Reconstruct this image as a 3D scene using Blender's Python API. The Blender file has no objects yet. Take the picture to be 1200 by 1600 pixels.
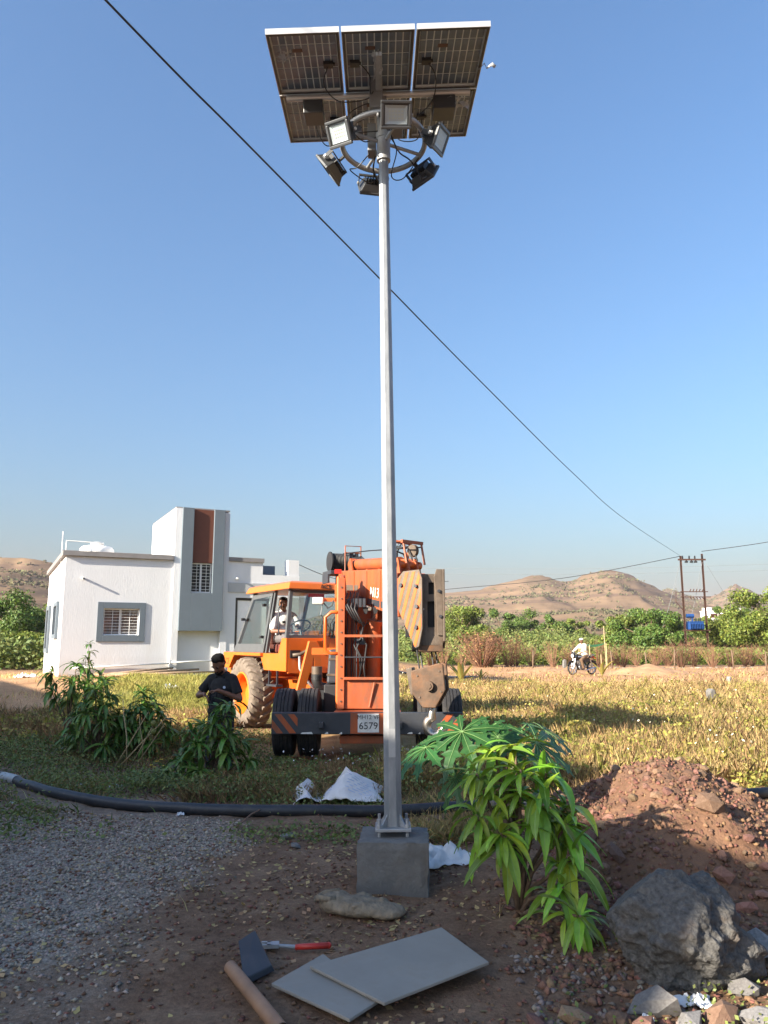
import bpy, bmesh, math, random
import numpy as np
from mathutils import Vector, Matrix, Euler, noise as mnoise

random.seed(7); RNG = np.random.default_rng(7)
S = bpy.context.scene
COL = S.collection
R = math.radians
PI = math.pi

# ------------------------------------------------------------------ camera
CAM_H = 1.55
PITCH = R(9.5)
cam_d = bpy.data.cameras.new('camera'); cam = bpy.data.objects.new('camera', cam_d); COL.objects.link(cam)
cam.location = (0, 0, CAM_H); cam.rotation_euler = (R(90) + PITCH, 0, 0)
cam_d.sensor_fit = 'VERTICAL'; cam_d.sensor_height = 24; cam_d.lens = 24 * 1205 / 1600
cam_d.clip_start = 0.05; cam_d.clip_end = 9000
S.camera = cam

# ------------------------------------------------------------------ light
SUN_EL = R(22.5)
TS = Vector((-0.805, -0.593, 0)).normalized()           # horizontal direction towards the sun
W = bpy.data.worlds.new('World'); S.world = W; W.use_nodes = True
wn = W.node_tree.nodes; wl = W.node_tree.links
sky = wn.new('ShaderNodeTexSky'); sky.sky_type = 'NISHITA'; sky.sun_disc = False
sky.sun_elevation = SUN_EL; sky.sun_rotation = math.atan2(TS.x, TS.y)
sky.altitude = 0; sky.air_density = 1.55; sky.dust_density = 4.0; sky.ozone_density = 7.6
wl.new(sky.outputs['Color'], wn['Background'].inputs['Color'])
wn['Background'].inputs['Strength'].default_value = 0.084
sun_d = bpy.data.lights.new('sun', 'SUN'); sun_d.energy = 5.0; sun_d.angle = R(0.55); sun_d.color = (1.0, 0.89, 0.73)
sun = bpy.data.objects.new('sun', sun_d); COL.objects.link(sun)
to_sun = Vector((TS.x * math.cos(SUN_EL), TS.y * math.cos(SUN_EL), math.sin(SUN_EL)))
sun.rotation_euler = to_sun.to_track_quat('Z', 'Y').to_euler(); sun.location = (-20, -16, 20)
S.view_settings.view_transform = 'Standard'; S.view_settings.look = 'None'
S.view_settings.exposure = 1.68; S.view_settings.gamma = 1.0; S.view_settings.use_curve_mapping = False
S.render.engine = 'CYCLES'
S.cycles.use_denoising = True
S.cycles.max_bounces = 6; S.cycles.transparent_max_bounces = 16

# ------------------------------------------------------------------ helpers
def lerp(a, b, t): return a + (b - a) * t
def sstep(a, b, x):
    t = np.clip((x - a) / (b - a), 0, 1); return t * t * (3 - 2 * t)
def ray(px, py):
    u = (px - 600) / 1205.; v = (800 - py) / 1205.
    return Vector((u, math.cos(PITCH) - v * math.sin(PITCH), math.sin(PITCH) + v * math.cos(PITCH)))
def at(px, py, Y):                                   # the place at depth Y that the photo shows there
    d = ray(px, py); return Vector((0, 0, CAM_H)) + d * (Y / d.y)
def on(px, py, z=0.0):                               # the place at height z
    d = ray(px, py); return Vector((0, 0, CAM_H)) + d * ((z - CAM_H) / d.z)
def tag(o, label, cat, group=None, kind=None):
    if label: o['label'] = label
    if cat: o['category'] = cat
    if group: o['group'] = group
    if kind: o['kind'] = kind
    return o
def thing(name, label, cat, loc=(0, 0, 0), rz=0, group=None):
    o = bpy.data.objects.new(name, None); COL.objects.link(o); o.empty_display_size = 0.1
    o.location = loc; o.rotation_euler = (0, 0, rz)
    return tag(o, label, cat, group)
def link_mesh(name, me, parent=None, M=None):
    o = bpy.data.objects.new(name, me); COL.objects.link(o)
    if parent: o.parent = parent
    if M is not None: o.matrix_local = M
    return o
def copy_tree(o, parent=None):
    c = o.copy(); COL.objects.link(c); c.parent = parent
    for ch in o.children: copy_tree(ch, c)
    return c

class MB:
    """collects shapes into one mesh"""
    def __init__(s, M=None): s.v = []; s.f = []; s.M = M or Matrix()
    def add(s, vs, fs):
        n = len(s.v); s.v += [tuple(s.M @ Vector(p)) for p in vs]; s.f += [tuple(i + n for i in f) for f in fs]; return s
    def box(s, c, size, rot=None):
        x, y, z = (k / 2 for k in size); Q = (rot.to_matrix() if isinstance(rot, Euler) else rot) if rot else Matrix.Identity(3)
        vs = [Vector(c) + Q @ Vector((a * x, b * y, d * z)) for a in (-1, 1) for b in (-1, 1) for d in (-1, 1)]
        return s.add(vs, [(0, 1, 3, 2), (4, 6, 7, 5), (0, 4, 5, 1), (2, 3, 7, 6), (0, 2, 6, 4), (1, 5, 7, 3)])
    def bx(s, x0, x1, y0, y1, z0, z1):
        return s.box(((x0 + x1) / 2, (y0 + y1) / 2, (z0 + z1) / 2), (x1 - x0, y1 - y0, z1 - z0))
    def cyl(s, p0, p1, r0, r1=None, n=12, cap=True):
        p0 = Vector(p0); p1 = Vector(p1); r1 = r0 if r1 is None else r1
        d = (p1 - p0).normalized(); a = d.orthogonal().normalized(); b = d.cross(a)
        vs = []
        for p, r in ((p0, r0), (p1, r1)):
            vs += [p + (a * math.cos(2 * PI * i / n) + b * math.sin(2 * PI * i / n)) * r for i in range(n)]
        fs = [(i, (i + 1) % n, n + (i + 1) % n, n + i) for i in range(n)]
        if cap: fs += [tuple(range(n - 1, -1, -1)), tuple(range(n, 2 * n))]
        return s.add(vs, fs)
    def tube(s, pts, r, n=6, closed=False, flat=1.0):
        pts = [Vector(p) for p in pts]; m = len(pts); vs = []; prev = None
        rr = r if hasattr(r, '__len__') else [r] * m
        for i, p in enumerate(pts):
            if closed: d = (pts[(i + 1) % m] - pts[i - 1]).normalized()
            else: d = (pts[min(i + 1, m - 1)] - pts[max(i - 1, 0)]).normalized()
            a = d.orthogonal().normalized() if prev is None else (prev - d * prev.dot(d)).normalized()
            prev = a; b = d.cross(a)
            vs += [p + (a * math.cos(2 * PI * k / n) + b * math.sin(2 * PI * k / n) * flat) * rr[i] for k in range(n)]
        fs = []
        for i in range(m if closed else m - 1):
            j = (i + 1) % m
            fs += [(i * n + k, i * n + (k + 1) % n, j * n + (k + 1) % n, j * n + k) for k in range(n)]
        if not closed: fs += [tuple(range(n - 1, -1, -1)), tuple(range((m - 1) * n, m * n))]
        return s.add(vs, fs)
    def prism(s, poly, ext):                        # planar polygon pushed along a vector
        poly = [Vector(p) for p in poly]; e = Vector(ext); n = len(poly)
        fs = [tuple(range(n - 1, -1, -1)), tuple(range(n, 2 * n))] + [(i, (i + 1) % n, n + (i + 1) % n, n + i) for i in range(n)]
        return s.add(poly + [p + e for p in poly], fs)
    def lathe(s, prof, M=None, n=24, closed=False):  # (radius, z) profile about z
        M = M or Matrix(); m = len(prof); vs = []
        for i in range(n):
            c, d = math.cos(2 * PI * i / n), math.sin(2 * PI * i / n)
            vs += [M @ Vector((r * c, r * d, z)) for r, z in prof]
        fs = []
        for i in range(n):
            j = (i + 1) % n
            fs += [(i * m + k, j * m + k, j * m + (k + 1) % m, i * m + (k + 1) % m) for k in range(m if closed else m - 1)]
        return s.add(vs, fs)
    def ball(s, c, r, n=12, m=8, rot=None):
        r = r if hasattr(r, '__len__') else (r, r, r); c = Vector(c); Q = rot.to_matrix() if rot else Matrix.Identity(3)
        vs = [c + Q @ Vector((0, 0, r[2]))]
        for j in range(1, m):
            t = PI * j / m
            vs += [c + Q @ Vector((r[0] * math.sin(t) * math.cos(2 * PI * i / n), r[1] * math.sin(t) * math.sin(2 * PI * i / n), r[2] * math.cos(t))) for i in range(n)]
        vs.append(c + Q @ Vector((0, 0, -r[2])))
        fs = [(0, 1 + i, 1 + (i + 1) % n) for i in range(n)]
        for j in range(m - 2):
            fs += [(1 + j * n + i, 1 + (j + 1) * n + i, 1 + (j + 1) * n + (i + 1) % n, 1 + j * n + (i + 1) % n) for i in range(n)]
        k = 1 + (m - 2) * n
        fs += [(k + i, len(vs) - 1, k + (i + 1) % n) for i in range(n)]
        return s.add(vs, fs)
    def limb(s, p0, p1, r0, r1, n=10):               # tapered capsule
        s.cyl(p0, p1, r0, r1, n); s.ball(p0, r0, n, 6); s.ball(p1, r1, n, 6); return s
    def mesh(s, name, mt, smooth=False):
        me = bpy.data.meshes.new(name); me.from_pydata(s.v, [], s.f); me.update()
        bm = bmesh.new(); bm.from_mesh(me); bmesh.ops.recalc_face_normals(bm, faces=bm.faces); bm.to_mesh(me); bm.free()
        if mt: me.materials.append(mt)
        if smooth: me.polygons.foreach_set('use_smooth', [True] * len(me.polygons))
        return me
    def build(s, name, mt, parent=None, smooth=False, bevel=0, auto=False):
        me = s.mesh(name, mt, smooth or auto)
        if auto: me.set_sharp_from_angle(angle=R(38))
        o = link_mesh(name, me, parent)
        if bevel:
            b = o.modifiers.new('bevel', 'BEVEL'); b.width = bevel; b.segments = 2; b.limit_method = 'ANGLE'; b.angle_limit = R(40)
        return o

def blob(name, mb, voxel, mt, parent=None, it=4):
    """fuses overlapping shapes into one continuous surface"""
    me = mb.mesh(name, None); o = bpy.data.objects.new(name, me); COL.objects.link(o)
    m = o.modifiers.new('r', 'REMESH'); m.mode = 'VOXEL'; m.voxel_size = voxel; m.use_smooth_shade = True
    sm = o.modifiers.new('s', 'SMOOTH'); sm.factor = 0.5; sm.iterations = it
    dg = bpy.context.evaluated_depsgraph_get(); me2 = bpy.data.meshes.new_from_object(o.evaluated_get(dg))
    bpy.data.objects.remove(o); bpy.data.meshes.remove(me)
    me2.name = name; me2.materials.clear(); me2.materials.append(mt)
    me2.polygons.foreach_set('use_smooth', [True] * len(me2.polygons))
    return link_mesh(name, me2, parent)
def np_mesh(name, V, F, mt, attrs=None, smooth=False):
    me = bpy.data.meshes.new(name); V = np.asarray(V, np.float32); F = np.asarray(F, np.int32); k = F.shape[1]
    me.vertices.add(len(V)); me.vertices.foreach_set('co', V.ravel())
    me.loops.add(F.size); me.loops.foreach_set('vertex_index', F.ravel())
    me.polygons.add(len(F)); me.polygons.foreach_set('loop_start', np.arange(0, F.size, k, dtype=np.int32))
    me.update(calc_edges=True)
    if mt: me.materials.append(mt)
    for n, arr in (attrs or {}).items():
        a = me.attributes.new(n, 'FLOAT', 'POINT'); a.data.foreach_set('value', np.asarray(arr, np.float32))
    if smooth: me.polygons.foreach_set('use_smooth', np.ones(len(F), bool))
    return me
def text(name, body, size, M, mt, parent, ext=0.002):
    cu = bpy.data.curves.new(name, 'FONT'); cu.body = body; cu.size = size; cu.extrude = ext; cu.align_x = 'CENTER'; cu.align_y = 'CENTER'; cu.resolution_u = 3
    o = bpy.data.objects.new(name, cu); COL.objects.link(o)
    dg = bpy.context.evaluated_depsgraph_get(); me = bpy.data.meshes.new_from_object(o.evaluated_get(dg))
    bpy.data.objects.remove(o); me.materials.clear(); me.materials.append(mt)
    return link_mesh(name, me, parent, M)
def frame(o, x, y, z):                               # matrix from origin and axes
    return Matrix(((x[0], y[0], z[0], o[0]), (x[1], y[1], z[1], o[1]), (x[2], y[2], z[2], o[2]), (0, 0, 0, 1)))

# ------------------------------------------------------------------ materials
def mat(name, c, rough=.6, metal=0, var=.18, scale=6, c2=None, dirt=None, dscale=3, damt=.5, bump=0, bscale=30, spec=.5, rnd=None, rand_amt=.25, transl=0, stretch=None, coat=0, zdirt=None):
    m = bpy.data.materials.new(name); m.use_nodes = True; nt = m.node_tree; n = nt.nodes; l = nt.links
    b = n['Principled BSDF']; out = n['Material Output']
    tc = n.new('ShaderNodeTexCoord'); mp = n.new('ShaderNodeMapping'); l.new(tc.outputs['Object'], mp.inputs[0])
    if stretch: mp.inputs['Scale'].default_value = stretch
    nz = n.new('ShaderNodeTexNoise'); nz.inputs['Scale'].default_value = scale; nz.inputs['Detail'].default_value = 5; nz.inputs['Roughness'].default_value = .6
    l.new(mp.outputs[0], nz.inputs['Vector'])
    rp = n.new('ShaderNodeValToRGB'); l.new(nz.outputs['Fac'], rp.inputs[0])
    c = tuple(c)[:3]; e = rp.color_ramp.elements; e[0].position = .3; e[1].position = .7
    if c2 is None:
        e[0].color = tuple(k * (1 - var) for k in c) + (1,); e[1].color = tuple(min(1, k * (1 + var)) for k in c) + (1,)
    else: e[0].color = c + (1,); e[1].color = tuple(c2) + (1,)
    col = rp.outputs[0]
    if dirt:
        d = n.new('ShaderNodeTexNoise'); d.inputs['Scale'].default_value = dscale; d.inputs['Detail'].default_value = 8; d.inputs['Roughness'].default_value = .7
        l.new(mp.outputs[0], d.inputs['Vector'])
        dr = n.new('ShaderNodeValToRGB'); dr.color_ramp.elements[0].position = .62 - damt * .28; dr.color_ramp.elements[1].position = .78 - damt * .15
        dr.color_ramp.elements[0].color = (0, 0, 0, 1); dr.color_ramp.elements[1].color = (min(1, damt * 1.4),) * 3 + (1,)
        l.new(d.outputs['Fac'], dr.inputs[0])
        mx = n.new('ShaderNodeMixRGB'); l.new(dr.outputs[0], mx.inputs[0]); l.new(col, mx.inputs[1]); mx.inputs[2].default_value = tuple(dirt) + (1,); col = mx.outputs[0]
    if zdirt:                                        # mud splashed up from the ground: (level, reach, colour)
        sx = n.new('ShaderNodeSeparateXYZ'); l.new(tc.outputs['Object'], sx.inputs[0]); zn = n.new('ShaderNodeTexNoise'); zn.inputs['Scale'].default_value = 2.5; zn.inputs['Detail'].default_value = 8; zn.inputs['Roughness'].default_value = .7; l.new(tc.outputs['Object'], zn.inputs['Vector'])
        zr = n.new('ShaderNodeMapRange'); zr.inputs[1].default_value = zdirt[0]; zr.inputs[2].default_value = zdirt[0] + zdirt[1]; zr.inputs[3].default_value = 1; zr.inputs[4].default_value = 0; l.new(sx.outputs['Z'], zr.inputs[0])
        zm = n.new('ShaderNodeMath'); zm.operation = 'MULTIPLY'; l.new(zr.outputs[0], zm.inputs[0]); l.new(zn.outputs['Fac'], zm.inputs[1]); mz = n.new('ShaderNodeMixRGB'); l.new(zm.outputs[0], mz.inputs[0]); l.new(col, mz.inputs[1]); mz.inputs[2].default_value = tuple(zdirt[2]) + (1,); col = mz.outputs[0]
    if rnd:                                          # 'object' or 'island'
        src = (n.new('ShaderNodeObjectInfo').outputs['Random'] if rnd == 'object' else n.new('ShaderNodeNewGeometry').outputs['Random Per Island'])
        mr = n.new('ShaderNodeMapRange'); mr.inputs[3].default_value = 1 - rand_amt; mr.inputs[4].default_value = 1 + rand_amt; l.new(src, mr.inputs[0])
        hs = n.new('ShaderNodeHueSaturation'); l.new(col, hs.inputs['Color']); l.new(mr.outputs[0], hs.inputs['Value'])
        m2 = n.new('ShaderNodeMath'); m2.operation = 'MULTIPLY'; m2.inputs[1].default_value = 7.13; l.new(src, m2.inputs[0])
        m3 = n.new('ShaderNodeMath'); m3.operation = 'FRACT'; l.new(m2.outputs[0], m3.inputs[0])
        mh = n.new('ShaderNodeMapRange'); mh.inputs[3].default_value = .5 - rand_amt * .09; mh.inputs[4].default_value = .5 + rand_amt * .06; l.new(m3.outputs[0], mh.inputs[0])
        l.new(mh.outputs[0], hs.inputs['Hue']); col = hs.outputs[0]
    l.new(col, b.inputs['Base Color'])
    b.inputs['Roughness'].default_value = rough; b.inputs['Metallic'].default_value = metal; b.inputs['Specular IOR Level'].default_value = spec
    if coat: b.inputs['Coat Weight'].default_value = coat; b.inputs['Coat Roughness'].default_value = .15
    if bump:
        bn = n.new('ShaderNodeTexNoise'); bn.inputs['Scale'].default_value = bscale; bn.inputs['Detail'].default_value = 6; l.new(mp.outputs[0], bn.inputs['Vector'])
        bp = n.new('ShaderNodeBump'); bp.inputs['Strength'].default_value = bump; bp.inputs['Distance'].default_value = .02
        l.new(bn.outputs['Fac'], bp.inputs['Height']); l.new(bp.outputs[0], b.inputs['Normal'])
    if transl:
        tr = n.new('ShaderNodeBsdfTranslucent'); l.new(col, tr.inputs['Color']); ms = n.new('ShaderNodeMixShader'); ms.inputs[0].default_value = transl
        l.new(b.outputs[0], ms.inputs[1]); l.new(tr.outputs[0], ms.inputs[2]); l.new(ms.outputs[0], out.inputs['Surface'])
    return m
def glass_mat(name, tint, refl=.08, rough=.03):
    m = bpy.data.materials.new(name); m.use_nodes = True; nt = m.node_tree; n = nt.nodes; l = nt.links
    n.remove(n['Principled BSDF']); out = n['Material Output']
    t = n.new('ShaderNodeBsdfTransparent'); t.inputs[0].default_value = tuple(tint) + (1,)
    g = n.new('ShaderNodeBsdfGlossy'); g.inputs['Roughness'].default_value = rough
    fr = n.new('ShaderNodeFresnel'); fr.inputs[0].default_value = 1.5
    mth = n.new('ShaderNodeMath'); mth.operation = 'ADD'; mth.inputs[1].default_value = refl; l.new(fr.outputs[0], mth.inputs[0])
    ge = n.new('ShaderNodeNewGeometry'); inv = n.new('ShaderNodeMath'); inv.operation = 'SUBTRACT'; inv.inputs[0].default_value = 1; l.new(ge.outputs['Backfacing'], inv.inputs[1])   # only the outer face of a pane reflects
    mf = n.new('ShaderNodeMath'); mf.operation = 'MULTIPLY'; l.new(mth.outputs[0], mf.inputs[0]); l.new(inv.outputs[0], mf.inputs[1])
    ms = n.new('ShaderNodeMixShader'); l.new(mf.outputs[0], ms.inputs[0]); l.new(t.outputs[0], ms.inputs[1]); l.new(g.outputs[0], ms.inputs[2])
    l.new(ms.outputs[0], out.inputs['Surface']); return m

M = {}
M['white_wall'] = mat('white_wall', (.655, .665, .685), .85, var=.04, scale=2.2, dirt=(.60, .56, .51), dscale=1.3, damt=.26, bump=.2, bscale=25, stretch=(1, 1, .3), zdirt=(.4, .75, (.38, .29, .21)))
M['grey_paint'] = mat('grey_paint', (.115, .145, .175), .7, var=.05, scale=3, bump=.08, bscale=40)
M['coping'] = mat('coping', (.21, .20, .20), .85, var=.12, scale=4)
M['brown_panel'] = mat('brown_panel', (.12, .037, .019), .6, var=.08, scale=5)
M['white_metal'] = mat('white_metal', (.78, .78, .77), .4, var=.04)
M['pvc'] = mat('pvc', (.72, .71, .68), .45, var=.05)
M['curtain'] = mat('curtain', (.42, .34, .30), .9, var=.15, scale=2, stretch=(14, 1, 1))
M['dark_room'] = mat('dark_room', (.03, .03, .035), .9)  # near-black colour painted for unlit room interiors
M['tank'] = mat('tank', (.82, .81, .78), .45, var=.04)
M['glass'] = glass_mat('glass', (.82, .87, .86), .10)
M['lamp_clear'] = glass_mat('lamp_clear', (.97, .98, .98), .0)
M['window_glass'] = glass_mat('window_glass', (.80, .80, .80), .0)
M['galv'] = mat('galv', (.21, .225, .24), .5, .5, var=.2, scale=16, c2=(.33, .345, .36), bump=.05, bscale=60, stretch=(1, 1, .35), dirt=(.36, .37, .37), dscale=9, damt=.25)
M['galv_dull'] = mat('galv_dull', (.36, .37, .38), .5, .5, var=.15, scale=10)
M['alu'] = mat('alu', (.55, .55, .54), .4, .45, var=.05)
M['black_frame'] = mat('black_frame', (.05, .045, .042), .5, .2)
M['cell'] = mat('cell', (.10, .135, .18), .35, 0, var=.25, scale=5)
M['backsheet'] = mat('backsheet', (.80, .84, .82), .6, var=.1)
M['black_plastic'] = mat('black_plastic', (.018, .018, .02), .45)
M['grey_box'] = mat('grey_box', (.22, .225, .23), .5, .3, var=.1)
M['lamp_body'] = mat('lamp_body', (.055, .058, .062), .4, .4, var=.15)
M['lamp_rim'] = mat('lamp_rim', (.10, .105, .11), .4, .5)
M['reflector'] = mat('reflector', (.40, .45, .48), .6, 0, var=.05)
M['led'] = mat('led', (.45, .46, .38), .5, var=.1)
M['plastic_film'] = mat('plastic_film', (.55, .56, .57), .35, var=.25, scale=30, transl=.5)
M['concrete'] = mat('concrete', (.14, .135, .128), .9, var=.2, scale=7, dirt=(.11, .08, .06), dscale=4, damt=.4, bump=.4, bscale=40)
M['orange'] = mat('orange', (.54, .11, .012), .42, var=.1, scale=5, dirt=(.22, .075, .03), dscale=4, damt=.45, bump=.03, coat=.15)
M['orange_worn'] = mat('orange_worn', (.37, .078, .02), .55, var=.2, scale=6, dirt=(.15, .075, .045), dscale=5, damt=.62, bump=.05, stretch=(1, 1, .4))
M['orange_cab'] = mat('orange_cab', (.64, .14, .014), .38, var=.06, scale=4, dirt=(.36, .15, .06), dscale=3, damt=.34, coat=.2)
M['rim_orange'] = mat('rim_orange', (.72, .17, .008), .5, var=.1, scale=9, dirt=(.25, .10, .02), dscale=12, damt=.28)
M['navy'] = mat('navy', (.032, .036, .045), .5, var=.2, scale=4, dirt=(.09, .08, .075), dscale=5, damt=.35)
M['dark_grey_frame'] = mat('dark_grey_frame', (.085, .09, .095), .5, var=.1)
M['steel_worn'] = mat('steel_worn', (.115, .088, .066), .55, .2, var=.3, scale=7, dirt=(.10, .055, .03), dscale=4, damt=.5)
M['block_rust'] = mat('block_rust', (.10, .06, .036), .65, .15, var=.35, scale=6, dirt=(.21, .085, .028), dscale=5, damt=.55, bump=.1)
M['hook_steel'] = mat('hook_steel', (.42, .38, .33), .33, .85, var=.25, scale=12)
M['tyre'] = mat('tyre', (.022, .022, .024), .85, var=.3, scale=10, dirt=(.09, .075, .06), dscale=6, damt=.35, bump=.1)
M['tyre_dusty'] = mat('tyre_dusty', (.17, .135, .105), .92, var=.2, scale=8, dirt=(.05, .045, .04), dscale=5, damt=.4, bump=.15)
M['rubber'] = mat('rubber', (.02, .02, .022), .6)
M['hose'] = mat('hose', (.022, .024, .03), .5, var=.25, scale=8, dirt=(.10, .08, .06), dscale=9, damt=.3)
M['seat_brown'] = mat('seat_brown', (.12, .03, .02), .7)
M['plate_white'] = mat('plate_white', (.70, .69, .66), .6, dirt=(.35, .3, .26), dscale=25, damt=.35)
M['black_paint'] = mat('black_paint', (.015, .015, .016), .6)
M['red_lamp'] = mat('red_lamp', (.45, .02, .012), .3)
M['lamp_glass'] = mat('lamp_glass', (.72, .72, .68), .15, .2)
M['skin'] = mat('skin', (.17, .082, .048), .55, var=.12, scale=14)
M['skin2'] = mat('skin2', (.22, .105, .06), .55, var=.12, scale=14)
M['hair'] = mat('hair', (.006, .0055, .005), .85, spec=.2, bump=.4, bscale=90)
M['black_cloth'] = mat('black_cloth', (.012, .012, .014), .9, var=.4, scale=9, bump=1.0, bscale=9)
M['jeans'] = mat('jeans', (.018, .022, .035), .85, var=.25, scale=14, bump=.2, bscale=18)
M['white_cloth'] = mat('white_cloth', (.66, .64, .62), .85, var=.1, scale=8, bump=.4, bscale=14)
M['cream_cloth'] = mat('cream_cloth', (.68, .60, .47), .85, var=.1, scale=8, bump=.4, bscale=12)
M['khaki_cloth'] = mat('khaki_cloth', (.16, .10, .06), .85, var=.15)
M['shoe'] = mat('shoe', (.03, .02, .016), .6)
M['eye'] = mat('eye', (.02, .015, .012), .25)
M['badge'] = mat('badge', (.35, .42, .55), .7)
M['bark'] = mat('bark', (.15, .10, .065), .9, var=.3, scale=12, bump=.5, bscale=30)
M['twig'] = mat('twig', (.19, .10, .06), .9, var=.3, scale=12)
M['mango_leaf'] = mat('mango_leaf', (.095, .185, .03), .38, var=.2, scale=5, rnd='object', rand_amt=.5, transl=.25, dirt=(.16, .15, .07), dscale=1.2, damt=.3)
M['mango_young'] = mat('mango_young', (.19, .33, .03), .36, var=.2, scale=5, rnd='object', rand_amt=.5, transl=.3)
M['papaya_leaf'] = mat('papaya_leaf', (.032, .105, .022), .45, var=.2, scale=6, rnd='object', rand_amt=.2, transl=.25)
M['leaf_vein'] = mat('leaf_vein', (.14, .24, .08), .5)
M['mango_vein'] = mat('mango_vein', (.17, .27, .06), .5)
M['stalk_dry'] = mat('stalk_dry', (.45, .36, .20), .8, var=.2)
M['tree_leaf'] = mat('tree_leaf', (.135, .18, .028), .6, var=.25, scale=.6, rnd='island', rand_amt=.4, transl=.25)
M['tree_leaf_dark'] = mat('tree_leaf_dark', (.075, .135, .02), .6, var=.25, scale=.6, rnd='island', rand_amt=.4, transl=.2)
M['scrub_leaf'] = mat('scrub_leaf', (.17, .19, .045), .7, var=.3, scale=.25, rnd='island', rand_amt=.4, transl=.2, c2=(.085, .135, .03))
M['dry_grass'] = mat('dry_grass', (.54, .40, .165), .8, c2=(.68, .54, .25), scale=.5, rnd='island', rand_amt=.35, transl=.3)
M['brown_grass'] = mat('brown_grass', (.33, .22, .10), .85, c2=(.48, .35, .16), scale=.9, rnd='island', rand_amt=.4, transl=.2)
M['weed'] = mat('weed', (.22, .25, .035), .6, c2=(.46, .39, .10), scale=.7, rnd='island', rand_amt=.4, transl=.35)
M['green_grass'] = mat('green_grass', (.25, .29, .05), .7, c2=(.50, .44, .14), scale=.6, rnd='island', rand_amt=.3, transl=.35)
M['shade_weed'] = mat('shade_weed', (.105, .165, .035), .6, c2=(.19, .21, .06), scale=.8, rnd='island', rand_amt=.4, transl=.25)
M['soil_red'] = mat('soil_red', (.12, .06, .034), .95, c2=(.20, .11, .066), scale=5, rnd='island', rand_amt=.35, bump=.6, bscale=30)
M['stone_red'] = mat('stone_red', (.17, .092, .058), .9, c2=(.26, .16, .105), scale=6, rnd='object', rand_amt=.35, bump=.5, bscale=25)
M['stone_grey'] = mat('stone_grey', (.15, .145, .14), .85, c2=(.27, .26, .25), scale=9, rnd='object', rand_amt=.3, bump=.5, bscale=40)
M['boulder'] = mat('boulder', (.04, .038, .036), .95, c2=(.12, .116, .11), scale=40, dirt=(.13, .085, .055), dscale=4, damt=.4, bump=1.0, bscale=45)
M['chips'] = mat('chips', (.13, .10, .08), .9, c2=(.24, .20, .165), scale=20, rnd='island', rand_amt=.4)
M['gravel'] = mat('gravel', (.21, .17, .13), .85, c2=(.42, .34, .265), scale=20, rnd='island', rand_amt=.45)
M['sack'] = mat('sack', (.66, .63, .62), .6, var=.08, scale=5, dirt=(.40, .32, .27), dscale=3, damt=.35, bump=.1, bscale=60)
M['sack_print'] = mat('sack_print', (.35, .42, .58), .7, var=.2)
M['jute'] = mat('jute', (.21, .165, .115), .95, var=.35, scale=14, bump=1.0, bscale=30)
M['board'] = mat('board', (.25, .23, .20), .75, var=.1, scale=3, dirt=(.24, .19, .14), dscale=4, damt=.35)
M['rust_pipe'] = mat('rust_pipe', (.30, .17, .10), .6, .2, var=.2)
M['red_plastic'] = mat('red_plastic', (.45, .03, .02), .4)
M['trash_white'] = mat('trash_white', (.70, .70, .70), .6, rnd='object', rand_amt=.1)
M['yellow_flower'] = mat('yellow_flower', (.80, .52, .02), .6)
M['cream_flower'] = mat('cream_flower', (.75, .70, .50), .6, rnd='island', rand_amt=.15)
M['rusty_post'] = mat('rusty_post', (.075, .036, .025), .7, .2, var=.25)
M['transformer_blue'] = mat('transformer_blue', (.012, .055, .20), .5, var=.15)
M['wire'] = mat('wire', (.012, .012, .015), .6)
M['wire_grey'] = mat('wire_grey', (.18, .19, .2), .6)
M['far_wall'] = mat('far_wall', (.82, .81, .80), .8, var=.04)
M['green_net'] = mat('green_net', (.06, .33, .18), .7, transl=.3)
M['bamboo'] = mat('bamboo', (.32, .22, .14), .8, var=.25, scale=9)
M['chrome'] = mat('chrome', (.6, .6, .6), .25, .9)
M['bike_black'] = mat('bike_black', (.02, .02, .024), .35, .1, coat=.3)
# ================================================================== SETTING
def vnoise(x, y, seed=0):                            # smooth value noise on arrays
    xi = np.floor(x).astype(np.int64); yi = np.floor(y).astype(np.int64); fx = x - xi; fy = y - yi
    fx = fx * fx * (3 - 2 * fx); fy = fy * fy * (3 - 2 * fy)
    def h(a, b):
        k = (a * 374761393 + b * 668265263 + seed * 1442695041) & 0xffffffff
        k = ((k ^ (k >> 13)) * 1274126177) & 0xffffffff
        return ((k ^ (k >> 16)) & 0xffff) / 65535.
    return (h(xi, yi) * (1 - fx) + h(xi + 1, yi) * fx) * (1 - fy) + (h(xi, yi + 1) * (1 - fx) + h(xi + 1, yi + 1) * fx) * fy
def fbm(x, y, oct=4, seed=0):
    s = 0; a = .5; t = 0
    for i in range(oct): s = s + a * vnoise(x * 2 ** i, y * 2 ** i, seed + i); t += a; a *= .5
    return s / t
def gz(x, y):                                        # height of the ground
    x = np.asarray(x, float); y = np.asarray(y, float)
    rise = .55 * sstep(15.5, 20.5, y - .25 * x - 1.0) * sstep(2.5, -2.0, x) * (1 - sstep(60, 140, y))
    rise = rise * (1 - .45 * sstep(-9.5, -14, x))
    near = sstep(60, 30, np.abs(y))
    bumps = (fbm(x * .9, y * .9, 3, 3) - .5) * .10 * near * sstep(2.5, 5, y) + (fbm(x * 5, y * 5, 3, 9) - .5) * .045 * near
    dip = -.26 * np.exp(-((x + 2.6) ** 2 / 1.6 + (y - 10.3) ** 2 / 1.2))
    far = 6.0 * sstep(160, 520, y)
    return rise + bumps + dip + far
def gzf(x, y): return float(gz(x, y))
def axis(parts):
    a = []
    for lo, hi, st in parts: a += list(np.arange(lo, hi, st))
    return np.array(a + [parts[-1][1]], float)
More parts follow.
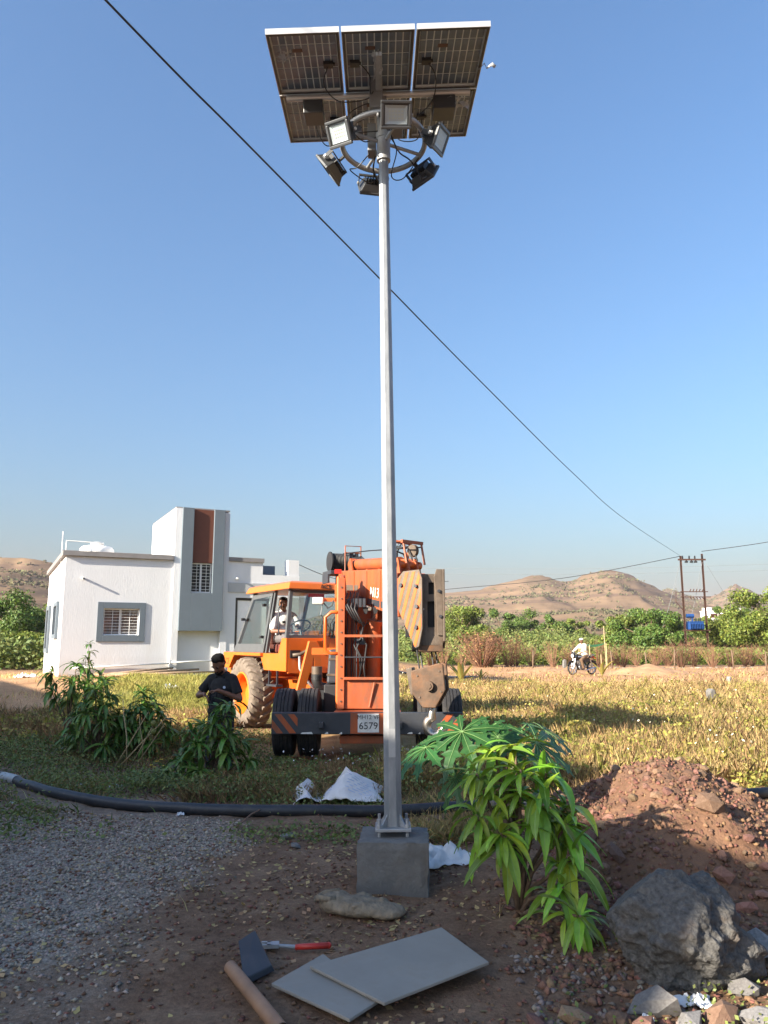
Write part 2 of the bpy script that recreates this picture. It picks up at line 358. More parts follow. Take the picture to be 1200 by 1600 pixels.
gx = axis([(-3000, -400, 260), (-400, -60, 30), (-60, -16, 3), (-16, -5, .5), (-5, 5, .1), (5, 16, .5), (16, 60, 2), (60, 400, 30), (400, 3000, 260)])
gy = axis([(-2500, -100, 200), (-100, -10, 10), (-10, 2, 1), (2, 12, .1), (12, 30, .35), (30, 60, 1), (60, 200, 6), (200, 600, 30), (600, 4600, 250)])
GX, GY = np.meshgrid(gx, gy)
GZ = gz(GX, GY)
n1 = fbm(GX * .55, GY * .55, 4, 21); n2 = fbm(GX * 1.7, GY * 1.7, 3, 33)
road_w = sstep(26.5, 29.0, GY + 2 * (n1 - .5)) * sstep(52, 47, GY + 3 * (n1 - .5)) * sstep(-3, 0, GX)
road_w = np.maximum(road_w, sstep(-6.2, -7.6, GX + 2 * (n1 - .5)) * sstep(13.5, 16, GY) * sstep(36, 30, GY))
grav_w = sstep(-1.1, -1.7, GX + 1.0 * (n2 - .5) - .12 * GY + .6) * sstep(7.6, 6.6, GY + .9 * (n1 - .5) + .0 * GX)
green_w = sstep(14.0, 16.5, GY + 2 * (n1 - .5) - .2 * GX - .8) * sstep(-.5, -2, GX) * sstep(-7.6, -6.4, GX) * sstep(27, 22, GY)
green_w = np.maximum(green_w, sstep(50, 58, GY))
field_w = sstep(8.0, 9.6, GY + 1.2 * (n1 - .5)) * sstep(-1.0, 1.5, GX + .6) * sstep(29, 27, GY)
field_w = np.maximum(field_w, sstep(10, 12, GY) * sstep(14.5, 13.5, GY) * .5)
# pale trodden soil on the left verge
verge_w = sstep(-1.2, -2.4, GX + .8 * (n2 - .5)) * sstep(6.2, 7.4, GY) * sstep(12.5, 10.8, GY + .2 * GX)
nx, ny = len(gx), len(gy)
idx = np.arange(nx * ny).reshape(ny, nx)
F = np.stack([idx[:-1, :-1], idx[:-1, 1:], idx[1:, 1:], idx[1:, :-1]], -1).reshape(-1, 4)

def ground_mat():
    m = bpy.data.materials.new('ground'); m.use_nodes = True; n = m.node_tree.nodes; l = m.node_tree.links; b = n['Principled BSDF']
    b.inputs['Roughness'].default_value = .95; b.inputs['Specular IOR Level'].default_value = .2
    tc = n.new('ShaderNodeTexCoord')
    def nz(sc, det=6, rough=.6):
        k = n.new('ShaderNodeTexNoise'); k.inputs['Scale'].default_value = sc; k.inputs['Detail'].default_value = det; k.inputs['Roughness'].default_value = rough; l.new(tc.outputs['Object'], k.inputs['Vector']); return k.outputs['Fac']
    def ramp(src, stops):
        r = n.new('ShaderNodeValToRGB'); l.new(src, r.inputs[0]); e = r.color_ramp.elements
        while len(e) < len(stops): e.new(.5)
        for k, (p, c) in zip(e, stops): k.position = p; k.color = tuple(c) + (1,)
        return r.outputs[0]
    def mix(f, a, c):
        k = n.new('ShaderNodeMixRGB'); l.new(f, k.inputs[0]); l.new(a, k.inputs[1]); l.new(c, k.inputs[2]); return k.outputs[0]
    def attr(a):
        k = n.new('ShaderNodeAttribute'); k.attribute_name = a; return k.outputs['Fac']
    soil = ramp(nz(3.2, 8, .7), [(.3, (.13, .072, .043)), (.5, (.21, .125, .077)), (.72, (.30, .20, .13))])
    straw = ramp(nz(2.4, 8, .75), [(.3, (.25, .155, .07)), (.5, (.44, .295, .125)), (.7, (.60, .44, .21))])
    road = ramp(nz(1.1, 7, .65), [(.3, (.38, .21, .11)), (.5, (.48, .275, .145)), (.72, (.58, .355, .195))])
    grv = ramp(nz(60, 4, .7), [(.35, (.19, .15, .115)), (.5, (.32, .265, .21)), (.68, (.52, .44, .36))])
    grn = ramp(nz(1.6, 7, .7), [(.3, (.15, .15, .04)), (.5, (.25, .24, .07)), (.72, (.42, .33, .14))])
    vrg = ramp(nz(4.5, 8, .7), [(.3, (.17, .115, .08)), (.5, (.25, .18, .13)), (.7, (.34, .255, .19))])
    c = mix(attr('field'), soil, straw); c = mix(attr('verge'), c, vrg); c = mix(attr('green'), c, grn); c = mix(attr('road'), c, road); c = mix(attr('gravel'), c, grv)
    fine = ramp(nz(38, 6, .75), [(.3, (.55, .55, .55)), (.7, (1.35, 1.35, 1.35))])
    mu = n.new('ShaderNodeMixRGB'); mu.blend_type = 'MULTIPLY'; mu.inputs[0].default_value = .8; l.new(c, mu.inputs[1]); l.new(fine, mu.inputs[2])
    l.new(mu.outputs[0], b.inputs['Base Color'])
    bp = n.new('ShaderNodeBump'); bp.inputs['Strength'].default_value = .8; bp.inputs['Distance'].default_value = .03; l.new(nz(28, 8, .7), bp.inputs['Height']); l.new(bp.outputs[0], b.inputs['Normal'])
    return m
me = np_mesh('ground', np.stack([GX, GY, GZ], -1).reshape(-1, 3), F, ground_mat(), dict(road=road_w.ravel(), gravel=grav_w.ravel(), green=green_w.ravel(), field=field_w.ravel(), verge=verge_w.ravel()), True)
ground = link_mesh('ground', me); tag(ground, 'dry uneven earth ground of the field and verge', 'ground', kind='structure')

# grey tarred strip beside the crane on the dirt road
me = MB(); pts = []
for i in range(25):
    t = i / 24; x = lerp(-2.5, 4.6, t); w = 1.1 * (1 - t ** 4) + .05
    y = 34.2 + .25 * math.sin(t * 9); pts.append((x, y - w * .55, y + w))
vs = []; fs = []
for x, y0, y1 in pts: vs += [(x, y0, gzf(x, y0) + .03), (x, y1, gzf(x, y1) + .03)]
fs = [(2 * i, 2 * i + 2, 2 * i + 3, 2 * i + 1) for i in range(24)]
me.add(vs, fs); o = me.build('road', mat('tar', (.15, .145, .145), .9, var=.2, scale=3)); tag(o, 'short grey tarred patch of road beside the field', 'road', kind='structure')

# ------------------------------------------------------------------ hills
def hill_mat(name, rock=.5, green=.5):
    m = bpy.data.materials.new(name); m.use_nodes = True; n = m.node_tree.nodes; l = m.node_tree.links; b = n['Principled BSDF']
    b.inputs['Roughness'].default_value = 1; b.inputs['Specular IOR Level'].default_value = 0
    tc = n.new('ShaderNodeTexCoord'); mp = n.new('ShaderNodeMapping'); l.new(tc.outputs['Object'], mp.inputs[0]); mp.inputs['Scale'].default_value = (.008, .008, .03)
    def nz(sc, vec, det=8, ro=.65):
        k = n.new('ShaderNodeTexNoise'); k.inputs['Scale'].default_value = sc; k.inputs['Detail'].default_value = det; k.inputs['Roughness'].default_value = ro; l.new(vec, k.inputs['Vector']); return k.outputs['Fac']
    r = n.new('ShaderNodeValToRGB'); l.new(nz(2.2, mp.outputs[0]), r.inputs[0])
    r.color_ramp.elements[0].position = .3; r.color_ramp.elements[0].color = (.15, .103, .066, 1); r.color_ramp.elements[1].position = .7; r.color_ramp.elements[1].color = (.235, .163, .102, 1)
    # rock ledges lie level: stretched noise
    mp2 = n.new('ShaderNodeMapping'); l.new(tc.outputs['Object'], mp2.inputs[0]); mp2.inputs['Scale'].default_value = (.006, .006, .14)
    r2 = n.new('ShaderNodeValToRGB'); l.new(nz(1.6, mp2.outputs[0]), r2.inputs[0]); r2.color_ramp.elements[0].position = .48; r2.color_ramp.elements[1].position = .60; r2.color_ramp.elements[1].color = (rock,) * 3 + (1,)
    mx = n.new('ShaderNodeMixRGB'); l.new(r2.outputs[0], mx.inputs[0]); l.new(r.outputs[0], mx.inputs[1]); mx.inputs[2].default_value = (.135, .092, .068, 1)
    mp3 = n.new('ShaderNodeMapping'); l.new(tc.outputs['Object'], mp3.inputs[0]); mp3.inputs['Scale'].default_value = (.06, .03, .06)
    r3 = n.new('ShaderNodeValToRGB'); l.new(nz(1.5, mp3.outputs[0], 5, .6), r3.inputs[0]); r3.color_ramp.elements[0].position = .60; r3.color_ramp.elements[1].position = .68; r3.color_ramp.elements[1].color = (green,) * 3 + (1,)
    mx2 = n.new('ShaderNodeMixRGB'); l.new(r3.outputs[0], mx2.inputs[0]); l.new(mx.outputs[0], mx2.inputs[1]); mx2.inputs[2].default_value = (.075, .078, .04, 1)
    # gullies thick with shrubs on the upper slopes
    mp4 = n.new('ShaderNodeMapping'); l.new(tc.outputs['Object'], mp4.inputs[0]); mp4.inputs['Scale'].default_value = (.009, .006, .02)
    r4 = n.new('ShaderNodeValToRGB'); l.new(nz(1.5, mp4.outputs[0], 6, .6), r4.inputs[0]); r4.color_ramp.elements[0].position = .56; r4.color_ramp.elements[1].position = .70; r4.color_ramp.elements[1].color = (green * .9,) * 3 + (1,)
    mx3 = n.new('ShaderNodeMixRGB'); l.new(r4.outputs[0], mx3.inputs[0]); l.new(mx2.outputs[0], mx3.inputs[1]); mx3.inputs[2].default_value = (.12, .098, .056, 1)
    l.new(mx3.outputs[0], b.inputs['Base Color']); return m
HSCRUB = mat('hill_scrub', (.10, .10, .045), 1, var=.3, scale=.02, rnd='island', rand_amt=.4)
def hill(name, label, prof, D0, D1, ref, mt, power=1.4, nrow=46, amp=.10, cliff=0, seed=0):
    """prof: (X, Z) of the crest at distance ref; the hill climbs from D0 to its crest at D1 and falls away behind"""
    P = np.array(prof, float); us = np.linspace(P[0, 0], P[-1, 0], 260); zs = np.interp(us, P[:, 0], P[:, 1])
    k = np.hanning(9); k /= k.sum(); zs = np.convolve(np.pad(zs, 4, 'edge'), k, 'valid')
    r = np.concatenate([np.linspace(0, 1, nrow), np.linspace(1.08, 1.6, 6)])
    U, RR = np.meshgrid(us, r); Z0 = np.repeat(zs[None], len(r), 0)
    D = D0 + (D1 - D0) * RR
    Xw = U / ref * D1 * (.55 + .45 * np.minimum(RR, 1.2)); Yw = D + 18 * (fbm(U * .02 + seed, RR * 3, 3, seed) - .5)
    sh = np.where(RR <= 1, np.clip(RR, 0, 1) ** power, 1 - ((RR - 1) / .6) ** 1.2)
    if cliff: sh = np.where(RR <= 1, np.where(RR < .86, .80 * (RR / .86) ** power, .80 + .20 * sstep(.86, .93, RR)), sh)
    top = Z0 / ref * D1
    rg = 1 - np.abs(2 * fbm(Xw * .009 + 3, Yw * .004, 5, 40 + seed) - 1); wob = (rg - .75) * 2.6 * amp * top.clip(5) * np.clip(RR * 1.6, 0, 1) * (1.05 - np.clip(RR, 0, 1)) * 2.2
    rough = (fbm(Xw * .05, Yw * .05, 4, 50 + seed) - .5) * .035 * top.clip(5) + (fbm(Xw * .2, Yw * .2, 2, 60 + seed) - .5) * .012 * top.clip(5)
    Zw = np.maximum(top, 0) * sh + wob + rough - 3 * (1 - np.clip(RR * 4, 0, 1))
    stp = (np.mod(Zw + 3 * fbm(Xw * .03, Yw * .03, 2, 70), 13.) / 13.); Zw = Zw + 2.6 * (sstep(.35, .6, stp) - stp) * np.clip(RR * 3, 0, 1)   # level rock ledges
    h, w = U.shape; ii = np.arange(h * w).reshape(h, w)
    Fh = np.stack([ii[:-1, :-1], ii[:-1, 1:], ii[1:, 1:], ii[1:, :-1]], -1).reshape(-1, 4)
    o = link_mesh(name, np_mesh(name, np.stack([Xw, Yw, Zw], -1).reshape(-1, 3), Fh, mt, None, True)); tag(o, label, 'hill', kind='structure')
    rs = np.random.default_rng(seed + 500); k = 9000; jj = rs.integers(6, nrow - 1, k); ii2 = rs.integers(0, w, k); C = np.stack([Xw, Yw, Zw], -1)[jj, ii2]; keep = (fbm(C[:, 0] * .011, C[:, 1] * .011 + C[:, 2] * .02, 4, 90 + seed) > .47 + rs.normal(0, .05, k)); C = C[keep]; k = len(C); C[:, :2] += rs.normal(0, 2.5, (k, 2)); sz = rs.uniform(.5, 1.9, k) * (D1 / 1000) ** .5
    m5 = 5; d = rs.normal(size=(k, m5, 3)); d[:, :, 2] = np.abs(d[:, :, 2]); P0 = C[:, None] + d * sz[:, None, None] * .6; a = rs.normal(size=(k, m5, 3)); a /= np.linalg.norm(a, axis=2)[..., None]; b = np.cross(a, rs.normal(size=(k, m5, 3))); b /= np.linalg.norm(b, axis=2)[..., None]; s5 = sz[:, None, None] * .7
    link_s = link_mesh('hill_scrub', np_mesh('hill_scrub', np.stack([P0 - a * s5, P0 - b * s5, P0 + a * s5, P0 + b * s5], 2).reshape(-1, 3), np.arange(k * m5 * 4).reshape(-1, 4), HSCRUB)); tag(link_s, 'dark scrub dotted over the ' + label.split(' with ')[0].split(' in front')[0].split(' at the')[0], 'scrub', kind='stuff'); return o
HM = hill_mat('hill_dry', .85, .6)
hill('hill', 'broad dry tan hill with two summits on the right skyline', [(-260, 0), (-120, 25), (-20, 46), (40, 56), (74, 62), (132, 70), (165, 78), (185, 84), (205, 84.5), (222, 80), (240, 77), (262, 86), (280, 92), (292, 94), (305, 91), (331, 80), (350, 70), (380, 56), (430, 44), (520, 30), (620, 5)], 520, 1000, 1000, HM, 1.25, seed=1)
hill('hill', 'low rounded tan foothill in front of the two summits', [(-200, 0), (30, 18), (90, 30), (160, 33), (220, 37), (275, 43), (320, 42), (370, 34), (430, 27), (520, 16), (640, 0)], 330, 620, 1000, HM, 1.1, seed=5, amp=.07)
hill('hill', 'distant pointed hill at the far right skyline', [(250, 30), (330, 52), (366, 68), (385, 62), (405, 55), (425, 59), (440, 66), (455, 75.5), (470, 69), (495, 57), (560, 42), (680, 20)], 900, 1500, 1000, HM, 1.3, seed=9)
hill('hill', 'flat topped hill with dark rock ledge beyond the white house', [(-1100, 60), (-800, 92), (-620, 104), (-500, 107), (-466, 105), (-436, 99), (-400, 88), (-350, 70), (-280, 46), (-200, 24), (-100, 6), (-20, 0)], 260, 620, 1000, hill_mat('hill_ledge', .8, .4), 1.15, cliff=1, seed=14)

# ------------------------------------------------------------------ white house
HA = R(26.5); HB = .45                               # facing and plinth level
house = thing('white_house', 'single storey white house with grey framed windows and a stair tower', 'house', (-9.05, 21.87, 0), HA)
# local x runs along the front, y goes back
T = .23; SIDE = 7.4; FL = 11.5
def wall_with_holes(mb, x0, x1, z0, z1, holes, y0, y1):
    xs = sorted({x0, x1} | {h[0] for h in holes} | {h[1] for h in holes}); zs = sorted({z0, z1} | {h[2] for h in holes} | {h[3] for h in holes})
    for a, b in zip(xs, xs[1:]):
        run = None
        for c, d in zip(zs, zs[1:]):
            cx, cz = (a + b) / 2, (c + d) / 2
            if any(h[0] < cx < h[1] and h[2] < cz < h[3] for h in holes):
                if run: mb.bx(a, b, y0, y1, run[0], run[1]); run = None
            else: run = (run[0], d) if run else (c, d)
        if run: mb.bx(a, b, y0, y1, run[0], run[1])
WIN = (1.10, 2.10, 1.72, 2.48)
mb = MB(); wall_with_holes(mb, 0, 3.02, HB - .6, 3.95, [WIN], 0, T); mb.build('wall', M['white_wall'], house)
mb = MB()                                            # side wall, left
side_w = (1.5, 2.7, 1.75, 2.6); side_w2 = (4.7, 6.2, 1.2, 2.6)
for (y0, y1, z0, z1) in ((T, 1.5, HB - .6, 3.95), (1.5, 2.7, HB - .6, 1.75), (1.5, 2.7, 2.6, 3.95), (2.7, 5.2, HB - .6, 3.95), (5.2, 6.2, HB - .6, 1.3), (5.2, 6.2, 2.6, 3.95), (6.2, SIDE, HB - .6, 3.95)):
    mb.bx(0, T, y0, y1, z0, z1)
mb.build('wall', M['white_wall'], house)
mb = MB(); mb.bx(T, 7.03, SIDE - T, SIDE, HB - .6, 3.6); mb.bx(7.03 - T, 7.03, .25, SIDE - T, HB - .6, 3.6); mb.build('wall', M['white_wall'], house)
mb = MB(); mb.bx(T, 7.03 - T, T + .003, SIDE - T, 3.45, 3.598); mb.build('roof', M['coping'], house)
mb = MB(); mb.bx(-.10, 3.0, -.10, .20, 3.952, 4.10); mb.bx(-.10, .20, .20, SIDE + .1, 3.952, 4.10); mb.build('coping', M['coping'], house, bevel=.008)
# tower
mb = MB(); mb.bx(3.02, 3.22, -.06, .30, HB - .6, 5.56); mb.bx(3.02, 3.22, .30, 3.9, 3.6, 5.56); mb.bx(4.49, 4.69, -.06, .30, HB - .6, 5.52); mb.bx(4.49, 4.69, .30, 3.9, 3.6, 5.52)
mb.bx(3.22, 4.49, 3.7, 3.9, 3.6, 5.5); mb.bx(3.22, 4.49, .12, .30, HB - .6, 2.99); mb.bx(3.22, 4.49, .12, .30, 3.90, 5.50)
mb.build('stair_tower', M['white_wall'], house)
mb = MB(); mb.bx(3.02, 4.69, -.03, 3.9, 5.562, 5.60); mb.build('tower_coping', M['coping'], house)
mb = MB(); wall_with_holes(mb, 3.20, 4.50, 1.85, 5.57, [(3.54, 4.17, 2.99, 5.571)], -.20, -.062); mb.build('tower_panel', M['grey_paint'], house, bevel=.006)
mb = MB(); mb.bx(3.542, 4.168, -.11, .118, 3.91, 5.55); mb.build('tower_inlay', M['brown_panel'], house)
def barred_window(x0, x1, z0, z1, y, curtain, n=9):
    w = thing('window', '', None, (0, 0, 0)); w.parent = house
    for k in ('label', 'category'):
        if k in w: del w[k]
    cm = MB(); nn = 40
    cm.add([(lerp(x0, x1, i / nn), y + .075 + .012 * math.sin(i * 1.9), z) for i in range(nn + 1) for z in (z0, z1)], [(2 * i, 2 * i + 2, 2 * i + 3, 2 * i + 1) for i in range(nn)])
    cm.build('curtain', curtain, w, smooth=True)
    f = MB(); t = .035
    f.bx(x0, x1, y, y + .05, z0, z0 + t); f.bx(x0, x1, y, y + .05, z1 - t, z1); f.bx(x0, x0 + t, y, y + .05, z0 + t, z1 - t); f.bx(x1 - t, x1, y, y + .05, z0 + t, z1 - t)
    xm = lerp(x0, x1, .47); f.bx(xm - .02, xm + .02, y, y + .05, z0 + t, z1 - t); f.build('frame', M['white_metal'], w)
    for a, b in ((x0 + t, xm - .02), (xm + .02, x1 - t)):
        g = MB(); g.bx(a, b, y + .02, y + .026, z0 + t, z1 - t); g.build('pane', M['window_glass'], w)
    for i in range(1, n):
        z = lerp(z0, z1, i / n); g = MB(); g.cyl((x0, y - .03, z), (x1, y - .03, z), .006, n=5); g.build('bar', M['white_metal'], w)
    for i in range(0, 5):
        x = lerp(x0 + .02, x1 - .02, i / 4); g = MB(); g.cyl((x, y - .03, z0), (x, y - .03, z1), .007, n=5); g.build('bar', M['white_metal'], w)
    return w
barred_window(WIN[0], WIN[1], WIN[2], WIN[3], .10, M['curtain'])
barred_window(3.545, 4.165, 3.0, 3.90, -.02, M['dark_room'], 9)  # dark sheet instead of cloth, painted for the unlit room
mb = MB(); x0, x1, z0, z1 = .93, 2.26, 1.53, 2.66
wall_with_holes(mb, x0, x1, z0, z1, [WIN], -.035, -.002); mb.build('window_surround', M['grey_paint'], house, bevel=.006)
# side windows: proud grey frames
for (y0, y1, z0, z1, ya, yb, za, zb) in ((1.25, 2.95, 1.62, 2.72, 1.5, 2.7, 1.75, 2.6), (4.9, 6.5, 1.15, 2.75, 5.2, 6.2, 1.3, 2.6)):
    mb = MB(); mb.bx(-.08, -.002, y0, ya, z0, z1); mb.bx(-.08, -.002, yb, y1, z0, z1); mb.bx(-.08, -.002, ya, yb, z0, za); mb.bx(-.08, -.002, ya, yb, zb, z1); mb.build('window_surround', M['grey_paint'], house)
    mb = MB(); mb.bx(.10, .13, ya, yb, za, zb); mb.build('dark_sheet', M['dark_room'], house)  # dark sheet behind the bars stands in for the unlit room
    for i in range(1, 8):
        z = lerp(za, zb, i / 8); g = MB(); g.cyl((.05, ya, z), (.05, yb, z), .007, n=5); g.build('bar', M['white_metal'], house)
# drain spouts, lamp and pipe
mb = MB(); mb.cyl((.49, .05, 3.33), (.49, -.17, 3.31), .032, n=12); mb.build('drain_spout', M['pvc'], house, auto=True)
mb = MB(); mb.cyl((.49, -.168, 3.31), (.49, -.174, 3.31), .024, n=12); mb.build('spout_mouth', M['black_plastic'], house)
mb = MB(); mb.cyl((4.95, .0, 3.48), (4.95, -.22, 3.46), .03, n=12); mb.build('drain_spout', M['pvc'], house, auto=True)
mb = MB(); mb.tube([(.3, -.05, .80), (1.6, -.05, .85), (3.0, -.10, .90)], .02, 8); mb.tube([(3.02, -.05, 1.0), (3.02, -.05, .55)], .025, 8); mb.tube([(3.05, -.12, .93), (3.6, -.12, .95), (4.8, -.1, .97)], .02, 8); mb.build('drain_pipe', M['pvc'], house, smooth=True)
# porch bay on the right, set back
y0 = -.04
mb = MB(); wall_with_holes(mb, 4.69, 5.80, HB - .6, 4.0, [(4.95, 5.801, HB + .1, 2.88)], y0, y0 + T); wall_with_holes(mb, 5.80, 7.03, HB - .6, 3.62, [(5.799, 6.05, HB + .1, 2.88)], y0, y0 + T); mb.build('porch_wall', M['white_wall'], house)
mb = MB(); mb.bx(4.692, 7.03, y0 - .03, y0 - .002, 3.04, 3.34); mb.build('grey_band', mat('band_grey', (.40, .41, .42), .8, var=.05), house)
mb = MB(); mb.bx(4.692, 5.83, y0 - .05, y0 + .25, 4.002, 4.13); mb.build('coping', M['coping'], house)
mb = MB(); mb.bx(5.95, 6.5, y0 + .9, y0 + 1.1, 3.6, 4.0); mb.build('parapet', M['grey_paint'], house)
mb = MB(); mb.bx(6.66, 7.02, y0 + .02, y0 + .38, 3.622, 4.13); mb.build('roof_post', M['white_wall'], house)
mb = MB(); mb.bx(4.95, 5.03, y0 + .05, y0 + .12, HB + .1, 2.88); mb.bx(5.97, 6.05, y0 + .05, y0 + .12, HB + .1, 2.88); mb.bx(5.03, 5.97, y0 + .05, y0 + .12, 2.80, 2.88); d = mb.build('door_frame', M['black_frame'], house)
mb = MB(); mb.bx(5.03, 5.97, y0 + .07, y0 + .11, HB + .1, 2.80); d = mb.build('door', M['far_wall'], house)
mb = MB(); mb.cyl((5.88, y0 + .03, 1.5), (5.88, y0 + .03, 1.62), .012, n=8); mb.build('handle', M['chrome'], d)
# roof pipes
mb = MB(); q = (.35, 1.4); mb.tube([(q[0] - .3, 1.0, 3.6), (q[0] - .3, 1.0, 4.50), (q[0] + .75, 1.3, 4.52), (q[0] + .80, 1.3, 4.35)], .018, 6); mb.tube([(-.02, 1.6, 3.6), (-.02, 1.6, 4.85)], .015, 6); mb.build('roof_pipe', M['pvc'], house, smooth=True)
# water tank stands on the roof
tp = house.matrix_basis if False else Matrix.Translation((-9.05, 21.87, 0)) @ Matrix.Rotation(HA, 4, 'Z')
tk = thing('water_tank', 'squat white plastic water tank on the house roof', 'water tank', tp @ Vector((.98, 1.6, 3.60)), 0)
prof = [(0, 0), (.46, 0), (.50, .05), (.49, .12), (.515, .16), (.515, .30), (.49, .33), (.515, .37), (.515, .52), (.49, .56), (.51, .60), (.50, .74), (.44, .82), (.20, .87), (.18, .93), (0, .94)]
mb = MB(); mb.lathe(prof, n=32); mb.build('tank_body', M['tank'], tk, smooth=True)
mb = MB(); mb.lathe([(0, .975), (.17, .965), (.20, .93), (.20, .90)], n=24); mb.build('lid', M['tank'], tk, smooth=True)

# unseen house added behind left of the camera to shade the foreground; outline invented
ax = Vector((-TS.x, -TS.y, 0)); bxv = Vector((-ax.y, ax.x, 0))
nb = thing('added_shade_house', 'unseen plain house added left of the camera to shade the foreground', 'house', ax * -6.7 + bxv * 2.35, math.atan2(bxv.y, bxv.x))
# local x runs along the front (to the left of the sun path), y goes back towards -ax ... front faces +ax = local -y
mb = MB(); mb.bx(0, 24, 0, 5, -.3, 4.75); mb.build('wall', M['white_wall'], nb)
mb = MB(); mb.bx(-.2, 24.2, -.05, 5.2, 4.75, 5.0); mb.build('roof', M['coping'], nb)
mb = MB(); mb.bx(3.2, 8.8, .1, 3.4, 5.0, 5.95); mb.build('roof_room', M['white_wall'], nb)  # roof block added and sized to shade the lower front of the crane
for i in range(5):
    x = 2 + i * 4.4
    mb = MB(); mb.bx(x, x + 1.2, -.06, .02, 1.1, 2.3); w = mb.build('window', M['grey_paint'], nb)
    mb = MB(); mb.bx(x + .1, x + 1.1, -.075, -.065, 1.2, 2.2); mb.build('pane', M['window_glass'], w)
# ================================================================== SOLAR LAMP POST
PX, PY = 0.06, 5.3
g0 = gzf(PX, PY)
bm = bmesh.new(); bmesh.ops.create_cube(bm, size=1); bmesh.ops.subdivide_edges(bm, edges=bm.edges, cuts=22, use_grid_fill=True)
for v in bm.verts:                                   # rough cast edges and faces
    p = Vector((v.co.x * .45, v.co.y * .42, v.co.z * .43 + .095)); e = sum(abs(abs(c) - .5) < .06 for c in v.co)
    k = mnoise.fractal(p * 9, 1, 2, 4) * .006 + (mnoise.noise(p * 16) * .012 - .006 if e >= 2 else 0); v.co = p + Vector((v.co.x, v.co.y, v.co.z)).normalized() * k
bme = bpy.data.meshes.new('concrete_block'); bm.to_mesh(bme); bm.free(); bme.materials.append(M['concrete']); bme.polygons.foreach_set('use_smooth', [True] * len(bme.polygons)); bme.set_sharp_from_angle(angle=R(50))
ob = link_mesh('concrete_block', bme)
ob.location = (PX + .005, PY, 0); ob.rotation_euler = (0, 0, R(-3)); tag(ob, 'square dark concrete footing block under the lamp post', 'footing')
lamp = thing('solar_lamp_post', 'tall galvanised pole with solar panels and a ring of floodlights', 'lamp post', (PX, PY, .31), 0)
lamp.rotation_euler = (0, R(-.75), 0)                # the pole leans a little to the left
Z0 = .31
def zl(z): return z - Z0
mb = MB(); mb.bx(-.115, .115, -.105, .105, zl(.345), zl(.365)); mb.build('base_plate', M['galv_dull'], lamp, bevel=.003)
for sx in (-1, 1):
    for sy in (-1, 1):
        mb = MB(); mb.cyl((sx * .09, sy * .082, 0), (sx * .09, sy * .082, zl(.42)), .010, n=8); mb.cyl((sx * .09, sy * .082, zl(.366)), (sx * .09, sy * .082, zl(.386)), .019, n=6); mb.build('bolt', M['galv_dull'], lamp)
for k in range(4):
    a = k * PI / 2 + PI / 4; c, s_ = math.cos(a), math.sin(a); mb = MB()
    mb.prism([(c * .05, s_ * .05, zl(.366)), (c * .115, s_ * .115, zl(.366)), (c * .05, s_ * .05, zl(.45))], (-s_ * .008, c * .008, 0)); mb.build('gusset', M['galv_dull'], lamp)
mb = MB(); n = 8; zt = 5.20; prev = []
vs = []
for z, r in ((.366, .063), (zt, .038)):
    vs += [(r * math.cos(2 * PI * (i + .5) / n), r * math.sin(2 * PI * (i + .5) / n), zl(z)) for i in range(n)]
mb.add(vs, [(i, (i + 1) % n, n + (i + 1) % n, n + i) for i in range(n)] + [tuple(range(n, 2 * n))]); mb.build('pole', M['galv'], lamp, bevel=.004)
mb = MB(); mb.bx(-.022, .022, -.0625, -.058, zl(.80), zl(.98)); mb.build('hatch', M['galv_dull'], lamp)
mb = MB(); mb.cyl((0, 0, zl(5.12)), (0, 0, zl(5.30)), .052, n=20); mb.cyl((0, 0, zl(5.30)), (0, 0, zl(5.34)), .058, n=20); mb.cyl((0, 0, zl(5.34)), (0, 0, zl(5.47)), .05, n=20); mb.build('collar', M['galv_dull'], lamp, auto=True)
mb = MB(); mb.bx(-.028, .028, -.028, .028, zl(5.47), zl(5.70)); mb.build('mast', M['galv_dull'], lamp)

# ring and its spokes
RZ = 5.22; RR_ = .315; rc = Vector((0.0, .0, zl(RZ + .05)))
RT = Euler((R(-5), 0, 0)).to_matrix()
mb = MB(); mb.tube([rc + RT @ Vector((RR_ * math.cos(a), RR_ * math.sin(a), 0)) for a in np.linspace(0, 2 * PI, 49)[:-1]], .021, 10, closed=True); mb.build('ring', M['galv_dull'], lamp, smooth=True)
for k in range(4):
    a = k * PI / 2 + R(25); mb = MB(); mb.cyl(rc + RT @ Vector((.045 * math.cos(a), .045 * math.sin(a), 0)), rc + RT @ Vector((RR_ * math.cos(a), RR_ * math.sin(a), 0)), .013, n=8); mb.build('ring_arm', M['galv_dull'], lamp, auto=True)

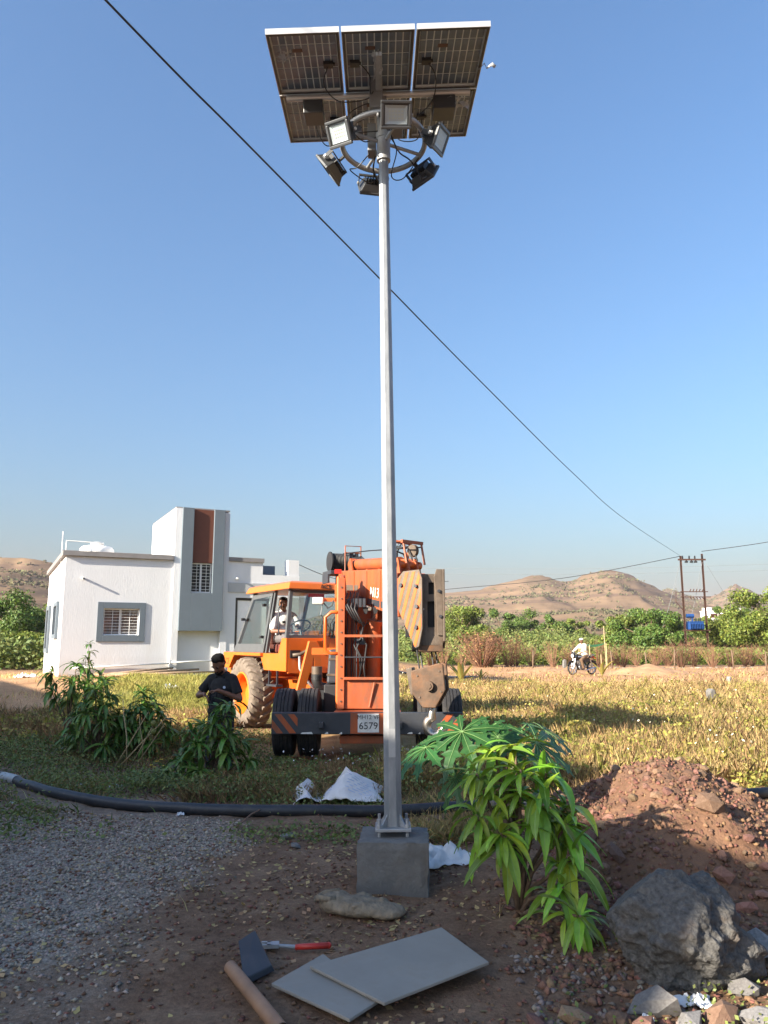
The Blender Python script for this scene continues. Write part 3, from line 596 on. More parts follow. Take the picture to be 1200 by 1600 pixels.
def floodlight(ang, tilt, roll=0, below=.0, off=.05):
    """sits outside the ring at ang, looks outwards and down by tilt"""
    d = Vector((math.cos(ang), math.sin(ang), 0)); p = rc + RT @ (d * RR_)
    r = bpy.data.objects.new('floodlight', None); COL.objects.link(r); r.parent = lamp; r.empty_display_size = .05
    fw = (d * math.cos(tilt) + Vector((0, 0, -math.sin(tilt)))).normalized(); rt = fw.cross(Vector((0, 0, 1))).normalized(); up = rt.cross(fw)
    o = p + d * off + Vector((0, 0, below))
    r.matrix_local = frame(o, rt, fw, up) @ Matrix.Rotation(roll, 4, 'Y')
    w, h = .105, .085
    mb = MB()                                        # housing, tapering to the back with fins
    mb.add([(sx * w, .045, sz * h) for sx in (-1, 1) for sz in (-1, 1)] + [(sx * w * .72, -.012, sz * h * .72) for sx in (-1, 1) for sz in (-1, 1)],
           [(0, 1, 5, 4), (1, 3, 7, 5), (3, 2, 6, 7), (2, 0, 4, 6), (4, 5, 7, 6)])
    mb.build('housing', M['lamp_body'], r, bevel=.006)
    for i in range(7):
        x = lerp(-.065, .065, i / 6); f = MB(); f.bx(x - .003, x + .003, -.042, -.012, -.058, .058); f.build('fin', M['lamp_body'], r)
    mb = MB(); t = .016
    mb.bx(-w - .006, w + .006, .045, .066, -h - .006, -h + t); mb.bx(-w - .006, w + .006, .045, .066, h - t, h + .006); mb.bx(-w - .006, -w + t, .045, .066, -h + t, h - t); mb.bx(w - t, w + .006, .045, .066, -h + t, h - t)
    mb.build('bezel', M['lamp_rim'], r, bevel=.005)
    mb = MB(); mb.bx(-w + t, w - t, .045, .060, -h + t, -h + t + .008); mb.bx(-w + t, w - t, .045, .060, h - t - .008, h - t); mb.bx(-w + t, -w + t + .008, .045, .060, -h + t + .008, h - t - .008); mb.bx(w - t - .008, w - t, .045, .060, -h + t + .008, h - t - .008); mb.build('gasket', M['black_plastic'], r)
    iw, ih = w - t - .009, h - t - .009
    mb = MB(); mb.add([(sx * iw, .056, sz * ih) for sx in (-1, 1) for sz in (-1, 1)] + [(sx * iw * .72, .047, sz * ih * .68) for sx in (-1, 1) for sz in (-1, 1)],
                      [(0, 4, 5, 1), (1, 5, 7, 3), (3, 7, 6, 2), (2, 6, 4, 0), (4, 6, 7, 5)]); mb.build('reflector', M['reflector'], r)
    for ix in range(5):
        for iz in range(3):
            if (ix + iz) % 1 == 0:
                f = MB(); f.box(((ix - 2) * .022, .0485, (iz - 1) * .022), (.011, .002, .008)); f.build('led', M['led'], r)
    mb = MB(); mb.bx(-iw, iw, .0585, .0605, -ih, ih); mb.build('glass', M['lamp_clear'], r)
    mb = MB()                                        # U bracket
    mb.bx(-w - .016, -w - .011, -.05, .03, -.018, .018); mb.bx(w + .011, w + .016, -.05, .03, -.018, .018); mb.bx(-w - .016, w + .016, -.058, -.05, -.018, .018)
    mb.cyl((0, -.058, 0), (0, -.058 - max(.02, off - .045), 0), .012, n=8); mb.build('bracket', M['lamp_body'], r)
    mb = MB(); mb.cyl((-w - .024, .01, 0), (-w - .010, .01, 0), .011, n=8); mb.cyl((w + .010, .01, 0), (w + .024, .01, 0), .011, n=8); mb.build('knob', M['alu'], r)
    return r
base = R(-78)
floodlight(base, R(36), R(6), below=-.07, off=.07)
floodlight(base - R(60), R(30), R(-14), below=-.11, off=.07)
floodlight(base + R(60), R(26), R(14), below=-.06, off=.08)
floodlight(base - R(120), R(34), R(10), below=-.09, off=.09)
floodlight(base + R(120), R(34), R(-10), below=-.05, off=.09)
floodlight(base + R(180), R(36), R(0), below=-.05, off=.09)

# solar array: six panels, two rows of three
arr = Matrix.Translation((-.035, -.02, zl(5.725))) @ Euler((R(8.9), R(-1.6), 0)).to_matrix().to_4x4()
PWd, PLn = .494, .735; GAPX = .014; GAPY = .012
cw, cl = (PWd - .05) / 9, (PLn - .05) / 5
cellm = MB(); cellm.bx(-cw / 2 + .0042, cw / 2 - .0042, -cl / 2 + .0062, cl / 2 - .0062, -.0015, .0015); CELL = cellm.mesh('cell', M['cell'])
for row in (-1, 1):
    for col in (-1, 0, 1):
        p = bpy.data.objects.new('solar_panel', None); COL.objects.link(p); p.parent = lamp; p.empty_display_size = .05
        p.matrix_local = arr @ Matrix.Translation((col * (PWd + GAPX), row * (PLn + GAPY) / 2, 0))
        x, y = PWd / 2, PLn / 2; hgt = .034
        fr = MB()                                    # frame rails; underside lip
        fr.bx(-x, x, -y, -y + .004, -hgt, .004); fr.bx(-x, x, y - .004, y, -hgt, .004); fr.bx(-x, -x + .004, -y + .004, y - .004, -hgt, .004); fr.bx(x - .004, x, -y + .004, y - .004, -hgt, .004)
        fr.build('frame', M['alu'], p)
        lip = MB(); z0, z1 = -hgt, -hgt + .0025
        lip.bx(-x + .004, x - .004, -y + .004, -y + .026, z0, z1); lip.bx(-x + .004, x - .004, y - .026, y - .004, z0, z1); lip.bx(-x + .004, -x + .022, -y + .026, y - .026, z0, z1); lip.bx(x - .022, x - .004, -y + .026, y - .026, z0, z1)
        lip.build('frame_lip', M['black_frame'], p)
        bs = MB(); bs.bx(-x + .005, x - .005, -y + .005, y - .005, -.0055, -.0035); bs.build('backsheet', M['backsheet'], p)
        for i in range(9):
            for j in range(5):
                link_mesh('cell', CELL, p, Matrix.Translation(((i - 4) * cw, (j - 2) * cl, -.0082)))
        jx = (.15, -.17, -.16)[col + 1]; jy = .02 if row < 0 else .04
        jb = MB(); jb.bx(jx - .034, jx + .034, jy - .03, jy + .03, -.034, -.010); jb.bx(jx + .034, jx + .048, jy - .012, jy + .012, -.028, -.014); jb.build('junction_box', M['black_plastic'], p, bevel=.003)
        st = MB(); st.bx(-.09, -.02, -.16, -.12, -.0112, -.0100); st.build('sticker', mat('sticker', (.10, .045, .03), .6) if (row, col) == (-1, -1) else bpy.data.materials['sticker'], p)
# rails under the panels
def rail(name, y, z, x0, x1, w=.04):
    mb = MB(arr); mb.bx(x0, x1, y - w / 2, y + w / 2, z - .03, z); return mb.build(name, M['alu'], lamp, bevel=.003)
mb = MB(arr); mb.cyl((-.70, 0, -.062), (.70, 0, -.062), .024, n=14); mb.build('rail', M['alu'], lamp, auto=True)
mb = MB(arr); mb.bx(-.022, .022, -.60, .60, -.12, -.088); mb.build('rail', M['galv_dull'], lamp, bevel=.003)
# battery boxes, controller
def box_part(name, x, y, z0, z1, w, d, m='grey_box'):
    mb = MB(arr); mb.bx(x - w / 2, x + w / 2, y - d / 2, y + d / 2, z0, z1); o = mb.build(name, M[m], lamp, bevel=.005); return o
box_part('battery_box', -.50, .07, -.19, -.088, .15, .20, 'lamp_body'); box_part('battery_box', .50, .07, -.19, -.088, .17, .20, 'lamp_body')
mb = MB(); mb.bx(-.10, .0, -.17, -.06, zl(5.45), zl(5.70)); mb.build('controller_box', M['grey_box'], lamp, bevel=.006)
mb = MB(); mb.bx(.035, .15, -.02, .10, zl(5.38), zl(5.55)); mb.build('control_box', M['grey_box'], lamp, bevel=.006)
mb = MB(); mb.bx(-.12, -.055, .01, .12, zl(5.22), zl(5.45)); mb.build('driver_box', M['grey_box'], lamp, bevel=.006)
# cables
def cable(pts, r=.0045):
    P = [Vector(p) for p in pts]; out = []
    for i in range(len(P) - 1):
        a, b, c, d = P[max(i - 1, 0)], P[i], P[i + 1], P[min(i + 2, len(P) - 1)]
        for t in np.linspace(0, 1, 7)[:-1]:
            out.append(.5 * ((2 * b) + (c - a) * t + (2 * a - 5 * b + 4 * c - d) * t * t + (3 * b - a - 3 * c + d) * t ** 3))
    out.append(P[-1]); mb = MB(); mb.tube(out, r, 5); mb.build('cable', M['black_plastic'], lamp, smooth=True)
A3 = lambda x, y, z: arr @ Vector((x, y, z))
cable([A3(-.36, -.35, -.03), A3(-.40, -.24, -.10), A3(-.30, -.12, -.16), A3(-.10, -.13, -.16), (-.05, -.12, zl(5.62))])
cable([A3(-.12, -.35, -.03), A3(-.06, -.28, -.08), A3(-.06, -.2, -.16), (-.04, -.14, zl(5.66))])
cable([A3(.36, -.35, -.03), A3(.42, -.25, -.08), A3(.40, 0, -.13), A3(.20, .20, -.2), (.08, .06, zl(5.5))])
cable([A3(-.12, .40, -.03), A3(-.22, .30, -.12), A3(-.22, -.02, -.2), A3(-.10, -.14, -.2), (-.06, -.12, zl(5.5))])
cable([A3(.36, .42, -.03), A3(.32, .5, -.16), A3(.16, .3, -.26), (.09, .05, zl(5.45))])
cable([A3(.52, .17, -.14), A3(.50, .3, -.2), A3(.42, .4, -.22), A3(.36, .5, -.1)]); cable([A3(.49, .17, -.14), A3(.46, .32, -.22), A3(.40, .44, -.2)])
cable([A3(-.50, .17, -.14), A3(-.48, .3, -.2), A3(-.40, .40, -.24), (-.16, .02, zl(5.42))]); cable([A3(-.46, .17, -.14), A3(-.42, .3, -.2), (-.2, .0, zl(5.36)), (-.04, -.03, zl(5.35))])
cable([(-.09, .05, zl(5.24)), (-.2, .1, zl(5.14)), (-.26, .2, zl(5.18)), (-.1, .28, zl(5.12)), (-.02, .3, zl(5.24))])
cable([(.05, 0, zl(5.36)), (.12, .12, zl(5.28)), (.2, .16, zl(5.24)), (.26, .2, zl(5.18)), (.30, .22, zl(5.10))], .006)
cable([(.05, .02, zl(5.34)), (.10, .02, zl(5.22)), (.06, .16, zl(5.10)), (.16, .28, zl(5.16)), (.3, .1, zl(5.26))])
cable([(.04, -.03, zl(5.36)), (.07, -.12, zl(5.3)), (.03, -.22, zl(5.22)), (.06, -.3, zl(5.26))]); cable([(-.04, 0, zl(5.33)), (-.13, -.06, zl(5.24)), (-.2, -.16, zl(5.22)), (-.25, -.2, zl(5.27))])
cable([(-.03, .04, zl(5.3)), (-.08, .14, zl(5.16)), (-.04, .26, zl(5.12)), (-.05, .32, zl(5.2))], .007)
cable([(.25, .2, zl(5.26)), (.28, .1, zl(5.05)), (.33, .16, zl(5.1)), (.30, .26, zl(5.2))], .0035)
# torn protective film left on the panels
def film(name, c, sx, sy, seed):
    rs = np.random.default_rng(seed); n = 9; V = []; Fq = []
    for i in range(n):
        for j in range(n):
            V.append(A3(c[0] + (i / (n - 1) - .5) * sx + rs.normal(0, .006), c[1] + (j / (n - 1) - .5) * sy + rs.normal(0, .006), c[2] - abs(rs.normal(0, .014))))
    for i in range(n - 1):
        for j in range(n - 1):
            if rs.random() < .55: Fq.append((i * n + j, (i + 1) * n + j, (i + 1) * n + j + 1, i * n + j + 1))
    mb = MB(); mb.add(V, Fq); mb.build(name, M['plastic_film'], lamp, smooth=True)
film('plastic_film', (-.65, -.52, -.04), .10, .12, 1); film('plastic_film', (-.01, -.48, -.10), .05, .34, 2); film('plastic_film', (.60, .05, -.10), .20, .16, 3)
mb = MB(); P_ = [A3(.72 + i * .018, -.28 + .02 * math.sin(i * 1.7), -.03 + .012 * math.cos(i * 2.3)) for i in range(9)]
mb.tube(P_, [.003, .008, .005, .010, .006, .012, .016, .014, .004], 5, flat=.3); mb.build('plastic_film', M['plastic_film'], lamp, smooth=True)
# ================================================================== CRANE
CX, CY = -.25, 12.7
crane = thing('mobile_crane', 'orange articulated pick and carry crane with lowered hook block', 'crane', (CX, CY, 0))
FM = Matrix.Translation((-.22 - CX, 10.3 - CY, 0))                       # front half: x right, y away
RA = R(32); RM = Matrix.Rotation(RA, 4, 'Z')                             # rear half swings left about the pivot
def fpart(name, fn, m, parent=None, **k):
    mb = MB(FM); fn(mb); return mb.build(name, M[m], parent or crane, **k)
def rpart(name, fn, m, parent=None, **k):
    mb = MB(RM); fn(mb); return mb.build(name, M[m], parent or crane, **k)
# ---- front half: bumper
bum = fpart('bumper', lambda b: b.bx(-1.24, 1.24, 0, .10, .36, .635), 'navy', bevel=.01)
def stripe(x0, flip, clip=None):
    w = .085; sh = .2; z0, z1 = .375, .615
    s = -1 if flip else 1
    poly = [(x0, -.004, z1), (x0 + w, -.004, z1), (x0 + w + s * sh, -.004, z0), (x0 + s * sh, -.004, z0)]
    def cut(P, ax, lim, keep):
        out = []
        for a, c in zip(P, P[1:] + P[:1]):
            ia, ic = (a[ax] - lim) * keep >= 0, (c[ax] - lim) * keep >= 0
            if ia: out.append(a)
            if ia != ic:
                t = (lim - a[ax]) / (c[ax] - a[ax]); out.append(tuple(lerp(p, q, t) for p, q in zip(a, c)))
        return out
    poly = cut(cut(poly, 0, clip[0], 1), 0, clip[1], -1)
    if len(poly) > 2: fpart('stripe', lambda b: b.prism(poly, (0, .003, 0)), 'orange_worn', bum)
for x0 in (-1.37, -1.20, -1.03): stripe(x0, False, (-1.23, -.90))
for x0 in (1.04, 1.21, 1.38): stripe(x0, True, (.92, 1.23))
fpart('plate_backing', lambda b: b.bx(-.215, .22, -.004, -.001, .37, .63), 'orange_worn', bum)
pl = fpart('number_plate', lambda b: b.bx(-.12, .155, -.012, -.006, .385, .622), 'plate_white', bum, bevel=.002)
TF = lambda x, y, z: FM @ frame((x, y, z), (1, 0, 0), (0, 0, 1), (0, -1, 0))
text('lettering', 'MH12 VF', .075, TF(.018, -.014, .575), M['black_paint'], bum)
text('lettering', '6579', .125, TF(.018, -.014, .465), M['black_paint'], bum, .003)
for x0, w in ((-.86, .16), (-.55, .05), (-.36, .04), (.52, .07), (.66, .03)):
    fpart('scuff', lambda b: b.prism([(x0, -.004, .368), (x0 + w, -.004, .366), (x0 + w * .9, -.004, .392), (x0 + .02, -.004, .384)], (0, .003, 0)), 'plate_white', bum)
fpart('skid', lambda b: b.bx(-.36, .40, .12, .5, .23, .33), 'orange_worn', bevel=.01)
fpart('front_chassis', lambda b: (b.bx(-.45, .45, .10, 2.3, .36, .62), b.bx(-.62, .62, .45, .80, .38, .55)), 'orange_worn', bevel=.01)
# ---- road wheels in front: two twins
def small_tyre(x, side):
    w = bpy.data.objects.new('front_wheel', None); COL.objects.link(w); w.parent = crane; w.matrix_local = FM @ Matrix.Translation((x, .64, .455)) @ Matrix.Rotation(R(90), 4, 'Y')
    r = .455; hw = .135; prof = [(r * .56, -hw * .7), (r * .72, -hw * .95), (r * .90, -hw), (r * .975, -hw * .86), (r * .985, -hw * .8)]
    ribs = [-.8, -.62, -.60, -.56, -.54, -.22, -.20, -.16, -.14, .14, .16, .20, .22, .54, .56, .60, .62, .8]
    prof = [(r * .56, -hw * .7), (r * .72, -hw * .95), (r * .90, -hw), (r * .975, -hw * .88)]
    for a, b_, deep in ((-.84, -.60, 0), (-.57, -.53, 1), (-.50, -.20, 0), (-.17, -.13, 1), (-.10, .10, 0), (.13, .17, 1), (.20, .50, 0), (.53, .57, 1), (.60, .84, 0)):
        rr = r * (.965 if deep else 1 - .012 * abs(a + b_)); prof += [(rr, hw * a), (rr, hw * b_)]
    prof += [(r * .975, hw * .88), (r * .90, hw), (r * .72, hw * .95), (r * .56, hw * .7)]
    mb = MB(); mb.lathe(prof, n=40); mb.build('tyre', M['tyre'], w, auto=True)
    mb = MB(); mb.lathe([(r * .57, -.09), (r * .5, -.09), (r * .46, -.02), (r * .2, .0), (r * .2, .05), (0, .05)], n=24); mb.build('rim', M['orange_worn'], w, auto=True)
for x, s_ in ((-1.135, -1), (-.80, -1), (.80, 1), (1.135, 1)): small_tyre(x, s_)
# ---- tower
fpart('tower_column', lambda b: b.prism([(-.40, .52, .62), (-.40, 1.5, .62), (-.40, 1.35, 2.35), (-.40, .95, 2.50), (-.40, .58, 2.45)], (.055, 0, 0)), 'orange_worn', bevel=.006)
fpart('tower_column', lambda b: b.prism([(.30, .52, .62), (.30, 1.5, .62), (.30, 1.35, 2.1), (.30, .95, 2.2), (.30, .58, 2.1)], (.055, 0, 0)), 'orange_worn', bevel=.006)
fpart('column_flange', lambda b: b.bx(-.415, -.325, .495, .517, .64, 2.42), 'orange_worn', bevel=.004)
fpart('column_flange', lambda b: b.bx(.285, .37, .495, .517, .64, 2.06), 'orange_worn', bevel=.004)
fpart('back_plate', lambda b: b.bx(-.343, .298, 1.28, 1.32, .62, 2.0), 'orange')
fpart('lower_panel', lambda b: b.bx(-.343, .298, .53, .56, .64, 1.02), 'orange_worn')
fpart('strut', lambda b: b.cyl((.02, .52, .66), (.09, .50, .99), .014, n=8), 'orange_worn')
for z in (1.045, 1.62): fpart('rung', lambda b: b.bx(-.325, .285, .47, .50, z - .018, z + .018), 'orange_worn', bevel=.003)
fpart('rung', lambda b: b.cyl((-.325, .49, 1.33), (.285, .49, 1.33), .010, n=8), 'navy')
fpart('lift_cylinder', lambda b: (b.cyl((.06, .98, .62), (.08, .85, 1.78), .105, n=20), b.cyl((.08, .85, 1.78), (.09, .84, 1.84), .12, n=20)), 'orange_worn', auto=True)
fpart('cylinder_rod', lambda b: b.cyl((.08, .85, 1.84), (.10, .72, 2.08), .055, n=14), 'chrome', auto=True)
fpart('lift_cylinder', lambda b: b.cyl((-.20, .98, .62), (-.18, .85, 1.9), .06, n=16), 'orange', auto=True)
for pts in ([(-.12, .7, 1.75), (-.10, .62, 1.60), (-.16, .6, 1.45), (-.08, .6, 1.3), (-.12, .62, 1.05)], [(-.06, .72, 1.8), (-.10, .6, 1.62), (-.02, .6, 1.5), (-.06, .6, 1.2), (-.03, .62, .98)], [(-.15, .7, 1.7), (-.2, .6, 1.5), (-.12, .6, 1.34), (-.1, .62, 1.1)]):
    fpart('hydraulic_hose', lambda b: b.tube(pts, .014, 6), 'rubber', smooth=True)
fpart('valve', lambda b: b.bx(-.16, -.04, .62, .70, 1.50, 1.58), 'navy', bevel=.004)
# ---- boom: from the back over the tower to the head above the bumper
B0 = FM @ Vector((-.42, 2.4, 0)); B1 = FM @ Vector((.56, -.05, 0)); bd = (B1 - B0).normalized(); bs = Vector((-bd.y, bd.x, 0)); BL = (B1 - B0).length
if bs.x > 0: bs = -bs
# boom frame: x across (left positive = -bs), y along towards the head, z up
BM = frame(B0, -bs, bd, (0, 0, 1))
def bpart(name, fn, m, parent=None, **k):
    mb = MB(BM); fn(mb); return mb.build(name, M[m], parent or crane, **k)
boom = bpart('boom', lambda b: b.prism([(-.17, 0, 2.30), (-.17, BL, 1.86), (-.17, BL, 2.50), (-.17, 0, 2.68)], (.34, 0, 0)), 'orange_worn', bevel=.012)
bpart('boom_stripe', lambda b: b.prism([(-.173, .95, 2.16), (-.173, BL - .05, 1.92), (-.173, BL - .05, 2.02), (-.173, .95, 2.24)], (.002, 0, 0)), 'navy', boom)
bpart('boom_patch', lambda b: b.prism([(-.173, .55, 2.26), (-.173, 1.1, 2.19), (-.173, 1.1, 2.38), (-.173, .55, 2.42)], (.002, 0, 0)), 'steel_worn', boom)
text('lettering', 'N13', .20, BM @ frame((-.176, 1.80, 2.22), (0, 1, -.12), (0, .12, 1), (-1, 0, 0)), M['plate_white'], boom)
bpart('boom_section', lambda b: b.bx(-.12, .12, BL - .1, BL + .25, 1.98, 2.42), 'orange_worn', bevel=.01)
bpart('top_cylinder', lambda b: (b.cyl((-.03, .55, 2.74), (-.03, BL - .25, 2.60), .085, n=18), b.cyl((-.03, .50, 2.745), (-.03, .58, 2.735), .1, n=18)), 'orange_worn', auto=True)
for t in (.75, 1.2, 1.7): bpart('cylinder_bracket', lambda b: b.bx(-.07, .01, t - .03, t + .03, 2.50, 2.66), 'orange_worn')
# winch
bpart('winch_stand', lambda b: (b.bx(-.30, .22, -.28, .18, 2.62, 2.68), b.bx(-.33, -.30, -.2, .1, 2.48, 2.62)), 'navy')
dm = Matrix.Translation((-.10, -.05, 2.84)) @ Matrix.Rotation(R(90), 4, 'Y')
bpart('winch_drum', lambda b: b.lathe([(0, -.16), (.165, -.16), (.165, -.14)] + [p for i in range(11) for p in ((.128, -.135 + i * .025), (.142, -.1225 + i * .025))] + [(.165, .14), (.165, .16), (0, .16)], dm, 24), 'rubber', auto=True)
bpart('winch_motor', lambda b: b.bx(.07, .17, -.18, .10, 2.68, 2.96), 'navy', bevel=.01)
bpart('guard_rail', lambda b: (b.tube([(-.07, .2, 2.66), (-.07, .2, 3.08), (.20, .2, 3.08), (.20, .2, 2.66)], .012, 6), b.tube([(-.07, .2, 2.97), (.20, .2, 2.97)], .010, 6)), 'orange_worn')
bpart('valve', lambda b: (b.bx(.02, .08, .12, .18, 2.68, 2.98), b.bx(.12, .16, .12, .2, 2.9, 2.99)), 'navy')
bpart('winch_rope', lambda b: b.tube([(-.05, .05, 2.97), (.05, 1.0, 2.92), (.12, BL + .1, 2.78)], .009, 6), 'wire')
for k in range(3): bpart('hydraulic_hose', lambda b: b.tube([(.05 + k * .03, .1, 2.9), (.10 + k * .02, .4, 2.85 + k * .02), (.06 + k * .03, .8, 2.74), (.08 + k * .03, 1.4, 2.70)], .011, 6), 'rubber', smooth=True)
# head: striped cheek splayed to the left, slotted front plate facing forward
HY = BL + .05
_o = BM @ Vector((0, HY + .1, 0)); HDM = Matrix.Translation(_o) @ Matrix.Rotation(R(22), 4, 'Z') @ Matrix.Translation(-_o) @ BM
def hpart(name, fn, m, parent=None, **k):
    mb = MB(HDM); fn(mb); return mb.build(name, M[m], parent or crane, **k)
ckA, ckB = Vector((.40, -.28, 0)), Vector((.70, -.52, 0)); ckd = (ckB - ckA).normalized(); ckn = Vector((ckd.y, -ckd.x, 0))   # outward normal
CKM = FM @ frame(ckA, ckd, -ckn, (0, 0, 1)); CL = (ckB - ckA).length
def ckpart(name, fn, m, parent=None, **k):
    mb = MB(CKM); fn(mb); return mb.build(name, M[m], parent or crane, **k)
CKP = [(0, 2.36), (.08, 2.44), (.34, 2.45), (CL, 2.33), (CL, 1.70), (.33, 1.48), (.27, 1.46), (.08, 1.80), (0, 1.95)]
hd = ckpart('head_cheek', lambda b: b.prism([(x, 0, z) for x, z in CKP], (0, .03, 0)), 'steel_worn', bevel=.006)
def clip_poly(P, Q):                                 # convex clip of P by convex polygon Q (x, z)
    c = (sum(q[0] for q in Q) / len(Q), sum(q[1] for q in Q) / len(Q))
    for a, b in zip(Q, Q[1:] + Q[:1]):
        e = (b[0] - a[0], b[1] - a[1]); sgn = 1 if e[0] * (c[1] - a[1]) - e[1] * (c[0] - a[0]) > 0 else -1
        f = lambda p: sgn * (e[0] * (p[1] - a[1]) - e[1] * (p[0] - a[0])); out = []
        for p, q in zip(P, P[1:] + P[:1]):
            fp, fq = f(p), f(q)
            if fp >= 0: out.append(p)
            if (fp >= 0) != (fq >= 0): t = fp / (fp - fq); out.append((lerp(p[0], q[0], t), lerp(p[1], q[1], t)))
        P = out
        if len(P) < 3: return []
    return P
inner = [(lerp(p[0], .2, .07), lerp(p[1], 1.95, .04)) for p in CKP]
for k in range(9):                                   # steep painted warning stripes
    x0 = -.42 + k * .105; P2 = clip_poly([(x0, 1.40), (x0 + .05, 1.40), (x0 + .05 + .36, 2.5), (x0 + .36, 2.5)], inner)
    if P2: ckpart('stripe', lambda b: b.prism([(x, -.0035, z) for x, z in P2], (0, .002, 0)), 'orange', hd)
for xx, zz in ((.30, 2.24), (.31, 1.98), (.30, 1.72), (.06, 2.26)): ckpart('bolt', lambda b: b.cyl((xx, 0, zz), (xx, -.03, zz), .026, n=6), 'navy', hd)
def hfpart(name, fn, m, parent=None, **k):
    mb = MB(FM); fn(mb); return mb.build(name, M[m], parent or crane, **k)
hf = hfpart('head_front', lambda b: wall_with_holes(b, .66, .965, 1.50, 2.40, [(.775, .865, 1.72, 2.05), (.79, .86, 2.14, 2.29)], -.40, -.375), 'steel_worn', bevel=.005)
hfpart('head_inner', lambda b: b.bx(.50, .95, -.30, -.05, 1.60, 2.36), 'black_paint')
hfpart('head_side_plate', lambda b: b.prism([(.967, -.44, 2.46), (.967, -.10, 2.46), (.967, -.10, 1.8), (.967, -.30, 1.46), (.967, -.44, 1.55)], (.03, 0, 0)), 'steel_worn', bevel=.005)
hfpart('head_edge_plate', lambda b: b.prism([(.90, -.425, 1.62), (.965, -.425, 1.62), (.965, -.425, 2.46), (.89, -.425, 2.46), (.86, -.425, 2.36), (.88, -.425, 2.1)], (0, .022, 0)), 'steel_worn', bevel=.004)
for xx, zz in ((.92, 2.18), (.935, 1.86)): hfpart('bolt', lambda b: b.cyl((xx, -.425, zz), (xx, -.455, zz), .022, n=6), 'navy', hf)
for xx, zz in ((.70, 2.25), (.72, 1.95)): hfpart('bolt', lambda b: b.cyl((xx, -.40, zz), (xx, -.415, zz), .014, n=6), 'plate_white', hf)
hfpart('head_lower_bar', lambda b: b.bx(.66, .965, -.405, -.36, 1.42, 1.498), 'block_rust', bevel=.005)
hfpart('sheave', lambda b: b.cyl((.58, -.20, 1.52), (.93, -.20, 1.52), .11, n=20), 'black_paint', auto=True)
hpart('head_cross_tube', lambda b: b.cyl((-.26, HY - .05, 2.55), (.26, HY - .05, 2.55), .055, n=14), 'orange', auto=True)
for xx in (-.22, -.05, .12): hpart('lug', lambda b: b.prism([(xx, HY - .14, 2.42), (xx, HY + .06, 2.42), (xx, HY + .02, 2.62), (xx, HY - .1, 2.62)], (.03, 0, 0)), 'orange_worn')
for xx in (-.16, .18): hpart('head_guard', lambda b: b.tube([(xx - .06, HY - .2, 2.50), (xx, HY - .15, 2.86), (xx, HY + .06, 2.84), (xx, HY + .12, 2.55)], .016, 6), 'orange_worn')
hpart('head_guard', lambda b: (b.bx(-.19, .20, HY - .17, HY - .13, 2.84, 2.88), b.bx(-.19, .20, HY + .04, HY + .08, 2.82, 2.86)), 'orange_worn')
hpart('guide_roller', lambda b: b.cyl((.08, HY - .02, 2.74), (.13, HY - .02, 2.74), .085, n=18), 'steel_worn', auto=True)
hpart('hydraulic_hose', lambda b: b.tube([(-.2, HY - .2, 2.62), (-.1, HY - .15, 2.74), (.02, HY - .12, 2.70), (.06, HY - .06, 2.58)], .013, 6), 'rubber', smooth=True)
# ---- hook block
BX = FM @ Vector((.80, -.30, 0)); KM = Matrix.Translation(BX) @ Matrix.Rotation(R(-14), 4, 'Z')
def kpart(name, fn, m, **k):
    mb = MB(KM); fn(mb); return mb.build(name, M[m], crane, **k)
shape = [(-.21, 1.18), (.15, 1.28), (.20, 1.26), (.225, .95), (.10, .73), (-.06, .73), (-.20, .90)]
kpart('hook_block_cheek', lambda b: b.prism([(x, -.16, z) for x, z in shape], (0, .05, 0)), 'block_rust', bevel=.012)
kpart('hook_block_cheek', lambda b: b.prism([(x, .10, z) for x, z in shape], (0, .05, 0)), 'block_rust', bevel=.012)
kpart('hook_block_side', lambda b: b.prism([(-.30, -.05, 1.20), (-.22, -.05, 1.22), (-.17, -.05, .86), (-.24, -.05, .88)], (0, .18, 0)), 'steel_worn', bevel=.008)
kpart('hook_block_core', lambda b: b.cyl((.01, -.11, 1.0), (.01, .10, 1.0), .19, n=22), 'black_paint', auto=True)
kpart('pin', lambda b: (b.cyl((.02, -.16, 1.0), (.02, -.215, 1.0), .062, n=18), b.cyl((.02, -.215, 1.0), (.02, -.225, 1.0), .04, n=6)), 'block_rust', auto=True)
for x, z in ((-.13, 1.12), (.15, 1.18), (.17, .93), (-.1, .86)): kpart('bolt', lambda b: b.cyl((x, -.16, z), (x, -.172, z), .012, n=6), 'steel_worn')
def hook(b):
    c = Vector((.065, -.02, .50)); pts = [(.035, -.02, .76), (.035, -.02, .70)]; rr = [.03, .034]
    for a in np.linspace(R(112), R(395), 22):
        pts.append(tuple(c + Vector((math.cos(a), 0, math.sin(a))) * .105)); rr.append(.054)
    for i in range(len(rr) - 5, len(rr)): rr[i] = lerp(.054, .016, (i - len(rr) + 6) / 5)
    b.tube(pts, rr, 10)
kpart('hook', hook, 'hook_steel', smooth=True)
for sx, sy in ((-.17, -.03), (-.12, .05), (.06, -.03), (.13, .04)):
    p = KM.inverted() @ (FM @ Vector((.77 + sx * .8, -.20 + sy * 2, 1.50)))
    kpart('rope', lambda b: b.tube([tuple(p), (sx * .8 + .02, sy * .5, 1.1)], .011, 6), 'wire')
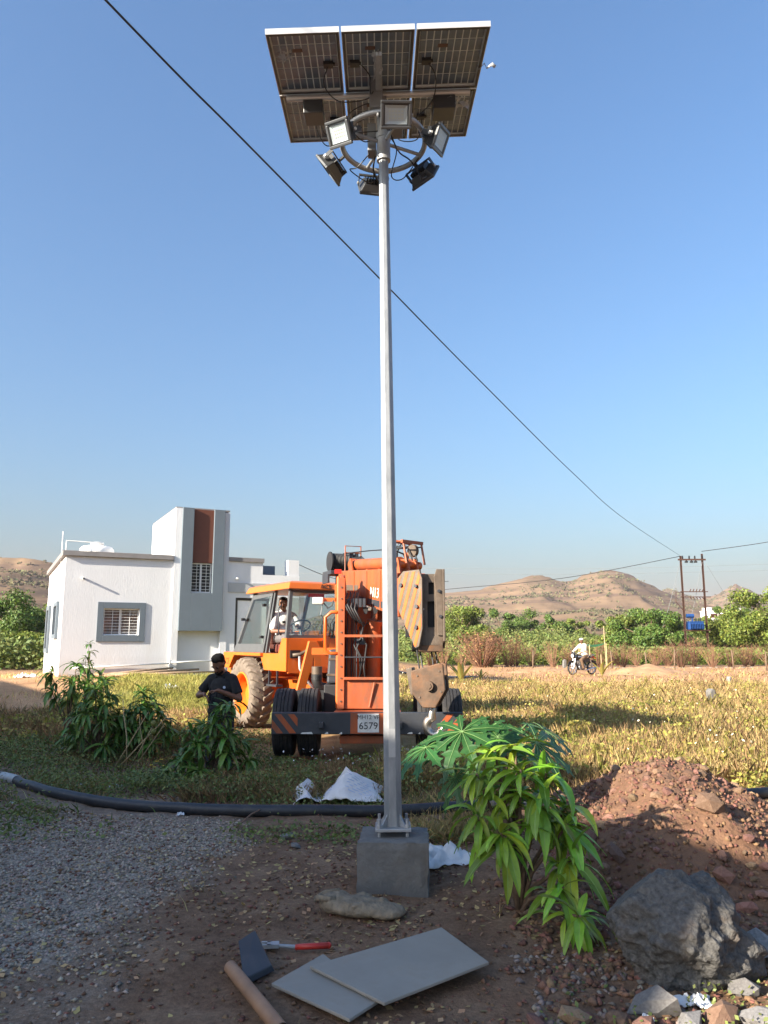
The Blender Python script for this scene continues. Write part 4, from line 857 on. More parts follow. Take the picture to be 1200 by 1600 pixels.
# ---- rear half: chassis and big wheels
rpart('pivot', lambda b: (b.cyl((0, 0, .45), (0, 0, 1.0), .13, n=20), b.bx(-.3, .3, -.25, .15, .62, .72)), 'orange', auto=True)
rpart('rear_chassis', lambda b: (b.bx(-.42, .42, .05, 3.9, .52, .86), b.bx(-.75, .75, 2.35, 2.85, .50, .78)), 'orange', bevel=.012)
def big_wheel(x, side):
    w = bpy.data.objects.new('rear_wheel', None); COL.objects.link(w); w.parent = crane
    w.matrix_local = RM @ Matrix.Translation((x, 2.6, .625)) @ Matrix.Rotation(R(90) * side, 4, 'Y')
    r = .585; hw = .20                                # z of the lathe points outwards
    prof = [(.33, -hw * .75), (.42, -hw), (.52, -hw * 1.02), (.565, -hw * .92), (.585, -hw * .6), (.59, 0), (.585, hw * .6), (.565, hw * .92), (.52, hw * 1.02), (.42, hw), (.33, hw * .75)]
    mb = MB(); mb.lathe(prof, n=48); t = mb.build('tyre', M['tyre_dusty'], w, smooth=True)
    N = 22
    for i in range(N):
        for s_ in (-1, 1):
            a = 2 * PI * (i + (.5 if s_ > 0 else 0)) / N; lm = MB(Matrix.Rotation(a, 4, 'Z'))
            sk = .13                                  # lug leans back towards the shoulder
            V = []
            for k, (zz, rr_) in enumerate(((.0, .632), (.10, .63), (.19, .598), (.212, .54))):
                y = sk * (zz / .2) * 1.0
                V += [(rr_ - .055 if k < 3 else rr_ - .03, y - .035, s_ * zz), (rr_, y - .026, s_ * zz), (rr_, y + .026, s_ * zz), (rr_ - .055 if k < 3 else rr_ - .03, y + .035, s_ * zz)]
            Fq = []
            for k in range(3):
                o = k * 4; Fq += [(o, o + 4, o + 5, o + 1), (o + 1, o + 5, o + 6, o + 2), (o + 2, o + 6, o + 7, o + 3)]
            Fq += [(12, 15, 14, 13), (0, 1, 2, 3)]
            lm.add(V, Fq); lm.build('lug', M['tyre_dusty'], w)
    mb = MB(); mb.lathe([(.335, hw * .62), (.365, hw * .86), (.375, hw * .90), (.35, hw * .95), (.325, hw * .80), (.305, hw * .55), (.295, -.02), (.27, -.05), (.14, -.03), (.13, .03), (.11, .05), (0, .05)], n=40); mb.build('rim', M['rim_orange'], w, auto=True)
    for k in range(10):
        a = 2 * PI * k / 10; mb = MB(); mb.cyl((.2 * math.cos(a), .2 * math.sin(a), -.045), (.2 * math.cos(a), .2 * math.sin(a), -.01), .016, n=6); mb.build('wheel_nut', M['steel_worn'], w)
big_wheel(-.95, -1); big_wheel(.95, 1)
# body under and beside the cab
rpart('cab_base', lambda b: b.prism([(-1.0, 1.0, 1.60), (-1.0, 1.0, 1.05), (-1.0, 1.9, 1.05), (-1.0, 2.1, 1.34), (-1.0, 1.32, 1.34), (-1.0, 1.18, 1.60)], (.04, 0, 0)), 'orange_cab', bevel=.006)
rpart('cab_front_panel', lambda b: b.bx(-.958, .30, 1.0, 1.04, 1.02, 1.60), 'orange_cab', bevel=.006)
rpart('cab_floor', lambda b: b.bx(-.958, .30, 1.042, 3.3, 1.26, 1.34), 'orange_cab')
rpart('fender', lambda b: b.prism([(-1.06, 1.95, 1.345), (-1.06, 3.75, 1.345), (-1.06, 3.75, 1.05), (-1.06, 3.45, 1.05), (-1.06, 3.2, 1.29), (-1.06, 1.95, 1.29)], (.30, 0, 0)), 'orange_cab', bevel=.008)
rpart('engine_cover', lambda b: b.bx(.32, .98, .9, 3.5, .95, 1.75), 'orange_cab', bevel=.03)
rpart('counterweight', lambda b: b.bx(-.9, .95, 3.4, 3.95, .6, 1.288), 'orange_cab', bevel=.03)
text('lettering', 'ACE', .17, RM @ frame((-1.064, 3.58, 1.17), (0, -1, 0), (0, 0, 1), (-1, 0, 0)), M['orange_worn'], crane)
# cab: pillars lean back
def pillar(x0, y0, z0, x1, y1, z1, w=.05, name='pillar', m='dark_grey_frame'):
    rpart(name, lambda b: b.prism([(x0 - w / 2, y0 - w / 2, z0), (x0 + w / 2, y0 - w / 2, z0), (x0 + w / 2, y0 + w / 2, z0), (x0 - w / 2, y0 + w / 2, z0)], (x1 - x0, y1 - y0, z1 - z0)), m)
XL, XR = -.975, .275; ZT = 2.42
pillar(XL, 1.03, 1.602, XL + .10, 1.12, ZT, .06); pillar(XR, 1.03, 1.602, XR - .05, 1.12, ZT, .06)
pillar(XL, 1.85, 1.345, XL + .10, 1.72, ZT, .05); pillar(XL, 3.30, 1.345, XL + .10, 2.66, ZT, .06); pillar(XR, 3.25, 1.345, XR - .05, 2.66, ZT, .06)
rpart('window_frame', lambda b: (b.bx(XL, XR, 1.005, 1.055, 1.602, 1.65), b.bx(XL + .1, XR - .05, 1.09, 1.14, ZT - .05, ZT - .002)), 'dark_grey_frame')
rpart('pane', lambda b: b.prism([(XL + .03, 1.03, 1.65), (XR - .03, 1.03, 1.65), (XR - .07, 1.11, ZT - .05), (XL + .12, 1.11, ZT - .05)], (0, .005, 0)), 'glass')
# rear side window with its own frame
def quad_frame(name, P, t, m, parent, thick=.03):
    P = [Vector(p) for p in P]; c = sum(P, Vector()) / 4; nrm = (P[1] - P[0]).cross(P[2] - P[0]).normalized() * thick
    for a, b_ in zip(P, P[1:] + P[:1]):
        ia = a + (c - a).normalized() * t; ib = b_ + (c - b_).normalized() * t
        rpart(name, lambda b: b.prism([a, b_, ib, ia], nrm), m, parent)
    return [p + (c - p).normalized() * t for p in P], nrm
side = [(XL - .03, 1.93, 1.35), (XL - .03, 3.36, 1.35), (XL + .07, 2.70, ZT - .02), (XL + .07, 1.80, ZT - .02)]
I, nrm = quad_frame('door_frame', side, .10, 'dark_grey_frame', None)
rpart('door_kick_panel', lambda b: b.prism([(XL - .035, 1.93, 1.35), (XL - .035, 3.36, 1.35), (XL - .02, 3.26, 1.50), (XL - .02, 1.92, 1.50)], (.02, 0, 0)), 'dark_grey_frame')
rpart('pane', lambda b: b.prism(I, nrm * .2), 'glass')
for zz, yy in ((1.62, 2.02), (2.18, 1.94), (1.95, 2.92)): rpart('hinge', lambda b: b.bx(XL - .06, XL + .0, yy - .03, yy + .03, zz - .025, zz + .025), 'black_plastic')
rpart('pane', lambda b: b.prism([(XL + .03, 3.28, 1.40), (XR - .03, 3.24, 1.40), (XR - .07, 2.66, ZT - .05), (XL + .13, 2.66, ZT - .05)], (0, -.005, 0)), 'glass')
rpart('pane', lambda b: b.prism([(XR - .005, 1.06, 1.65), (XR - .005, 3.2, 1.45), (XR - .05, 2.64, ZT - .05), (XR - .05, 1.14, ZT - .05)], (-.005, 0, 0)), 'glass')
rpart('roof', lambda b: b.add([(XL - .02, .96, 2.422), (XR + .06, .96, 2.422), (XR + .06, 2.86, 2.422), (XL - .02, 2.86, 2.422), (XL + .02, 1.0, 2.53), (XR, 1.0, 2.53), (XR, 2.80, 2.53), (XL + .02, 2.80, 2.53), (XL + .12, 1.12, 2.565), (XR - .1, 1.12, 2.565), (XR - .1, 2.70, 2.565), (XL + .12, 2.70, 2.565)],
    [(0, 3, 2, 1), (0, 1, 5, 4), (1, 2, 6, 5), (2, 3, 7, 6), (3, 0, 4, 7), (4, 5, 9, 8), (5, 6, 10, 9), (6, 7, 11, 10), (7, 4, 8, 11), (8, 9, 10, 11)]), 'orange_cab', bevel=.012)
text('lettering', 'ACE', .115, RM @ frame((-.28, .972, 2.475), (1, 0, 0), (0, .35, .94), (0, -.94, .35)), M['black_paint'], crane)
rpart('sun_strip', lambda b: b.prism([(-.55, 1.096, 2.30), (-.25, 1.096, 2.30), (-.25, 1.10, 2.36), (-.55, 1.10, 2.36)], (0, .004, 0)), 'red_lamp')
rpart('wiper', lambda b: b.tube([(-.1, 1.0, 1.66), (-.35, 1.02, 2.0), (-.3, 1.05, 2.25)], .008, 5), 'black_plastic')
# seat, wheel, cab interior
rpart('operator_seat', lambda b: (b.bx(-.78, -.32, 1.72, 2.2, 1.345, 1.50), b.box((-.55, 2.22, 1.78), (.46, .10, .62), Euler((R(-10), 0, 0)))), 'seat_brown', bevel=.03)
rpart('console', lambda b: (b.bx(-.9, .2, 1.08, 1.3, 1.345, 1.62), b.cyl((-.55, 1.3, 1.55), (-.55, 1.42, 1.78), .025, n=8)), 'navy', bevel=.01)
swm = Matrix.Translation((-.55, 1.43, 1.80)) @ Matrix.Rotation(R(-35), 4, 'X')
rpart('steering_wheel', lambda b: b.tube([swm @ Vector((.19 * math.cos(a), .19 * math.sin(a), 0)) for a in np.linspace(0, 2 * PI, 25)[:-1]], .015, 6, closed=True), 'black_plastic', smooth=True)
rpart('control_lever', lambda b: [b.tube([(x, 1.25, 1.6), (x + .01, 1.30, 1.95)], .010, 5) for x in (-.2, -.1, 0, .1)], 'black_plastic')
# brackets, filter, pipes in front of the cab
SM = RM @ Matrix.Translation((-.24, 0, 0))
def spart(name, fn, m, parent=None, **k):
    mb = MB(SM); fn(mb); return mb.build(name, M[m], parent or crane, **k)
spart('a_frame', lambda b: (b.prism([(-.62, .42, 1.55), (-.44, .42, 1.55), (-.34, .42, .70), (-.50, .42, .70), (-.53, .42, 1.30), (-.80, .42, .35), (-.92, .42, .42)], (0, .06, 0))), 'orange_cab', bevel=.006)
spart('a_frame', lambda b: b.prism([(-.50, .40, 1.55), (-.40, .40, 1.55), (.05, 1.0, 1.72), (.05, 1.0, 1.55), (-.3, .45, 1.3)], (.05, .05, 0)), 'orange_cab')
spart('a_frame', lambda b: b.bx(-.86, -.30, .50, .58, .62, .80), 'orange_cab', bevel=.01)
spart('gusset', lambda b: b.prism([(-.66, .46, 1.10), (-.56, .46, 1.10), (-.72, .46, .8), (-.8, .46, .8)], (0, .04, 0)), 'orange_cab')
spart('air_filter', lambda b: b.cyl((-.55, .28, 1.03), (-.55, .28, 1.15), .085, n=18), 'steel_worn', auto=True)
spart('intake_elbow', lambda b: b.tube([(-.55, .28, 1.03), (-.55, .28, .93), (-.53, .28, .86), (-.45, .28, .82), (-.33, .26, .82), (-.27, .26, .87), (-.25, .26, .95)], .082, 14), 'rubber', smooth=True)
for k in range(4): spart('hose_clamp', lambda b: b.cyl((-.55, .28, .94 + k * .022), (-.55, .28, .95 + k * .022), .09, n=18), 'rubber')
rpart('exhaust_pipe', lambda b: b.tube([(-.35, .75, 1.50), (-.52, .80, 1.50), (-.62, .85, 1.42), (-.78, .92, 1.33), (-.9, .95, 1.32)], .03, 10), 'steel_worn', smooth=True)
rpart('exhaust_pipe', lambda b: b.tube([(-.80, .9, 1.30), (-.80, .88, 1.1), (-.70, .80, .90), (-.58, .72, .74)], .022, 8), 'galv_dull', smooth=True)
rpart('recess_shade', lambda b: b.bx(-.93, -.75, .975, .998, 1.27, 1.40), 'black_paint')  # black block on the panel stands in for the shade of a recess
for k in range(3): rpart('hydraulic_hose', lambda b: b.tube([(-.30 + k * .07, .8, 1.62), (-.32 + k * .07, .72, 1.85), (-.22 + k * .07, .70, 1.98), (-.08 + k * .05, .75, 1.90), (-.04 + k * .04, .8, 1.70)], .012, 6), 'rubber', smooth=True)
fpart('fuel_tank', lambda b: b.prism([(-.60, .95, .95), (-.44, .95, .95), (-.44, .95, 1.43), (-.57, .95, 1.43)], (0, .5, 0)), 'navy', bevel=.03)
fpart('battery_case', lambda b: b.bx(-.63, -.43, .86, 1.4, .56, .94), 'rubber', bevel=.015)
fpart('side_guard', lambda b: b.bx(-.86, -.45, 1.4, 1.46, 1.35, 1.45), 'orange')
fpart('hand_rail', lambda b: b.tube([(-.36, .60, 1.95), (-.52, .60, 1.95), (-.60, .60, 1.88), (-.60, .60, 1.42), (-.52, .60, 1.38), (-.36, .60, 1.38)], .024, 8), 'orange', smooth=True)
fpart('tower_stay', lambda b: (b.prism([(-.50, 1.0, 2.35), (-.38, 1.0, 2.45), (-.36, 1.0, .9), (-.46, 1.0, .9)], (0, .06, 0)), b.cyl((-.42, .62, .64), (-.42, .62, 2.45), .03, n=10)), 'orange', bevel=.005)
fpart('tower_stay', lambda b: b.prism([(-.34, 1.32, 2.3), (-.1, 1.32, 2.3), (.1, 1.32, 1.5), (-.34, 1.32, 1.2)], (0, .04, 0)), 'orange')
fpart('work_lamp', lambda b: b.box((-.74, 1.0, 2.13), (.16, .08, .10), Euler((0, 0, R(-8)))), 'lamp_glass', bevel=.015)
fpart('lamp_arm', lambda b: b.bx(-.66, -.40, 1.0, 1.06, 2.12, 2.17), 'orange')
fpart('lamp_cable', lambda b: b.tube([(-.66, 1.0, 2.1), (-.6, 1.0, 2.02), (-.54, 1.0, 2.06), (-.52, 1.0, 2.14)], .01, 5), 'rubber')
fpart('rear_lamp', lambda b: b.bx(-.50, -.40, .9, .98, 2.52, 2.58), 'red_lamp')

# ---- clutter: bolts, pipes, pads and hoses
for k in range(11):
    z = .74 + k * .155
    fpart('bolt', lambda b: b.cyl((-.372, .495, z), (-.372, .482, z), .012, n=6), 'steel_worn')
    if z < 2.0: fpart('bolt', lambda b: b.cyl((.327, .495, z), (.327, .482, z), .012, n=6), 'steel_worn')
for k in range(5):
    fpart('hydraulic_pipe', lambda b: b.tube([(-.30 + k * .035, .60 + .01 * k, .66), (-.30 + k * .035, .60, 1.3), (-.29 + k * .03, .66, 1.9), (-.26 + k * .03, .80, 2.25)], .009, 6), ('navy', 'orange_worn', 'rubber', 'steel_worn', 'navy')[k], smooth=True)
for k in range(4):
    fpart('hydraulic_hose', lambda b: b.tube([(-.30 + k * .05, .72, 2.22), (-.34 + k * .05, .52, 2.08 - k * .03), (-.24 + k * .06, .50, 1.9 - k * .05), (-.16 + k * .05, .62, 1.80)], .013, 6), 'rubber', smooth=True)
fpart('valve_bank', lambda b: [b.bx(-.30 + k * .055, -.26 + k * .055, .58, .68, 2.02, 2.14) for k in range(5)], 'navy')
fpart('tank_strap', lambda b: (b.bx(-.60, -.435, .94, .948, 1.06, 1.09), b.bx(-.58, -.435, .94, .948, 1.28, 1.31)), 'steel_worn')
for x in (-.22, -.08, .06): fpart('boom_pad', lambda b: b.prism([(x, .62, 2.02), (x + .08, .62, 2.02), (x + .06, .62, 1.93), (x + .02, .62, 1.93)], (0, .06, 0)), 'black_paint')
for t in (.35, .9, 1.45, 2.0): bpart('stiffener', lambda b: b.prism([(-.178, t, 2.30 - .167 * t + .02), (-.178, t + .035, 2.30 - .167 * t + .015), (-.178, t + .035, 2.66 - .07 * t), (-.178, t, 2.66 - .07 * t)], (.007, 0, 0)), 'orange_worn', boom)
bpart('top_pipe', lambda b: (b.tube([(.08, .3, 2.78), (.10, 1.2, 2.72), (.10, BL, 2.62)], .022, 8), b.tube([(.13, .3, 2.72), (.14, 1.2, 2.68), (.14, BL, 2.58)], .016, 8)), 'orange_worn', smooth=True)
bpart('bracket', lambda b: (b.prism([(-.16, .62, 2.62), (-.16, .80, 2.62), (-.16, .74, 2.82), (-.16, .66, 2.82)], (.02, 0, 0)), b.prism([(.12, BL - .5, 2.52), (.12, BL - .3, 2.50), (.12, BL - .34, 2.76), (.12, BL - .44, 2.76)], (.02, 0, 0))), 'orange_worn')
bpart('limit_switch', lambda b: (b.bx(-.12, -.05, BL - .35, BL - .27, 2.60, 2.74), b.cyl((-.08, BL - .31, 2.74), (-.02, BL - .31, 2.90), .008, n=6)), 'navy')
for k in range(3): bpart('hydraulic_hose', lambda b: b.tube([(-.10 + k * .05, BL - .6, 2.62), (-.12 + k * .06, BL - .3, 2.80 + .03 * k), (-.05 + k * .06, BL - .05, 2.78), (-.08 + k * .07, BL + .12, 2.60)], .011, 6), 'rubber', smooth=True)
fpart('engine_block', lambda b: (b.bx(-.30, .30, 1.5, 2.1, .86, 1.35), b.cyl((-.2, 1.45, 1.1), (-.2, 1.5, 1.1), .14, n=18), b.cyl((.1, 1.45, 1.0), (.1, 1.5, 1.0), .10, n=18)), 'navy', bevel=.02)
fpart('axle', lambda b: (b.cyl((-1.2, .64, .455), (1.25, .64, .455), .07, n=12), b.ball((0, .64, .46), (.2, .18, .18), 14, 8)), 'block_rust', auto=True)
fpart('tow_eye', lambda b: (b.bx(-.62, -.56, -.06, .0, .44, .52), b.bx(.40, .46, -.06, 0, .44, .52)), 'navy', bum, bevel=.008)
fpart('mud_flap', lambda b: (b.bx(-1.26, -.64, 1.10, 1.12, .25, .85), b.bx(.64, 1.26, 1.10, 1.12, .25, .85)), 'rubber')
rpart('step', lambda b: (b.bx(-1.10, -.98, 1.15, 1.55, .80, .83), b.bx(-1.08, -1.05, 1.17, 1.19, .83, 1.06), b.bx(-1.08, -1.05, 1.50, 1.52, .83, 1.06)), 'navy')
rpart('grab_handle', lambda b: b.tube([(-1.02, 1.16, 1.65), (-1.07, 1.16, 1.70), (-1.06, 1.20, 2.1), (-1.0, 1.2, 2.16)], .014, 8), 'navy', smooth=True)
# ================================================================== PEOPLE
V3 = Vector
def hand(b, wrist, palm_dir, palm_n, curl, s=1.0, thumb_side=1):
    """palm with four bent fingers and a thumb; palm_n points out of the palm"""
    d = V3(palm_dir).normalized(); n = V3(palm_n); n = (n - d * n.dot(d)).normalized(); t = d.cross(n) * thumb_side
    w = V3(wrist); k = w + d * .085 * s
    for f, (off, ln) in enumerate(((.028, .070), (.009, .080), (-.010, .074), (-.028, .058))):
        base = k + t * off * s; b.limb(w + t * off * .55 * s + d * .012 * s, base, .0125 * s, .0115 * s, 8)
        a = base; dd = d
        for seg, r0, r1 in ((.45, .0105, .0095), (.32, .0095, .0085), (.26, .0085, .007)):
            dd = (dd * math.cos(curl * (.8 + .1 * f)) + n * math.sin(curl * (.8 + .1 * f))).normalized(); e = a + dd * ln * seg * s; b.limb(a, e, r0 * s, r1 * s, 8); a = e; n2 = n; n = (n - dd * n.dot(dd)).normalized()
        n = V3(palm_n); n = (n - d * n.dot(d)).normalized()
    a = w + d * .025 * s + t * .026 * s; e = a + (d * .7 + t * .6 + n * .35).normalized() * .045 * s; b.limb(a, e, .014 * s, .011 * s, 8)
    b.limb(e, e + (d * .8 + n * .5).normalized() * .034 * s, .011 * s, .008 * s, 8)
def head(b, c, fwd, up, s=1.0):
    f = V3(fwd).normalized(); u = V3(up); u = (u - f * u.dot(f)).normalized(); r = f.cross(u); c = V3(c)
    Q = Matrix((r, f, u)).transposed(); E = Q.to_euler()
    P = lambda x, y, z: c + (r * x + f * y + u * z) * s
    b.ball(P(0, -.012, .028), (.076 * s, .095 * s, .088 * s), 18, 12, E); b.ball(P(0, .022, -.035), (.062 * s, .068 * s, .080 * s), 16, 10, E); b.ball(P(0, .050, -.092), (.030 * s, .026 * s, .024 * s), 10, 8, E)
    b.limb(P(0, .088, .012), P(0, .108, -.028), .010 * s, .016 * s, 8); b.ball(P(.014, .096, -.032), .011 * s, 8, 6); b.ball(P(-.014, .096, -.032), .011 * s, 8, 6)
    b.ball(P(0, .084, -.062), (.026 * s, .012 * s, .009 * s), 10, 6, E); b.ball(P(0, .081, -.076), (.022 * s, .012 * s, .009 * s), 10, 6, E)
    b.ball(P(.034, .074, .022), (.026 * s, .014 * s, .010 * s), 8, 6, E); b.ball(P(-.034, .074, .022), (.026 * s, .014 * s, .010 * s), 8, 6, E)
    for sx in (-1, 1): b.ball(P(sx * .078, -.005, -.012), (.010 * s, .020 * s, .033 * s), 8, 6, E)
    return P, E
def face_bits(parent, P, E, s, beard=None, moustache=True, hairm='hair'):
    for sx in (-1, 1):
        e = MB(); e.ball(P(sx * .031, .079, .006), (.013 * s, .008 * s, .007 * s), 8, 6, E); e.build('eye', M['eye'], parent, smooth=True)
        e = MB(); e.ball(P(sx * .034, .088, .032), (.022 * s, .007 * s, .005 * s), 8, 6, E); e.build('eyebrow', M[hairm], parent, smooth=True)
    if moustache: e = MB(); e.ball(P(0, .095, -.050), (.030 * s, .010 * s, .009 * s), 10, 6, E); e.build('moustache', M[hairm], parent, smooth=True)
    if beard:
        e = MB()
        for a in np.linspace(-1.3, 1.3, 9): e.ball(P(math.sin(a) * .056, math.cos(a) * .060 + .024, -.080 - .022 * math.cos(a)), (.014 * s, .014 * s, .020 * s), 8, 6, E)
        blob('beard', e, .006, M[hairm], parent, 2)
def hair_cap(parent, P, E, s, tall=.01):
    h = MB(); h.ball(P(0, -.036, .046 + tall), (.083 * s, .088 * s, .084 * s), 16, 10, E); h.ball(P(0, .034, .092 + tall), (.060 * s, .040 * s, .030 * s), 12, 8, E); h.ball(P(0, .0, .105 + tall), (.066 * s, .070 * s, .032 * s), 12, 8, E); h.ball(P(0, -.062, -.012), (.070 * s, .046 * s, .062 * s), 12, 8, E)
    rs = random.Random(5)
    for k in range(60):
        a = rs.uniform(0, 2 * PI); q = rs.uniform(.02, .07); h.ball(P(q * math.cos(a), -.01 + q * math.sin(a) * 1.1, .126 + tall - q * q * 6), rs.uniform(.008, .016) * s, 6, 5)
    blob('hair', h, .008, M['hair'], parent, 2)

# ---- man in black, standing behind the mango bush and fiddling with something in his hands
man = thing('person', 'man in black polo shirt standing beside the crane looking at his hands', 'person', (-2.16, 10.55, -.13 + .0), R(-14))
man.location.z = gzf(-2.16, 10.55) - .06
b = MB()
hipL, hipR = V3((.09, 0, .84)), V3((-.09, 0, .84)); knL, knR = V3((.11, -.02, .46)), V3((-.12, -.05, .46)); anL, anR = V3((.12, .03, .09)), V3((-.14, .0, .09))
shL, shR = V3((.160, -.01, 1.32)), V3((-.160, -.01, 1.32))
elL, wrL = V3((.265, -.02, 1.06)), V3((.06, -.24, 1.18)); elR, wrR = V3((-.315, -.05, 1.10)), V3((-.13, -.26, 1.13))
def torso(b, g=0):
    b.ball((0, 0, .90), (.150 + g, .112 + g, .12), 14, 8); b.ball((0, -.012, 1.04), (.145 + g, .110 + g, .17), 14, 8); b.ball((0, -.005, 1.20), (.158 + g, .112 + g, .16), 14, 8); b.limb((-.125, 0, 1.325), (.125, 0, 1.325), .050 + g, .050 + g, 10); b.limb((-.05, .0, 1.35), (.05, 0, 1.35), .05 + g, .05 + g, 10)
torso(b)
b.limb(shL, elL, .052, .042); b.limb(elL, wrL, .041, .028); b.limb(shR, elR, .052, .042); b.limb(elR, wrR, .041, .028)
hand(b, wrL, (-.85, -.35, -.05), (0, -.1, -1), .55, 1, 1); hand(b, wrR, (.75, -.35, -.45), (0, -.5, -.8), .35, 1, -1)
b.limb(hipL, knL, .08, .056); b.limb(knL, anL, .054, .036); b.limb(hipR, knR, .08, .056); b.limb(knR, anR, .054, .036)
for a in (anL, anR): b.limb(a + V3((0, .03, -.04)), a + V3((0, -.14, -.06)), .036, .030)
b.limb((0, .0, 1.36), (-.01, -.050, 1.46), .056, .050)
P, E = head(b, (-.015, -.105, 1.51), (-.22, -1, -.95), (0, -.95, 1), 1.0)
body = blob('body', b, .008, M['skin'], man, 3)
face_bits(man, P, E, 1, beard=True); hair_cap(man, P, E, 1.0, .012)
b = MB(); torso(b, .018); b.ball((0, -.02, .90), (.185, .145, .14), 14, 8)
b.limb(shL, shL.lerp(elL, .35), .062, .064); b.cyl(shL.lerp(elL, .3), shL.lerp(elL, .74), .064, .070, 12); b.limb(shR, shR.lerp(elR, .35), .062, .064); b.cyl(shR.lerp(elR, .3), shR.lerp(elR, .74), .064, .070, 12)
for k in range(6): b.limb((-.15 + .05 * k, -.118 + .012 * abs(k - 2.5), 1.26 - .03 * (k % 2)), (-.11 + .045 * k, -.128, 1.0 + .05 * (k % 3)), .010, .016, 6)
for k in range(5): b.limb((-.12 + k * .05, -.12, .95 + .03 * (k % 2)), (-.15 + k * .08, -.125, 1.08), .012, .006, 6)
shirt = blob('polo_shirt', b, .010, M['black_cloth'], man, 3)
b = MB(); b.tube([(.06, -.075, 1.34), (.075, .02, 1.395), (0, .06, 1.41), (-.075, .02, 1.395), (-.06, -.075, 1.34)], [.012, .02, .022, .02, .012], 8); b.build('collar', M['black_cloth'], man, smooth=True)
b = MB(); b.cyl((.10, -.148, 1.215), (.10, -.156, 1.215), .018, n=12); b.build('badge', M['badge'], man)
b = MB(); b.ball((0, 0, .86), (.175, .13, .12), 14, 8); b.limb(hipL, knL, .098, .072); b.limb(knL, anL + V3((0, 0, .02)), .072, .062); b.limb(hipR, knR, .098, .072); b.limb(knR, anR + V3((0, 0, .02)), .072, .062); blob('jeans', b, .011, M['jeans'], man, 3)
for a in (anL, anR):
    b = MB(); b.limb(a + V3((0, .04, -.045)), a + V3((0, -.15, -.058)), .05, .042); b.bx(a.x - .045, a.x + .045, a.y - .19, a.y + .085, .005, .03); blob('shoe', b, .008, M['shoe'], man, 2)
b = MB(); b.tube([tuple(wrR + V3((.06, -.06, -.02))), (-.02, -.30, 1.04), (-.01, -.31, .96), (.0, -.30, .88)], .008, 6)
o = b.build('cable_piece', M['black_plastic'], None, smooth=True); o.matrix_world = Matrix.Translation(man.location) @ Matrix.Rotation(R(-14), 4, 'Z'); tag(o, 'short black cable held by the man in black', 'cable')

# ---- operator sitting in the cab, looking out of the door opening
ow = Matrix.Translation((CX, CY, 0)) @ RM
pos = ow @ V3((-.66, 1.84, 1.50)); op = thing('person', 'man in white shirt sitting in the crane cab', 'person', pos, RA)
b = MB()                                             # local: faces -y (towards the boom); origin on the seat
def torso2(b, g=0):
    b.ball((0, .0, .10), (.16 + g, .13 + g, .13), 14, 8); b.ball((0, .02, .24), (.15 + g, .12 + g, .16), 14, 8); b.ball((-.02, .0, .40), (.175 + g, .12 + g, .15), 14, 8); b.limb((-.14, 0, .50), (.12, 0, .50), .06 + g, .06 + g)
torso2(b); s1, s2 = V3((.17, 0, .49)), V3((-.19, -.02, .49)); e1, w1 = V3((.25, -.16, .28)), V3((.10, -.36, .30)); e2, w2 = V3((-.26, -.10, .22)), V3((-.10, -.30, .22))
b.limb(s1, e1, .05, .042); b.limb(e1, w1, .04, .027); b.limb(s2, e2, .05, .042); b.limb(e2, w2, .04, .027)
hand(b, w1, (-.3, -.9, .1), (-1, 0, 0), .8, 1, 1); hand(b, w2, (.5, -.7, .15), (.6, 0, -.8), 1.0, 1, -1)
for sx in (.1, -.1):
    b.limb((sx, 0, .09), (sx * 1.3, -.40, .10), .08, .058); b.limb((sx * 1.3, -.40, .10), (sx * 1.2, -.44, -.10), .055, .045); b.limb((sx * 1.2, -.44, -.085), (sx * 1.2, -.56, -.10), .04, .03)
b.limb((-.01, 0, .52), (-.03, -.02, .62), .055, .05)
P, E = head(b, (-.04, -.035, .70), (-.62, -1, -.05), (0, 0, 1), .98); blob('body', b, .009, M['skin2'], op, 3)
face_bits(op, P, E, .98, moustache=True); hair_cap(op, P, E, .98, .0)
b = MB(); torso2(b, .018); b.limb(s1, s1.lerp(e1, .75), .072, .068); b.limb(s2, s2.lerp(e2, .75), .072, .068); b.limb((-.07, 0, .545), (.05, 0, .545), .06, .06); blob('shirt', b, .011, M['white_cloth'], op, 3)
b = MB(); b.bx(-.10, -.04, -.148, -.142, .36, .40); b.build('badge', M['black_plastic'], op)
b = MB(); b.ball((0, 0, .08), (.17, .14, .1), 12, 8)
for sx in (.1, -.1): b.limb((sx, 0, .09), (sx * 1.3, -.40, .10), .095, .072); b.limb((sx * 1.3, -.40, .10), (sx * 1.2, -.44, -.07), .07, .06)
blob('trousers', b, .012, mat('grey_cloth', (.12, .11, .11), .85), op, 3)

